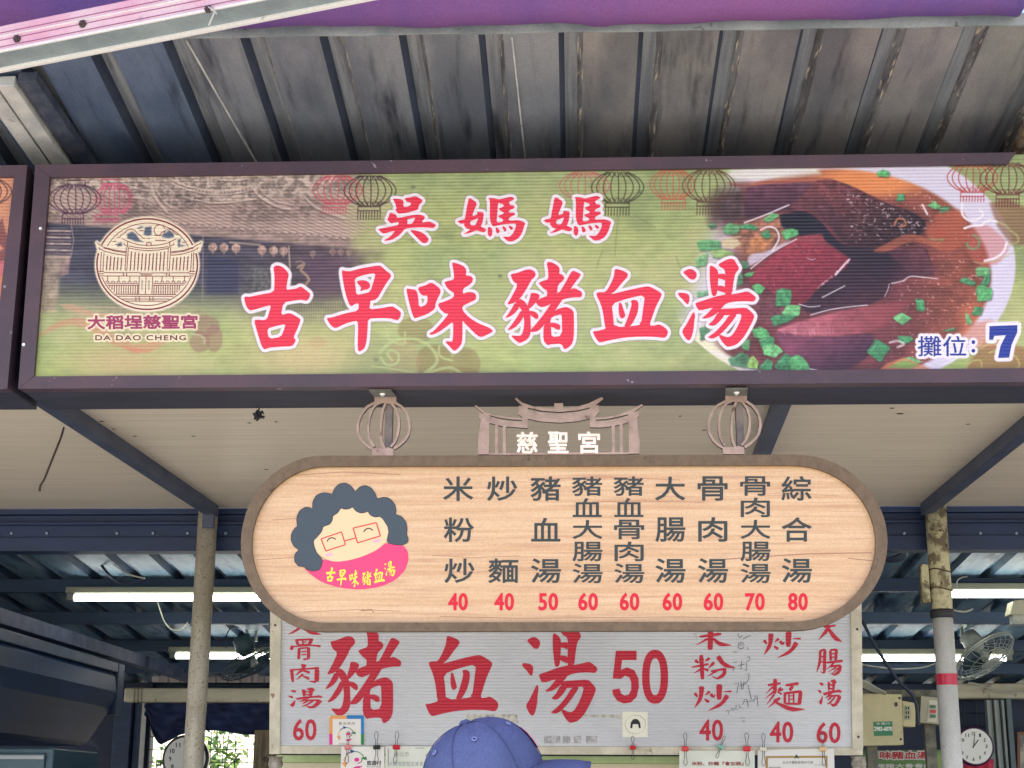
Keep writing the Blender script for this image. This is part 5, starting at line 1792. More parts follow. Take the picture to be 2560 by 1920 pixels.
PL([(390, 545), (250, 560)], 5, (206, 204, 170), .6)
rs = np.random.default_rng(5)
for _ in range(170):      # wet sparkle on the far block
    x = rs.uniform(1080, 1570)
    y = 250 + .42 * (x - 1080) + rs.exponential(70) - 10 if rs.random() < .6 else rs.normal(470, 70)
    if 1040 < x < 1570 and 240 + 0.35 * (x - 1040) < y < 600:
        PL([(x, y), (x + rs.uniform(-14, 14), y + rs.uniform(-8, 8))], rs.uniform(1.5, 3.2), (222, 206, 206), rs.uniform(.4, .95))
for _ in range(60):
    x, y = rs.uniform(880, 1300), rs.uniform(240, 460)
    if y > 170 + 0.36 * (x - 880):
        PL([(x, y), (x + rs.uniform(-5, 5), y + rs.uniform(-4, 4))], 1.8, (210, 184, 184), .6)
for _ in range(50):
    x, y = rs.uniform(600, 1050), rs.uniform(560, 900)
    PL([(x, y), (x + 2, y + 2)], rs.uniform(1.5, 3), (84, 24, 44) if rs.random() < .7 else (216, 170, 180), .7 if 1600 > x + y > 1350 else 0)
# chopped scallion
for i, pts in enumerate([[(270, 480), (310, 458), (385, 470), (372, 530), (280, 528)], [(385, 470), (430, 460), (512, 485), (480, 500), (392, 494)], [(530, 432), (590, 396), (632, 398), (630, 420), (560, 455)], [(520, 520), (570, 500), (592, 540), (560, 560), (530, 545)], [(655, 520), (690, 495), (760, 500), (755, 540), (690, 566), (660, 550)], [(620, 880), (660, 872), (718, 888), (705, 990), (616, 998)], [(650, 1040), (690, 985), (770, 985), (772, 1050), (700, 1070)], [(585, 1060), (640, 1045), (740, 1055), (690, 1095), (600, 1120)], [(468, 860), (500, 845), (548, 870), (520, 920), (478, 900)], [(1515, 945), (1572, 950), (1575, 1025), (1518, 1018)], [(1370, 1070), (1430, 1035), (1488, 1068), (1440, 1115)], [(1198, 1290), (1255, 1195), (1352, 1260), (1295, 1352)], [(1262, 125), (1300, 110), (1350, 130), (1330, 165), (1280, 158)], [(1395, 270), (1440, 268), (1440, 312), (1396, 312)], [(1595, 345), (1640, 312), (1680, 350), (1640, 368)], [(1660, 360), (1740, 352), (1730, 385), (1670, 392)], [(1600, 550), (1650, 560), (1698, 552), (1690, 575), (1630, 572)], [(1795, 830), (1830, 800), (1905, 835), (1880, 866)], [(1895, 745), (1985, 738), (1990, 790), (1910, 800)], [(1930, 860), (1960, 790), (1998, 800), (1985, 860)], [(1905, 900), (1920, 850), (2005, 880), (2004, 950), (1910, 965)], [(1868, 1040), (1900, 990), (1948, 1000), (1940, 1048)], [(1830, 1030), (1862, 1050), (1882, 1105), (1850, 1110)], [(1690, 1150), (1770, 1128), (1770, 1150)], [(455, 1140), (520, 1125), (580, 1165), (560, 1210), (480, 1190)], [(500, 1210), (560, 1185), (605, 1190), (600, 1240), (520, 1252)], [(530, 1250), (600, 1230), (668, 1278), (610, 1325), (540, 1300)], [(600, 1370), (680, 1290), (720, 1330), (720, 1410), (620, 1400)], [(715, 1320), (760, 1300), (810, 1340), (840, 1400), (720, 1415)], [(510, 1380), (560, 1325), (605, 1350), (590, 1405), (520, 1410)], [(425, 1330), (470, 1310), (510, 1350), (490, 1395), (430, 1390)], [(310, 1330), (400, 1280), (440, 1310), (420, 1390), (330, 1370)], [(105, 580), (190, 560), (265, 575), (260, 625), (130, 640)], [(195, 640), (280, 620), (355, 650), (340, 690), (210, 680)], [(100, 690), (180, 645), (170, 730), (100, 740)], [(390, 700), (440, 705), (450, 750), (400, 745)], [(420, 780), (475, 765), (460, 800), (415, 800)], [(370, 760), (410, 800), (400, 850), (365, 860)], [(110, 900), (190, 880), (180, 920), (110, 930)], [(120, 1130), (190, 1110), (200, 1200), (130, 1210)], [(380, 1230), (445, 1200), (440, 1280), (400, 1270)], [(1400, 1190), (1480, 1180), (1500, 1210), (1420, 1240)], [(1370, 1360), (1480, 1310), (1560, 1350), (1500, 1365), (1400, 1380)], [(180, 470), (215, 455), (235, 480), (200, 492)]]):
    g = [(92, 176, 108), (72, 152, 98), (112, 188, 120), (64, 136, 90)][i % 4]
    left = max(p[0] for p in pts) < 460
    if i in (30, 33):
        g = (150, 196, 104)
    q = [(x + rs.uniform(-7, 7), y + rs.uniform(-6, 6)) for a_, b_ in zip(pts, pts[1:] + pts[:1]) for x, y in (a_, ((a_[0] + b_[0]) / 2, (a_[1] + b_[1]) / 2))]
    PT([(x + 5, y + 7) for x, y in q], (46, 34, 40), .45, 6)
    PT(q, g, .75 if left else .95, 5 if left else 3, (.34, 7, 130 + i))
    c = (sum(p[0] for p in pts) / len(pts), sum(p[1] for p in pts) / len(pts))
    PL([(pts[0][0] * .6 + c[0] * .4, pts[0][1] * .6 + c[1] * .4), (pts[1][0] * .6 + c[0] * .4, pts[1][1] * .6 + c[1] * .4)], 2, (196, 226, 196), .5)
    PL([pts[-1], pts[-2]], 2.2, (46, 96, 66), .55)
pr.line(Z(ell(1885, 580, 40, 44, 20, -90, 170)), 7, (70, 168, 110), .9)
# scroll clouds printed over the bowl
PT([(1640, 400), (1700, 380), (1820, 370), (1850, 480), (1830, 600), (1740, 640), (1640, 610), (1580, 540), (1590, 460), (1630, 470)], (186, 96, 68), .6, 12)
PT([(1850, 500), (1900, 470), (1990, 470), (2090, 560), (2120, 620), (2050, 720), (1960, 730), (1880, 700), (1840, 620)], (196, 96, 82), .45, 8)
PT([(1990, 330), (2100, 300), (2230, 360), (2230, 600), (2130, 600), (2040, 480)], (132, 92, 66), .7, 8)
PT([(1225, 642), (1340, 580), (1440, 530), (1520, 525), (1640, 580), (1700, 640), (1600, 600), (1520, 575), (1420, 600), (1330, 645)], (176, 98, 70), .7, 5)
PL([(1380, 470), (1400, 430), (1440, 435), (1450, 470), (1410, 480)], 7, (206, 134, 90), .7)
PT([(1640, 500), (1680, 480), (1710, 510), (1690, 550), (1640, 545)], (172, 78, 60), .6, 4)
for pts, wd, al in [([(1815, 330), (1815, 400), (1860, 440), (1920, 430), (1948, 400), (1925, 370)], 7, .95), ([(1830, 490), (1880, 475), (1940, 470), (1960, 450), (2000, 438), (2040, 450)], 8, .95), ([(2040, 450), (2090, 470), (2130, 510), (2170, 540), (2170, 580), (2120, 592)], 8, .5), ([(2100, 585), (2080, 640), (2030, 680), (1960, 700)], 9, .9), ([(1890, 705), (1960, 715), (2100, 670), (2230, 590)], 6, .35), ([(1920, 1150), (1950, 1190), (1925, 1240), (1880, 1260)], 7, .8), ([(1580, 1360), (1660, 1380), (1800, 1310), (1860, 1250)], 6, .6), ([(1350, 1225), (1400, 1215), (1440, 1235), (1400, 1255)], 8, .6)]:
    PL(pts, wd, (238, 232, 236) if al > .5 else (186, 190, 120), al)
PT([(1900, 1290), (1960, 1240), (2100, 1230), (2230, 1260), (2230, 1420), (1820, 1420)], (150, 106, 66), .75, 10)
PT([(1800, 1170), (1880, 1100), (2000, 1080), (2100, 1150), (2080, 1250), (1900, 1260)], (206, 134, 110), .7, 12)
PT([(1270, 1410), (1330, 1360), (1440, 1320), (1560, 1370), (1640, 1410)], (214, 130, 88), .75, 5)
PT([(1330, 1385), (1440, 1340), (1540, 1370), (1480, 1395)], (96, 178, 84), .6, 4)
for pts in [[(1830, 1400), (1870, 1350), (1930, 1340), (1940, 1380)], [(1990, 1290), (2080, 1270), (2160, 1320), (2180, 1380), (2120, 1410)], [(1940, 1260), (2000, 1230), (2090, 1250)]]:
    PL(pts, 6, (190, 184, 110), .7)


# -- line-drawn lanterns along the top edge
def lantern_print(cx, w_, top, bot, col, base, fr, cap=None, al=0.9):
    cy, h = (top + bot) / 2, (bot - top)
    bw = (base[1] - base[0]) / 2
    for k in (-1, -.8, -.55, -.26, 0.04, .32, .6, .84, 1):
        pts = []
        for i in range(13):
            t = math.pi * i / 12
            ww = bw * 0.86 + (w_ / 2 - bw * 0.86) * math.sin(t) ** 0.75
            pts.append((cx + k * ww, top + h * i / 12))
        pr.line(pts, 2.7, col, al, 2)
    for yy, sg in ((top + 5, 1), (bot - 5, -1)):
        for j in range(5):
            x = cx + (j - 2) * bw * 0.44
            pr.line(ell(x, yy, bw * .22, 6, 8), 2.0, col, al * .8, 2, True)
    pr.line([(base[0], base[2]), (base[1], base[2]), (base[1] - 1, base[3]), (base[0] - 1, base[3])], 2.4, col, al, 2, True)
    n = 9
    for j in range(n):
        x = base[0] + (base[1] - base[0]) * j / (n - 1)
        pr.line([(x, base[3]), (x - 1, fr)], 2.6, col, al * .9, 2)
    if cap:
        pr.line([(cap[0], cap[2]), (cap[1], cap[2]), (cap[1], cap[3]), (cap[0], cap[3])], 2.4, col, al, 2, True)


DK, RD = (58, 38, 42), (196, 82, 92)
lantern_print(285, 92, 462, 532, (206, 78, 112), (240, 296, 537, 547), 556, (255, 297, 448, 459))
lantern_print(187, 132, 462, 533, (70, 42, 66), (156, 209, 535, 546), 560, (169, 213, 451, 462))
lantern_print(843, 124, 440, 509, RD, (809, 865, 511, 519), 535)
lantern_print(925, 130, 440, 514, DK, (895, 951, 517, 527), 548)
lantern_print(1461, 125, 431, 498, RD, (1436, 1490, 500, 508), 522, al=.7)
lantern_print(1544, 131, 431, 506, (58, 52, 34), (1514, 1573, 508, 518), 539)
lantern_print(1681, 112, 427, 496, (184, 92, 66), (1655, 1714, 498, 507), 525)
lantern_print(1772, 132, 426, 503, (86, 54, 40), (1743, 1801, 505, 515), 537)
lantern_print(2431, 126, 409, 479, (176, 66, 56), (2402, 2460, 481, 491), 504)
lantern_print(2520, 140, 409, 485, (96, 40, 36), (2491, 2548, 487, 497), 518)

# -- emblem ground (cream) with its open sky
CRM = (240, 226, 194)
pr.poly(ell(368, 661, 132, 120, 60), CRM, 1, 5)
pr.poly(zm([(40, 480), (75, 450), (200, 520), (160, 640), (90, 640)], 230, 530, 6.382), CRM, 1, 4)
pr.poly(zm([(1780, 470), (1740, 450), (1600, 520), (1650, 650), (1730, 640)], 230, 530, 6.382), CRM, 1, 4)
for lp in [[(560, 350), (640, 310), (700, 350), (760, 440), (820, 480), (700, 470), (560, 420)], [(820, 360), (850, 240), (950, 230), (950, 370), (880, 380)], [(1110, 400), (1160, 340), (1230, 290), (1300, 340), (1310, 400), (1220, 420)], [(1370, 440), (1420, 420), (1400, 520), (1500, 540), (1370, 560)], [(420, 500), (470, 480), (480, 540), (400, 555)], [(720, 260), (780, 225), (830, 240), (740, 270)]]:
    pr.poly(zm(lp, 230, 530, 6.382), (58, 72, 100), .85, 4)
for x in (800, 908):
    pr.poly(zm([(x - 14, 1080), (x + 14, 1080), (x + 12, 1250), (x - 16, 1250)], 230, 530, 6.382), (160, 150, 130), .8, 3)

# -- lettering: paper-white edges are part of the print, the red faces lie on top
name_pcs = glyph('wu') + glyph('ma') + glyph('ma', 215, -2.3)
dish_pcs = []
for k in ('gu', 'zao', 'wei', 'zhu', 'xue', 'tang'):
    dish_pcs += glyph(k)
for pcs, gap in ((name_pcs, 8.0), (dish_pcs, 8.2)):
    for pc in pcs:
        for lp in pc:
            pr.line(lp, gap * 2 + 3.0, (96, 96, 78), .55, 3, True)
    for pc in pcs:
        for lp in pc:
            pr.line(lp, gap * 2, (240, 232, 236), 1, 1.8, True)
lt = MB()
lay(lt, name_pcs, P_SIGN, 0.0008)
lt.build('name_lettering', M_INK_RED, banner)
lt = MB()
lay(lt, dish_pcs, P_SIGN, 0.0008)
lt.build('dish_lettering', M_INK_RED, banner)

num = MB()
e1 = set_type(num, P_SIGN, 0.0008, '攤位', 2355, 865.5, 121, 51, weight=0.8)
e2 = set_type(num, P_SIGN, 0.0008, ':', 2433.5, 866, 9, 31, weight=2)
sev = zm([(1990, 1120), (2170, 1113), (2168, 1160), (2132, 1240), (2116, 1322), (2045, 1324), (2060, 1250), (2096, 1178), (2020, 1182), (2014, 1207), (1988, 1207)], 1700, 380, 2.572)
num.flat([sev], P_SIGN, 0.0008)
for e in (e1, e2):
    pr.segs(e, 15, (240, 234, 238), 1, 1.8)
pr.line(sev, 19, (240, 234, 238), 1, 1.8, True)
num.build('stall_number', M_BLUE_INK, banner)

cap_ = MB()
e1 = set_type(cap_, P_SIGN, 0.0008, '大稻埕慈聖宮', 356, 805, 276, 36, weight=2.6, rot=-0.4)
pr.segs(e1, 11, (250, 236, 200), .95, 3)
cap_.build('temple_caption', mat('caption_ink', S(160, 44, 92, GAIN), rough=0.45), banner)
cap_ = MB()
e1 = set_type(cap_, P_SIGN, 0.0008, 'DA DAO CHENG', 351.5, 844.3, 227, 13.4, weight=0.8, space=1.18)
pr.segs(e1, 9, (250, 236, 200), .9, 3)
cap_.build('roman_caption', mat('brown_ink', S(112, 44, 40, GAIN), rough=0.45), banner)
pr.build('printed_panel', M_FLUTE, banner, 0.0, GAIN)

em = MB()
EL = []
E_ = lambda pts, wd: EL.append(ribbon(zm(pts, 230, 530, 6.382), wd / 6.382))
E_(ell(880, 832, 802, 722, 40, 205, 335), 24)
E_(ell(880, 832, 802, 722, 40, -14, 194), 24)
E_(ell(890, 800, 705, 622, 30, 204, 337), 11)
E_(ell(868, 832, 745, 660, 40, 18, 162), 12)
for p in [[(480, 425), (620, 490), (760, 525), (900, 540), (1060, 528), (1200, 497), (1350, 425)], [(590, 545), (740, 570), (900, 582), (1060, 573), (1220, 550)], [(590, 578), (740, 604), (900, 616), (1060, 606), (1220, 582)],
          [(75, 490), (180, 560), (350, 605), (540, 632)], [(110, 582), (200, 625), (330, 662), (540, 692)], [(1750, 485), (1620, 560), (1450, 612), (1260, 636)], [(1690, 582), (1560, 640), (1420, 675), (1260, 692)],
          [(110, 560), (118, 600)], [(1692, 560), (1684, 596)], [(190, 575), (360, 622), (540, 652)], [(1620, 575), (1450, 630), (1260, 655)],
          [(510, 490), (512, 520), (560, 545)], [(1305, 490), (1303, 520), (1255, 545)], [(565, 475), (568, 560)], [(1240, 475), (1240, 560)],
          [(872, 490), (872, 530)], [(942, 490), (942, 530)], [(872, 488), (942, 488)],
          [(548, 560), (525, 930)], [(582, 560), (555, 930)], [(1218, 560), (1196, 930)], [(1255, 560), (1232, 930)], [(525, 930), (556, 930)], [(1196, 930), (1233, 930)],
          [(150, 640), (132, 950)], [(192, 650), (172, 950)], [(1592, 650), (1572, 950)], [(1625, 640), (1612, 950)],
          [(108, 950), (190, 950)], [(108, 985), (190, 985)], [(112, 1020), (190, 1015)], [(1550, 950), (1640, 950)], [(1550, 985), (1640, 985)], [(1556, 1020), (1620, 1018)],
          [(190, 968), (780, 970)], [(960, 972), (1556, 970)], [(190, 1022), (1556, 1026)], [(775, 975), (785, 1003), (950, 1003), (962, 975), (775, 975)], [(500, 970), (500, 1020)], [(552, 970), (552, 1020)], [(1185, 970), (1185, 1022)], [(1235, 970), (1235, 1022)],
          [(755, 1035), (742, 1305)], [(862, 1035), (850, 1305)], [(968, 1035), (955, 1305)],
          [(235, 1136), (742, 1140)], [(975, 1140), (1490, 1136)], [(250, 1166), (742, 1168)], [(975, 1168), (1470, 1165)],
          [(375, 1312), (1340, 1316)], [(410, 1345), (1300, 1348)], [(480, 1388), (1240, 1390)], [(530, 1420), (1190, 1422)], [(700, 1350), (700, 1415)], [(752, 1350), (752, 1415)], [(920, 1350), (920, 1415)], [(972, 1350), (972, 1415)],
          [(395, 402), (445, 402), (465, 362), (525, 335), (560, 290), (630, 272), (690, 298), (725, 345), (770, 372), (805, 415), (850, 424)], [(880, 424), (925, 424)], [(990, 376), (1070, 376), (1110, 330), (1160, 300), (1215, 268), (1280, 290), (1310, 325), (1350, 360), (1390, 362)],
          [(1010, 452), (1180, 452)], [(755, 296), (820, 296)], [(330, 468), (390, 466)], [(370, 516), (420, 516)], [(1430, 488), (1485, 488)]]:
    E_(p, 11)
E_(ell(1078, 292, 88, 86, 24), 11)
for x, t in zip((630, 690, 748, 806, 865, 922, 980, 1038, 1098, 1156), (630, 640, 650, 657, 660, 660, 656, 650, 640, 632)):
    E_([(x, t), (x - 20, 935)], 16)
for x, t in zip((245, 300, 358, 415, 474, 1300, 1357, 1415, 1474, 1533), (700, 706, 716, 722, 728, 728, 722, 716, 710, 702)):
    E_([(x, t), (x - 17, 932)], 15)
for x in list(range(285, 740, 37)) + list(range(990, 1420, 37)):
    y1 = 1312 if 400 < x < 1330 else 1312 - (400 - x if x <= 400 else x - 1330) * 0.9
    E_([(x, 1170), (x - 4, y1)], 11)
for x in (250, 430, 605, 1118, 1298, 1478):
    E_([(x, 1028), (x - 3, 1108)], 11)
for x in list(range(245, 740, 89)) + list(range(1030, 1480, 89)):
    E_([(x - 22, 1128), (x - 18, 1102), (x + 18, 1102), (x + 22, 1128)], 10)
for i, lp in enumerate(EL):
    em.flat([lp], P_SIGN, 0.0006 + (i % 23) * 0.00005)
em.build('emblem', M_MAROON, banner)

sc_ = MB()
for u, v in [(102, 572), (60, 862)]:
    sc_.disc(P_SIGN.at(u, v, 0.0128), P_SIGN.n, 0.006, 0.004, 0.004, 12)
sc_.build('screw', M_SCREW, banner)

# ---------------------------------------------------------------- the neighbouring stall's sign
NB = P_SIGN.at(-40, 960)
nb = thing('banner_sign', 'orange banner sign of the neighbouring stall, cut off at the left edge', 'sign', NB)
fm = MB()
fm.slab([[(-260, 417), (68, 412.4), (35, 441.5), (-260, 446)]], P_SIGN, -0.03, 0.012)
fm.slab([[(68, 412.8), (18, 972), (-22, 942), (34.6, 441.9)]], P_SIGN, -0.03, 0.0135)
fm.slab([[(18, 972), (-260, 974), (-260, 943), (-22, 942)]], P_SIGN, -0.03, 0.012)
fm.build('frame', M_PAINT, nb, bevel=0.002)
case = MB()
q0 = [P_SIGN.at(u, v) + Vector((0, .031, .001)) for u, v in [(-260, 973), (17, 971), (66, 414), (-260, 419)]]
case.hexa(q0, [p + Vector((0, 0.2, 0.0)) for p in q0])
case.build('case', M_UNDER, nb, bevel=0.002)
pr = Print(P_SIGN, [(-250, 430), (45, 430), (0, 950), (-250, 950)], 160, 250)
U, V = pr.U, pr.V
pr.C[:] = (214, 150, 116)
blend((226, 134, 84), sm(V, 640, 760))
blend((206, 120, 122), sm(V, 700, 640) * sm(V, 560, 640) * .8)
pr.C *= (0.9 + 0.2 * vnoise(U, V, 40, 14, 5, 4))[..., None]
pr.poly([(-60, 640), (-10, 570), (6, 545), (14, 580), (24, 600), (10, 660), (-40, 660)], (128, 76, 74), .9, 4)
pr.poly([(-60, 620), (0, 612), (10, 622), (-10, 632), (-60, 640)], (222, 150, 120), .9, 3)
pr.poly([(-60, 664), (16, 650), (20, 680), (-10, 700), (-60, 700)], (206, 110, 120), .8, 4)
lantern_print(-36, 130, 446, 512, (60, 36, 44), (-66, -6, 514, 524), 545)
pr.build('printed_panel', M_FLUTE, nb, 0.0, GAIN)
# ---------------------------------------------------------------- the rounded wooden menu board
def stadium(x0, x1, y0, y1, rl, rr, n=28, tilt=-3.5):
    cy, ry = (y0 + y1) / 2, (y1 - y0) / 2
    dy = lambda x: tilt * (x - x0) / (x1 - x0)
    pts = []
    for i in range(n + 1):
        t = R(90 + 180 * i / n)
        pts.append((x0 + rl + rl * math.cos(t), cy - ry * math.sin(t)))
    for i in range(n + 1):
        t = R(-90 + 180 * i / n)
        pts.append((x1 - rr + rr * math.cos(t), cy - ry * math.sin(t)))
    return [(x, y + dy(x)) for x, y in pts]


M_WOOD = mat('wood_print', S(232, 198, 156, GAIN), rough=0.5, col2=S(214, 172, 128, GAIN), nscale=13, stretch=(0.22, 1, 11), lo=0.3, hi=0.72, dirt=S(200, 152, 120, GAIN), dscale=60, dstretch=(0.10, 1, 2.2), dlo=0.5, dhi=0.8, grain=0.07, spec=0.3)
M_WOODLINE = mat('wood_crack', S(178, 130, 98, GAIN), rough=0.6)
M_CHAR = mat('charcoal_ink', S(60, 66, 63, GAIN), rough=0.45, spec=0.3)
M_PRICE = mat('price_red', S(222, 28, 54, GAIN), rough=0.45, spec=0.3)
M_HAIR = mat('hair_ink', S(72, 84, 92, GAIN), rough=0.5, spec=0.3, grain=0.05)
M_FACE = mat('face_ink', S(244, 212, 164, GAIN), rough=0.5, spec=0.3)
M_SHAWL = mat('pink_ink', S(244, 74, 122, GAIN), rough=0.5, spec=0.3)
M_YEL = mat('yellow_ink', S(250, 236, 70, GAIN), rough=0.5)
M_GLASS = mat('glasses_ink', S(226, 60, 56, GAIN), rough=0.5)
M_BLUSH = mat('blush_ink', S(240, 176, 200, GAIN), rough=0.5)
M_GOLD = mat('pale_gold', S(250, 230, 214), rough=0.35, metal=0.15, col2=S(236, 208, 184), nscale=60)

BO = stadium(602, 2219, 1139.5, 1579, 205, 232)
BI = stadium(629, 2190, 1166, 1557, 186, 208)
menu = thing('menu_board', 'rounded wooden menu board in a steel rim with prices and a curly haired woman', 'sign', P_MENU.at(1400, 1358))
fm = MB()
fm.slab([BO, BI], P_MENU, -0.03, 0.0)
fm.build('rim', M_STEEL, menu, bevel=0.0015)
bd = MB()
bd.slab([stadium(618, 2204, 1154, 1566, 194, 218)], P_MENU, -0.026, -0.014)
for pts, wd in [([(1080, 1388), (1180, 1394), (1300, 1390)], 1.3), ([(1790, 1400), (1900, 1392), (2030, 1384), (2180, 1382)], 3.0), ([(2120, 1396), (2184, 1402)], 2.4), ([(640, 1400), (760, 1392), (860, 1398)], 1.8), ([(700, 1190), (860, 1180), (1000, 1186)], 2), ([(1320, 1200), (1500, 1192), (1700, 1200)], 1.5),
                ([(1480, 1255), (1600, 1252), (1760, 1256)], 1.2), ([(760, 1530), (900, 1524), (1000, 1528)], 1.4), ([(1100, 1541), (1300, 1546), (1700, 1542), (1960, 1547)], 1.4), ([(1190, 1430), (1400, 1424), (1560, 1430)], 1.0), ([(1900, 1240), (2020, 1236), (2100, 1240)], 1.0), ([(680, 1300), (740, 1296)], 1.5), ([(902, 1527), (930, 1524), (934, 1532)], 3)]:
    bd.flat([ribbon(pts, wd)], P_MENU, -0.0136, 1)
bd.build('wood_panel', [M_WOOD, M_WOODLINE], menu)

DM = -0.0134
tm = MB()
zx = lambda x: 1080 + x / 1.940
zy = lambda y: 1160 + y / 1.940
COLS = [127, 340, 551, 752, 954, 1155, 1361, 1567, 1768]
DISH = ['米粉炒', '炒 麵', '豬血湯', '豬血大腸湯', '豬血骨肉湯', '大腸湯', '骨肉湯', '骨肉大腸湯', '綜合湯']
for c, (x, word) in enumerate(zip(COLS, DISH)):
    ys = [120, 319, 518] if len(word) == 3 else [108, 212, 318, 425, 531]
    h = 119 if len(word) == 3 else 95
    dx = [0, 3, 6] if c < 2 else [0, 1, 2, 2, 3]
    for r_, ch in enumerate(word):
        if ch == ' ':
            continue
        set_type(tm, P_MENU, DM, ch, zx(x + dx[min(r_, len(dx) - 1)]), zy(ys[r_]) - 0.8 * (c / 8), 146 / 1.94 * (0.97 if ch in '血肉' else 1), h / 1.94 * (0.97 if ch in '血大' else 1), weight=2.1 if h > 100 else 1.7)
tm.build('dish_lettering', M_CHAR, menu)
tm = MB()
PX = [126, 350, 564, 757, 958, 1166, 1365, 1566, 1775]
for x, p in zip(PX, ['40', '40', '50', '60', '60', '60', '60', '70', '80']):
    set_type(tm, P_MENU, DM, p, zx(x), zy(668), 96 / 1.94, 86 / 1.94, weight=3.4, space=1.08)
tm.build('price_lettering', M_PRICE, menu)

# the printed portrait
Zp = lambda pts: zm(pts, 590, 1120, 3.456)
hm = MB()
HAIR = chaikin([(745, 960), (742, 1010), (720, 1055), (660, 1065), (610, 1050), (590, 1025), (540, 1022), (505, 980), (508, 915), (545, 880), (500, 850), (475, 800), (478, 740), (510, 690), (530, 680), (522, 600), (550, 540), (600, 510), (640, 515), (662, 530), (662, 470), (690, 410), (750, 385), (800, 390), (832, 402), (850, 350), (890, 310), (945, 300), (990, 325), (1020, 360), (1028, 380), (1070, 335), (1120, 322), (1170, 345), (1205, 395), (1218, 440), (1270, 425), (1320, 430), (1370, 480), (1385, 540), (1378, 575), (1430, 590), (1470, 640), (1480, 700), (1472, 740), (1490, 790), (1480, 820), (1440, 838), (1380, 838), (1300, 818), (1325, 700), (1255, 590), (1200, 598), (1160, 580), (1138, 545), (1110, 560), (1070, 562), (1030, 540), (1008, 508), (980, 525), (940, 530), (905, 518), (880, 560), (835, 588), (835, 620), (810, 660), (752, 678), (742, 720), (700, 770), (668, 800), (675, 850), (700, 910)], .2)
hm.flat([Zp(HAIR)], P_MENU, DM + 0.0008)
hm_o = MB()
por = hm.build('portrait', M_HAIR, menu)
o_ = MB()
k = Zp(HAIR)
o_.flat([ribbon(k + [k[0]], 1.6)], P_MENU, DM + 0.0010)
o_.build('hair_outline', M_LINE, por)
fc = MB()
FACE = chaikin([(668, 800), (700, 770), (742, 720), (752, 678), (810, 660), (835, 620), (835, 588), (880, 560), (905, 518), (940, 530), (980, 525), (1008, 508), (1030, 540), (1070, 562), (1110, 560), (1138, 545), (1160, 580), (1200, 598), (1255, 590), (1300, 640), (1325, 720), (1300, 810), (1220, 880), (1100, 935), (980, 970), (860, 985), (770, 960), (700, 905), (675, 850)], .2)
fc.flat([Zp(FACE)], P_MENU, DM + 0.0005)
fc.build('face', M_FACE, por)
sh = MB()
sh.flat([Zp(chaikin([(580, 1030), (660, 1065), (720, 1055), (742, 1010), (745, 955), (860, 985), (980, 970), (1100, 935), (1220, 880), (1300, 815), (1380, 838), (1445, 840), (1485, 890), (1492, 970), (1460, 1060), (1380, 1140), (1250, 1200), (1080, 1225), (900, 1210), (740, 1160), (640, 1090)], .2))], P_MENU, DM + 0.0003)
sh.build('shawl', M_SHAWL, por)
gl = MB()
i = 0
for p in [[(735, 785), (912, 725), (945, 835), (775, 890), (735, 785)], [(1012, 692), (1212, 645), (1248, 760), (1050, 820), (1012, 692)], [(942, 802), (1030, 778)]]:
    for a_, b_ in zip(p[:-1], p[1:]):
        gl.flat([ribbon(Zp([a_, b_]), 3.0)], P_MENU, DM + 0.0008 + i * 0.00005)
        i += 1
gl.build('glasses', M_GLASS, por)
ey = MB()
for cx, cy, rx, ry, rt in [(828, 812, 40, 36, -8), (1146, 733, 42, 38, -6)]:
    ey.flat([ribbon(Zp(ell(cx, cy, rx, ry, 12, 195, 335, rt)), 2.8)], P_MENU, DM + 0.0008)
ey.build('eyes', M_LINE, por)
bl = MB()
for cx, cy in [(806, 922), (1216, 803)]:
    bl.flat([Zp(ell(cx, cy, 31, 14, 16, rot=-12))], P_MENU, DM + 0.0008)
bl.build('cheeks', M_BLUSH, por)
ye = MB()
i = 0
for key, x0, x1, y0, y1, rot in [('gu', 776, 858, 1028, 1158, 8), ('zao', 870, 956, 1046, 1194, 6), ('wei', 976, 1066, 1052, 1205, 3), ('zhu', 1086, 1172, 1064, 1192, -2), ('xue', 1186, 1282, 1040, 1166, -6), ('tang', 1280, 1376, 976, 1112, -8)]:
    al = [p for pc in GL[key][3] for lp in pc for p in lp]
    ax, bx, ay, by = min(p[0] for p in al), max(p[0] for p in al), min(p[1] for p in al), max(p[1] for p in al)
    pcs = glyph_map(key, lambda x: x0 + (x - ax) / (bx - ax) * (x1 - x0), lambda y: y0 + (y - ay) / (by - ay) * (y1 - y0), rot, ((x0 + x1) / 2, (y0 + y1) / 2))
    lay(ye, [[Zp(lp) for lp in pc] for pc in pcs], P_MENU, DM + 0.0007)
ye.build('shawl_lettering', M_YEL, por)


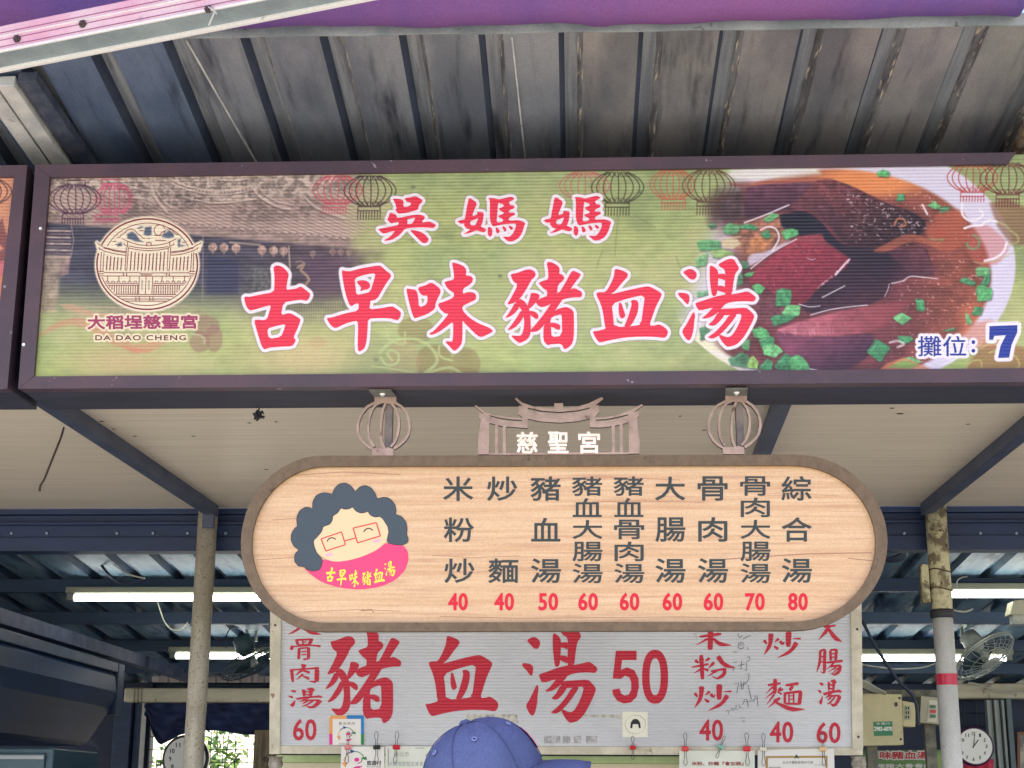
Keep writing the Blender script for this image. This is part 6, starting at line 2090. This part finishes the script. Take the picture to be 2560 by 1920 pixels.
# two flat steel lanterns that carry the board
def lantern(ox, oy, mirror=1):
    zz = lambda pts: [(ox + x / 8.73, oy + y / 8.73) for x, y in pts]
    m = MB()
    m.slab([zz([(665, 265), (1140, 265), (1140, 400), (1080, 440), (940, 425), (880, 410), (800, 430), (720, 470), (665, 450)])], P_MENU, -0.011, 0.0, side=1)
    j = 0
    for pts, wd in [([(665, 410), (500, 500), (380, 650), (310, 830), (295, 960), (320, 1110), (400, 1250), (500, 1350), (620, 1420)], 58),
                    ([(700, 440), (610, 560), (550, 720), (525, 900), (530, 1050), (560, 1200), (620, 1310), (660, 1370)], 55),
                    ([(905, 420), (850, 560), (815, 750), (800, 950), (805, 1150), (830, 1290), (880, 1400)], 55),
                    ([(1040, 420), (1140, 560), (1195, 750), (1200, 930), (1170, 1110), (1110, 1260), (1020, 1370)], 55),
                    ([(1120, 410), (1260, 500), (1370, 650), (1430, 830), (1432, 960), (1400, 1110), (1320, 1230), (1210, 1330), (1090, 1410)], 58)]:
        m.slab([zz(ribbon(pts, wd))], P_MENU, -0.011 - j * 0.0001, 0.0001 + j * 0.0001, side=1)
        j += 1
    m.slab([zz([(610, 1410), (700, 1400), (800, 1410), (880, 1400), (960, 1380), (1080, 1420), (1080, 1560), (620, 1560)])], P_MENU, -0.0113, 0.0006, side=1)
    o = m.build('lantern_bracket', M_ORN, menu)
    f = MB()
    a_ = [P_MENU.at(*q) for q in zz([(665, 262), (1140, 262)])]
    b_ = [P_SIGN.at(*q) for q in zz([(620, 128), (1060, 128)])]
    zt = a_[0].z
    y1 = 3.806
    q0 = [Vector((a_[0].x, a_[0].y, zt)), Vector((a_[1].x, a_[1].y, zt)), Vector((a_[1].x - 0.006, y1, zt)), Vector((a_[0].x - 0.006, y1, zt))]
    f.hexa(q0, [p + Vector((0, 0, -0.0035)) for p in q0])
    f.build('mounting_flange', mat('flange_steel', S(110, 112, 104), rough=0.5, col2=S(92, 94, 90), nscale=30), o)
    s = MB()
    c = (q0[0] + q0[2]) / 2 + Vector((0, 0, -0.0035))
    s.disc(c, (0, 0, -1), 0.008, 0.006, 0.005, 10)
    s.disc(c + Vector((0, 0, -0.005)), (0, 0, -1), 0.004, 0.004, 0.004, 8)
    s.build('bolt', M_SCREW, o)
    rd = MB()
    t0, t1 = P_MENU.at(*zz([(990, 440)])[0]), P_MENU.at(*zz([(960, 1500)])[0])
    rd.box(t0.x - 0.011, t0.x + 0.008, t0.y + 0.006, t0.y + 0.03, t1.z, t0.z + 0.02)
    rd.build('hanger_post', mat('hanger_steel', S(120, 106, 98), rough=0.6, col2=S(84, 78, 76), nscale=20), o)
    return o


lantern(860, 960)
lantern(1737, 956.5)

# the gate cut from steel plate, with three gilt characters
Zg = lambda pts: zm(pts, 1150, 960, 4.424)
gt = MB()
K = lambda pts, a, b: gt.slab([Zg(pts)], P_MENU, a - .007, b, side=1)
gt.slab([Zg([(605, 165), (622, 150), (690, 205), (800, 245), (950, 270), (1042, 275), (1042, 212), (1142, 212), (1142, 272), (1300, 250), (1430, 210), (1520, 165), (1570, 145), (1585, 165), (1500, 235), (1535, 232), (1540, 310), (1500, 355), (1500, 380), (1440, 382), (1300, 412), (1110, 428), (900, 415), (750, 385), (690, 368), (645, 335), (650, 240), (690, 245)], ),
         Zg([(750, 262), (900, 295), (1100, 310), (1300, 292), (1435, 258), (1437, 275), (1300, 312), (1100, 328), (900, 315), (752, 282)])], P_MENU, -0.011, 0.0, side=1)
gt.slab([Zg([(160, 245), (175, 232), (260, 300), (340, 335), (500, 365), (690, 372), (690, 362), (748, 384), (748, 488), (640, 480), (480, 470), (330, 432), (322, 440), (322, 778), (200, 778), (204, 600), (232, 400), (208, 370), (215, 320), (262, 330)]),
         Zg([(330, 345), (420, 370), (560, 392), (686, 398), (686, 412), (560, 410), (420, 388), (332, 362)])], P_MENU, -0.0111, -0.0002, side=1)
gt.slab([Zg([(1436, 380), (1495, 362), (1500, 372), (1620, 365), (1760, 335), (1880, 290), (2010, 222), (2026, 238), (1930, 305), (1982, 300), (1975, 355), (1955, 380), (1975, 560), (1988, 600), (1982, 770), (1866, 772), (1866, 420), (1840, 432), (1700, 465), (1560, 482), (1436, 478)]),
         Zg([(1500, 395), (1620, 388), (1760, 360), (1858, 335), (1858, 350), (1760, 380), (1620, 408), (1502, 410)])], P_MENU, -0.0111, -0.0002, side=1)
for x, t in [(405, 440), (490, 462), (1695, 462), (1783, 440)]:
    K([(x - 18, t), (x + 18, t), (x + 18, 778), (x - 18, 778)], -0.0042, -0.0004)
K([(322, 762), (1866, 752), (1866, 778), (322, 784)], -0.0042, -0.0005)
gate = gt.build('gate_ornament', M_ORN, menu)
gl = MB()
for ch, cx, cy, wd, ht in [('慈', 742, 648, 232, 240), ('聖', 1085, 646, 230, 240), ('宮', 1428, 646, 240, 244)]:
    p = Zg([(cx, cy)])[0]
    set_type(gl, P_MENU, 0.003, ch, p[0], p[1], wd / 4.424, ht / 4.424, weight=2.6, thick=0.005)
gl.build('gilt_lettering', M_GOLD, gate)

# ---------------------------------------------------------------- the white price sign behind
M_PWHITE = mat('white_corrugated_plastic', S(214, 217, 222, GAIN), rough=0.4, col2=S(204, 207, 213, GAIN), nscale=3, flute=0.0118, fdepth=0.45, dirt=S(160, 160, 160, GAIN), dscale=14, dstretch=(1, 1, 0.5), dlo=0.66, dhi=0.78, grain=0.03)
M_PRED = mat('price_sign_red', S(200, 30, 58, GAIN), rough=0.42, flute=0.0118, fdepth=0.45, grain=0.04)
price = thing('price_sign', 'white corrugated plastic price sign lettered in red brush characters, soup 50, behind the menu board', 'sign', P_PRICE.at(1400, 1870))
pm = MB()
pm.slab([[(699, 1470), (2130, 1462), (2131, 1868), (700, 1864)]], P_PRICE, -0.012, 0.0)
pm.build('panel', M_PWHITE, price)
fm = MB()
fm.slab([[(676, 1440), (703, 1440), (699, 1885), (673, 1885)]], P_PRICE, -0.03, 0.012)
fm.slab([[(2127, 1440), (2153, 1440), (2158, 1872), (2131, 1872)]], P_PRICE, -0.03, 0.012)
fm.slab([[(704, 1440), (2126, 1440), (2126, 1462), (704, 1462)]], P_PRICE, -0.03, 0.0115)
fm.slab([[(700, 1864.5), (2131, 1868.5), (2157, 1872.5), (2157, 1888), (700, 1884)]], P_PRICE, -0.03, 0.004)
fm.build('frame', M_FRAMEW, price, bevel=0.0015)
for u, v in [(688, 1563), (2143, 1573), (2146, 1842)]:
    s = MB()
    s.disc(P_PRICE.at(u, v, 0.012), P_PRICE.n, 0.005, 0.004, 0.002, 10)
    s.build('screw', mat('rusty_screw', S(70, 60, 52), rough=0.6), price)
big = MB()
lay(big, glyph_map('zhu', lambda x: 660 + (452 + (x - 75) * .464) / 2.989, lambda y: 1540 + (190 + (y - 290) * .511) / 2.989), P_PRICE, 0.001)
lay(big, glyph_map('xue', lambda x: 660 + (1205 + (x - 140) * .456) / 2.989, lambda y: 1540 + (148 + (y - 205) * .512) / 2.989), P_PRICE, 0.001)
lay(big, glyph_map('tang', lambda x: 1314 + (x - 155) * .1517, lambda y: 1601 + (y - 320) * .1729), P_PRICE, 0.001)
big.build('dish_lettering', M_PRED, price)
sm_ = MB()
pcs = brush([([(330, 20), (300, 130), (235, 185), (150, 222)], [40, 40, 28, 6]), ([(320, 140), (430, 200), (550, 226)], [26, 48, 6]),
             ([(250, 290), (265, 352)], 36), ([(235, 294), (450, 284)], 24), ([(436, 285), (405, 345)], 42), ([(325, 300), (330, 352)], 20), ([(322, 318), (370, 314)], 14), ([(262, 352), (405, 346)], 18),
             ([(205, 362), (182, 412)], 42), ([(205, 374), (430, 356), (545, 370)], [18, 18, 26]),
             ([(284, 390), (275, 528)], 36), ([(290, 394), (398, 386)], 20), ([(396, 385), (396, 522)], 40), ([(310, 436), (372, 431)], 16), ([(310, 473), (372, 468)], 15), ([(330, 532), (395, 520)], 22),
             ([(190, 650), (205, 806)], [44, 34]), ([(165, 660), (340, 648), (525, 634)], [22, 20, 26]), ([(500, 640), (496, 800)], 58), ([(405, 795), (490, 805)], [8, 32]),
             ([(340, 588), (330, 650), (238, 722)], [72, 36, 8]), ([(325, 662), (412, 692)], [20, 36]), ([(330, 708), (250, 778)], [30, 8]), ([(325, 730), (405, 768)], [16, 34])], 690, 1540, 4.879)
lay(sm_, pcs, P_PRICE, 0.001)
lay(sm_, glyph_map('tang', lambda x: 690 + (165 + (x - 155) * .342) / 4.879, lambda y: 1540 + (912 + (y - 320) * .182) / 4.879), P_PRICE, 0.001)
chao = lambda ddx, ddy: brush([([(190, 895), (228, 945)], [44, 26]), ([(385, 875), (325, 922)], [46, 8]), ([(282, 808), (272, 960), (190, 1088)], [72, 52, 6]), ([(318, 972), (375, 1012)], [22, 44]),
              ([(510, 782), (506, 982)], [82, 60]), ([(398, 905), (432, 952), (456, 915)], [44, 34, 6]), ([(565, 876), (668, 874)], [10, 28]), ([(615, 925), (540, 1040), (365, 1126)], [66, 46, 6])], 1700 + ddx, 1560 + ddy, 5.184)
pcs = brush([([(250, 165), (535, 128)], [30, 40]), ([(395, 60), (395, 180), (390, 335)], [70, 70, 66]), ([(360, 190), (208, 276)], [36, 6]), ([(430, 185), (510, 262), (668, 276)], [30, 52, 8]),
             ([(275, 402), (292, 716)], [60, 52]), ([(152, 562), (372, 518)], [20, 32]), ([(195, 468), (242, 506)], [42, 26]), ([(385, 442), (325, 484)], [44, 16]), ([(262, 590), (176, 642)], [30, 6]), ([(305, 578), (368, 602)], [22, 40]),
             ([(442, 498), (368, 574)], [50, 10]), ([(490, 418), (570, 532), (722, 574)], [64, 56, 6]), ([(400, 612), (595, 580)], [24, 30]), ([(582, 578), (572, 660), (478, 712)], [46, 48, 24]), ([(488, 598), (358, 678)], [40, 8]), ([(412, 678), (480, 708)], [8, 26])], 1700, 1560, 5.184)
lay(sm_, pcs, P_PRICE, 0.001)
lay(sm_, chao(0, 0), P_PRICE, 0.001)
lay(sm_, chao(173.2, -132.2), P_PRICE, 0.001)
pcs = brush([([(300, 712), (296, 905)], [56, 46]), ([(205, 792), (372, 768)], 32), ([(272, 812), (178, 905)], [30, 6]), ([(380, 822), (330, 860)], [28, 10]), ([(405, 846), (335, 872)], 26), ([(300, 862), (172, 966)], [32, 6]), ([(290, 912), (186, 1048)], [32, 6]), ([(330, 880), (385, 910)], [14, 30]),
             ([(278, 1002), (365, 958)], 30), ([(362, 958), (205, 1088)], [42, 6]), ([(300, 1012), (500, 1108), (690, 1106)], [26, 58, 6]),
             ([(435, 796), (605, 770)], [30, 40]), ([(530, 800), (490, 862)], 40), ([(426, 895), (426, 1035)], 34), ([(410, 902), (640, 872)], 34), ([(632, 872), (612, 1045)], 52), ([(430, 1032), (612, 1036)], 28), ([(480, 900), (480, 1022)], 22), ([(540, 890), (540, 1020)], 22), ([(488, 934), (534, 928)], 15), ([(488, 976), (534, 972)], 15),
             ([(1000, 10), (975, 80), (862, 208)], [60, 48, 6]), ([(990, 60), (1080, 188), (1168, 230)], [36, 56, 6]), ([(930, 40), (1085, 18)], 26),
             ([(885, 345), (880, 500), (838, 624)], [36, 34, 8]), ([(880, 350), (948, 330)], 28), ([(944, 330), (938, 632)], 42), ([(890, 428), (936, 420)], 18), ([(890, 494), (936, 486)], 18), ([(888, 622), (940, 636)], [8, 26]),
             ([(1015, 345), (1022, 475)], 36), ([(1010, 340), (1100, 330)], 28), ([(1095, 328), (1084, 470)], 40), ([(1030, 388), (1084, 382)], 18), ([(1030, 432), (1084, 426)], 18), ([(962, 502), (1178, 476)], [28, 36]), ([(1062, 502), (968, 592)], [30, 6]), ([(1010, 552), (1152, 536)], 30), ([(1148, 538), (1130, 622), (1058, 664)], [42, 42, 22]), ([(1018, 640), (1066, 656)], [6, 26]), ([(1092, 560), (986, 624)], [26, 6]), ([(1124, 566), (1030, 652)], [26, 6])], 1880, 1560, 5.184)
lay(sm_, pcs, P_PRICE, 0.001)
lay(sm_, glyph_map('tang', lambda x: 1880 + (865 + (x - 155) * .253) / 5.184, lambda y: 1560 + (770 + (y - 320) * .255) / 5.184), P_PRICE, 0.001)
sm_.build('side_lettering', M_PRED, price)
nu = MB()
Zn = lambda pts: zm(pts, 1360, 1540, 2.765)
nu.flat([Zn([(497, 240), (640, 240), (640, 305), (540, 305), (531, 372), (575, 355), (625, 375), (652, 430), (657, 490), (640, 560), (600, 598), (550, 605), (505, 585), (478, 545), (472, 510), (522, 500), (533, 535), (555, 550), (585, 545), (603, 510), (603, 460), (590, 425), (560, 412), (532, 435), (475, 432)])], P_PRICE, 0.001)


def oval(cx, cy, rx, ry, p=2.3, n=36):
    out = []
    for i in range(n):
        t = 2 * math.pi * i / n
        c, s = math.cos(t), math.sin(t)
        out.append((cx + rx * math.copysign(abs(c) ** (2 / p), c), cy + ry * math.copysign(abs(s) ** (2 / p), s)))
    return out


nu.flat([Zn(oval(768, 420, 90, 187)), Zn(oval(768, 420, 38, 128))], P_PRICE, 0.001)
for word, x, y, wd, ht, ox, oy, s in [('60', 350, 1388, 288, 262, 690, 1540, 4.879), ('40', 404, 1376, 310, 278, 1700, 1560, 5.184), ('40', 382, 1400, 308, 276, 1880, 1560, 5.184), ('60', 992, 1410, 312, 274, 1880, 1560, 5.184)]:
    set_type(nu, P_PRICE, 0.001, word, ox + x / s, oy + y / s, wd / s, ht / s, weight=2.6, space=1.05)
nu.build('numerals', M_PRED, price)
hw = MB()
M_PEN = mat('pen_ink', S(86, 88, 96), rough=0.6)
j = 0
for pts in [[(590, 1130), (640, 1118), (625, 1170)], [(672, 1090), (660, 1115), (690, 1120), (700, 1095), (672, 1090)], [(705, 1060), (735, 1055), (715, 1105), (745, 1108)], [(750, 1050), (780, 1045), (765, 1090), (800, 1075)], [(810, 1050), (830, 1000)], [(872, 985), (840, 972), (832, 1005), (868, 1010), (872, 985), (885, 1080)], [(895, 1010), (930, 990)], [(940, 985), (970, 970), (945, 1010)], [(1000, 930), (970, 935), (975, 970), (1005, 965), (1000, 930), (1010, 1065)], [(868, 300), (885, 330)], [(870, 440), (905, 420), (900, 470), (860, 490)], [(864, 500), (862, 600), (845, 610)], [(690, 500), (740, 490)], [(700, 545), (690, 610)], [(800, 480), (790, 590)], [(750, 540), (840, 520)], [(870, 650), (895, 640), (890, 720), (850, 770)], [(705, 775), (760, 765), (735, 900)], [(790, 750), (800, 850)], [(830, 745), (815, 850)], [(770, 800), (860, 770)], [(880, 790), (925, 975)], [(750, 125), (770, 185), (810, 150)], [(815, 195), (915, 145)],
            [(690, 360), (735, 365)], [(810, 1250), (820, 1262), (842, 1255)]]:
    hw.flat([ribbon(zm(pts, 1700, 1560, 5.184), 1.5)], P_PRICE, 0.0012 + j * 0.00004)
    j += 1
hw.flat([ribbon(zm(ell(792, 280, 38, 42, 16), 1700, 1560, 5.184), 1.3)], P_PRICE, 0.003)
for x, y in [(798, 1220), (830, 1218), (780, 272), (805, 270)]:
    hw.flat([zm(ell(x, y, 7, 8, 8), 1700, 1560, 5.184)], P_PRICE, 0.0032)
hw.build('pen_scribbles', M_PEN, price)
# scraps of old tape left on the sign
tp = MB()
tp.slab([zm([(1515, 735), (1890, 735), (1900, 800), (1500, 790)], 660, 1540, 2.989)], P_PRICE, 0.0, 0.0006)
tp.slab([zm([(270, 682), (530, 682), (545, 715), (500, 705), (290, 695)], 1360, 1540, 2.765)], P_PRICE, 0.0, 0.0006)
for x in (0, 60, 130, 205, 290):
    tp.slab([zm([(x, 828), (x + 52 + (x == 290) * 25, 828), (x + 52 + (x == 290) * 25, 880), (x, 880)], 1360, 1540, 2.765)], P_PRICE, 0.0, 0.0006, 1)
tp.build('tape_residue', [mat('old_tape', S(196, 194, 182), rough=0.7, col2=S(150, 150, 144), nscale=60, lo=.45, hi=.6), mat('grey_tape', S(150, 150, 152), rough=0.6, col2=S(184, 184, 184), nscale=90, lo=.45, hi=.6)], price)

# ---------------------------------------------------------------- cards and papers
M_PAPER = mat('white_card', S(238, 236, 230, GAIN), rough=0.5, grain=0.03)
M_PAPERG = mat('laminated_paper', S(214, 220, 206, GAIN), rough=0.25, col2=S(228, 232, 222, GAIN), nscale=6)


def inkm(nm, r, g, b):
    return mat(nm, S(r, g, b, GAIN), rough=0.5, spec=0.3)


INK = {'black': inkm('black_ink', 44, 44, 46), 'orange': inkm('orange_ink', 240, 170, 96), 'magenta': inkm('magenta_ink', 232, 60, 150), 'blue': inkm('sky_ink', 40, 130, 200), 'green': inkm('green_ink', 40, 140, 84), 'navy': inkm('navy_ink', 50, 84, 150), 'brown': inkm('brown_red_ink', 150, 60, 56), 'grey': inkm('grey_ink', 150, 152, 150), 'gold': inkm('gold_ink', 176, 140, 80)}


def swirl(mb_, f, plane, d, mi):
    """the payment mark: bent arrows round a pink dot and a smile"""
    A = lambda pts, wd, c, k: mb_.flat([[f(*p) for p in ribbon(pts, wd)]], plane, d + k * 0.0001, mi[c])
    A([(-70, 60), (-78, 0), (-55, -45), (-30, -70)], 8, 'orange', 1)
    A([(-60, -50), (-30, -72), (-10, -78)], 8, 'navy', 2)
    A([(0, -80), (40, -70), (70, -40), (80, 0)], 8, 'green', 3)
    A([(30, 40), (60, 20), (66, -20)], 8, 'brown', 4)
    for tri, c in [([(-96, 30), (-56, 30), (-66, 84)], 'orange'), ([(-30, -100), (10, -78), (-24, -58)], 'navy'), ([(96, -30), (56, -6), (104, 6)], 'green'), ([(-10, 80), (20, 66), (70, 62), (30, 96)], 'magenta')]:
        mb_.flat([[f(*p) for p in tri]], plane, d + 0.0007, mi[c])
    mb_.flat([[f(*p) for p in ell(22, 2, 20, 20, 14)]], plane, d + 0.0008, mi['magenta'])


INKL = ['white'] + list(INK)
IMATS = [M_PAPER] + list(INK.values())
MI = {k: i for i, k in enumerate(INKL)}


def card(nm, label, cat, quad, plane, d, thick, draw, paper=None, group=None):
    t = thing(nm, label, cat, plane.at(*[sum(c) / 4 for c in zip(*quad)], d), group)
    m = MB()
    m.slab([quad], plane, d, d + thick)
    m.build('sheet', paper or M_PAPER, t)
    if draw:
        k = MB()
        draw(k, plane, d + thick + 0.0004)
        if k.v:
            k.build('print', IMATS, t)
    return t


Zw = lambda pts: zm(pts, 660, 1540, 2.989)


def d1(k, P, d):
    for lp, c in [([(487, 760), (500, 745), (618, 745), (618, 769), (512, 769), (512, 880), (487, 880)], 'orange'), ([(487, 880), (512, 880), (512, 962), (487, 962)], 'magenta'), ([(618, 742), (748, 742), (748, 880), (724, 880), (724, 769), (618, 769)], 'blue'), ([(724, 880), (748, 880), (748, 962), (724, 962)], 'green')]:
        k.flat([Zw(lp)], P, d, MI[c])
    set_type(k, P, d, '歡迎使用', *Zw([(618, 803)])[0], 39, 6.4, mi=MI['black'], space=1.3)
    set_type(k, P, d, '悠遊付', *Zw([(585, 954)])[0], 18, 4.5, mi=MI['grey'])
    swirl(k, lambda x, y: Zw([(612 + x * .72, 880 + y * .6)])[0], P, d, MI)


card('payment_card', 'small white card with rainbow border and arrow logo stuck on the price sign', 'card', Zw([(486, 745), (750, 741), (750, 963), (487, 964)]), P_PRICE, 0.001, 0.003, d1)


def d2(k, P, d):
    swirl(k, lambda x, y: Zw([(672 + x * .95, 1072 + y * .78)])[0], P, d, MI)
    set_type(k, P, d, '悠遊付', *Zw([(822, 1098)])[0], 37, 12, mi=MI['black'], weight=.6)
    set_type(k, P, d, 'EasyWallet', *Zw([(822, 1128)])[0], 36, 4.6, mi=MI['black'])


card('payment_poster', 'white payment poster with arrow swirl logo clipped under the price sign', 'poster', Zw([(578, 975), (900, 978), (898, 1190), (570, 1190)]), P_PRICE, 0.012, 0.002, d2)


def d3(k, P, d):
    set_type(k, P, d, '台北市', *Zw([(1030, 1032)])[0], 36, 12, mi=MI['grey'])
    set_type(k, P, d, '食', *Zw([(1222, 1048)])[0], 11, 17, mi=MI['grey'])
    set_type(k, P, d, '大稻埕慈聖宮美食街', *Zw([(1078, 1104)])[0], 97, 11.5, mi=MI['grey'])
    k.flat([Zw([(925, 990), (932, 990), (932, 1120), (925, 1120)])], P, d, MI['grey'])
    k.flat([Zw([(1130, 985), (1200, 985), (1200, 990), (1130, 990)])], P, d, MI['grey'])


card('paper_notice', 'pale paper notice with faint grey characters clipped left of the blue cap', 'paper', Zw([(908, 972), (1330, 975), (1330, 1190), (905, 1190)]), P_PRICE, 0.0125, 0.0012, d3, M_PAPERG)


def d4(k, P, d):
    c = Zn([(632, 745)])[0]
    k.flat([zm([(596, 775), (600, 735), (615, 715), (632, 710), (650, 716), (664, 735), (669, 775), (656, 775), (650, 748), (614, 748), (610, 775)], 1360, 1540, 2.765)], P, d, MI['black'])
    for i in range(22):
        t = 2 * math.pi * i / 22
        p = Zn([(632 + 68 * math.cos(t), 750 + 68 * math.sin(t))])[0]
        q = Zn([(632 + 74 * math.cos(t + .18), 750 + 60 * math.sin(t + .18))])[0]
        k.flat([ribbon([p, q], 1.2)], P, d + 0.00005 * i, MI['grey'])


card('square_sticker', 'square cream sticker with a black bobbed hair emblem on the price sign', 'sticker', Zn([(542, 660), (717, 662), (717, 838), (542, 838)]), P_PRICE, 0.0008, 0.0008, d4, mat('cream_sticker', S(242, 242, 224, GAIN), rough=0.4))


def d5(k, P, d):
    set_type(k, P, d, '米粉、炒麵『會加蒜』', *Zn([(1200, 1020)])[0], 130, 10, mi=MI['brown'], weight=.7)


card('garlic_notice', 'laminated notice in brown red characters clipped under the forty', 'paper', Zn([(935, 930), (1455, 930), (1458, 1140), (935, 1140)]), P_PRICE, 0.0125, 0.002, d5, M_PAPERG)


def d6(k, P, d):
    for lp in [[(1532, 968), (1960, 966), (1960, 980), (1532, 982)], [(1532, 982), (1548, 982), (1548, 1090), (1532, 1090)], [(1946, 980), (1960, 980), (1960, 1090), (1946, 1090)]]:
        k.flat([Zn(lp)], P, d, MI['gold'])
    set_type(k, P, d, '台北市攤販營業許可證', *Zn([(1755, 1012)])[0], 76, 7, mi=MI['black'])
    set_type(k, P, d, '攤販營業類', *Zn([(1595, 1048)])[0], 30, 4, mi=MI['black'])
    k.flat([Zn([(1728, 990), (1745, 955), (1764, 988), (1746, 978)])], P, d, MI['green'])
    k.flat([Zn([(1866, 1028), (1936, 1026), (1936, 1029), (1866, 1031)])], P, d, MI['grey'])


card('licence_certificate', 'gold bordered licence certificate in a plastic sleeve clipped at the right end', 'certificate', Zn([(1478, 925), (2005, 915), (2010, 1140), (1478, 1140)]), P_PRICE, 0.0125, 0.002, d6, mat('sleeve', S(226, 226, 222, GAIN), rough=0.2))

# ---------------------------------------------------------------- binder clips along the lower edge
M_WIRE = mat('clip_wire', S(50, 48, 46), rough=0.35, metal=0.6)


def clip(cx, cy, wd, ht, col, tilt, word, k=1.0):
    p = P_PRICE.at(cx, cy, 0.016)
    t = thing('binder_clip', word, 'clip', p, 'binder clips along the foot of the price sign')
    s = 5.75 / FPX
    w2, h2 = wd * s / 2, ht * s / 2
    rot = Matrix.Rotation(R(tilt), 3, 'Y')
    L_ = lambda x, y, z: p + rot @ Vector((x, y, z))
    m = MB()
    vs = []
    pro = [(-0.004, -h2), (-0.009, -h2 * .2), (-0.004, h2), (0.004, h2), (0.006, -h2 * .2), (0.004, -h2)]
    for x in (-w2, w2):
        vs += [L_(x, y, z) for y, z in pro]
    n = len(pro)
    m.add(vs, [(i, (i + 1) % n, n + (i + 1) % n, n + i) for i in range(n)] + [tuple(range(n))[::-1], tuple(range(n, 2 * n))])
    m.build('clip_body', mat('clip_paint', col, rough=0.35), t, bevel=0.0008)
    for sg, ln in ((1, 34 * k), (-1, 36 * k)):
        wm = MB()
        e = ln * s
        pts = [(-w2 * .30, 0, h2 * sg * .6), (-w2 * .26, 0, h2 * sg + e * .45), (-w2 * .55, 0, h2 * sg + sg * e * .55), (-w2 * .55, 0, 0), ]
        q = [(-.28, .9, 0), (-.22, 1, .38), (-.5, 1, .66), (-.46, 1, .88), (0, 1, 1.0), (.46, 1, .88), (.5, 1, .66), (.22, 1, .38), (.28, .9, 0)]
        wm.tube([L_(a_ * w2, -0.010, sg * (h2 * .7 + c_ * e)) for a_, b_, c_ in q], 0.0011, 6)
        wm.build('wire_handle', M_WIRE, t)


clip(870, 1868, 16, 12, S(226, 140, 140), 2, 'pink binder clip on the payment poster under the card')
clip(942, 1868, 17, 10, S(44, 52, 50), -2, 'black binder clip between the pink clip and the red clip')
clip(991, 1868, 17, 11, S(206, 34, 56), 3, 'red binder clip on the pale notice, left of the cap')
clip(1582, 1869, 14, 10, S(206, 50, 62), 0, 'small red binder clip holding no paper, right of the cap brim', .7)
clip(1713, 1872, 16, 12, S(226, 84, 84), 1, 'red binder clip on the left corner of the garlic notice')
clip(1801, 1867, 12, 11, S(132, 190, 180), 22, 'tilted mint green binder clip on the garlic notice', .7)
clip(1867, 1872, 18, 12, S(222, 66, 74), 0, 'red binder clip on the right corner of the garlic notice')
clip(1908, 1873, 16, 11, S(226, 222, 206), 2, 'cream binder clip on the left of the licence certificate')
clip(2057, 1873, 16, 12, S(226, 196, 148), 0, 'tan binder clip on the right of the licence certificate')
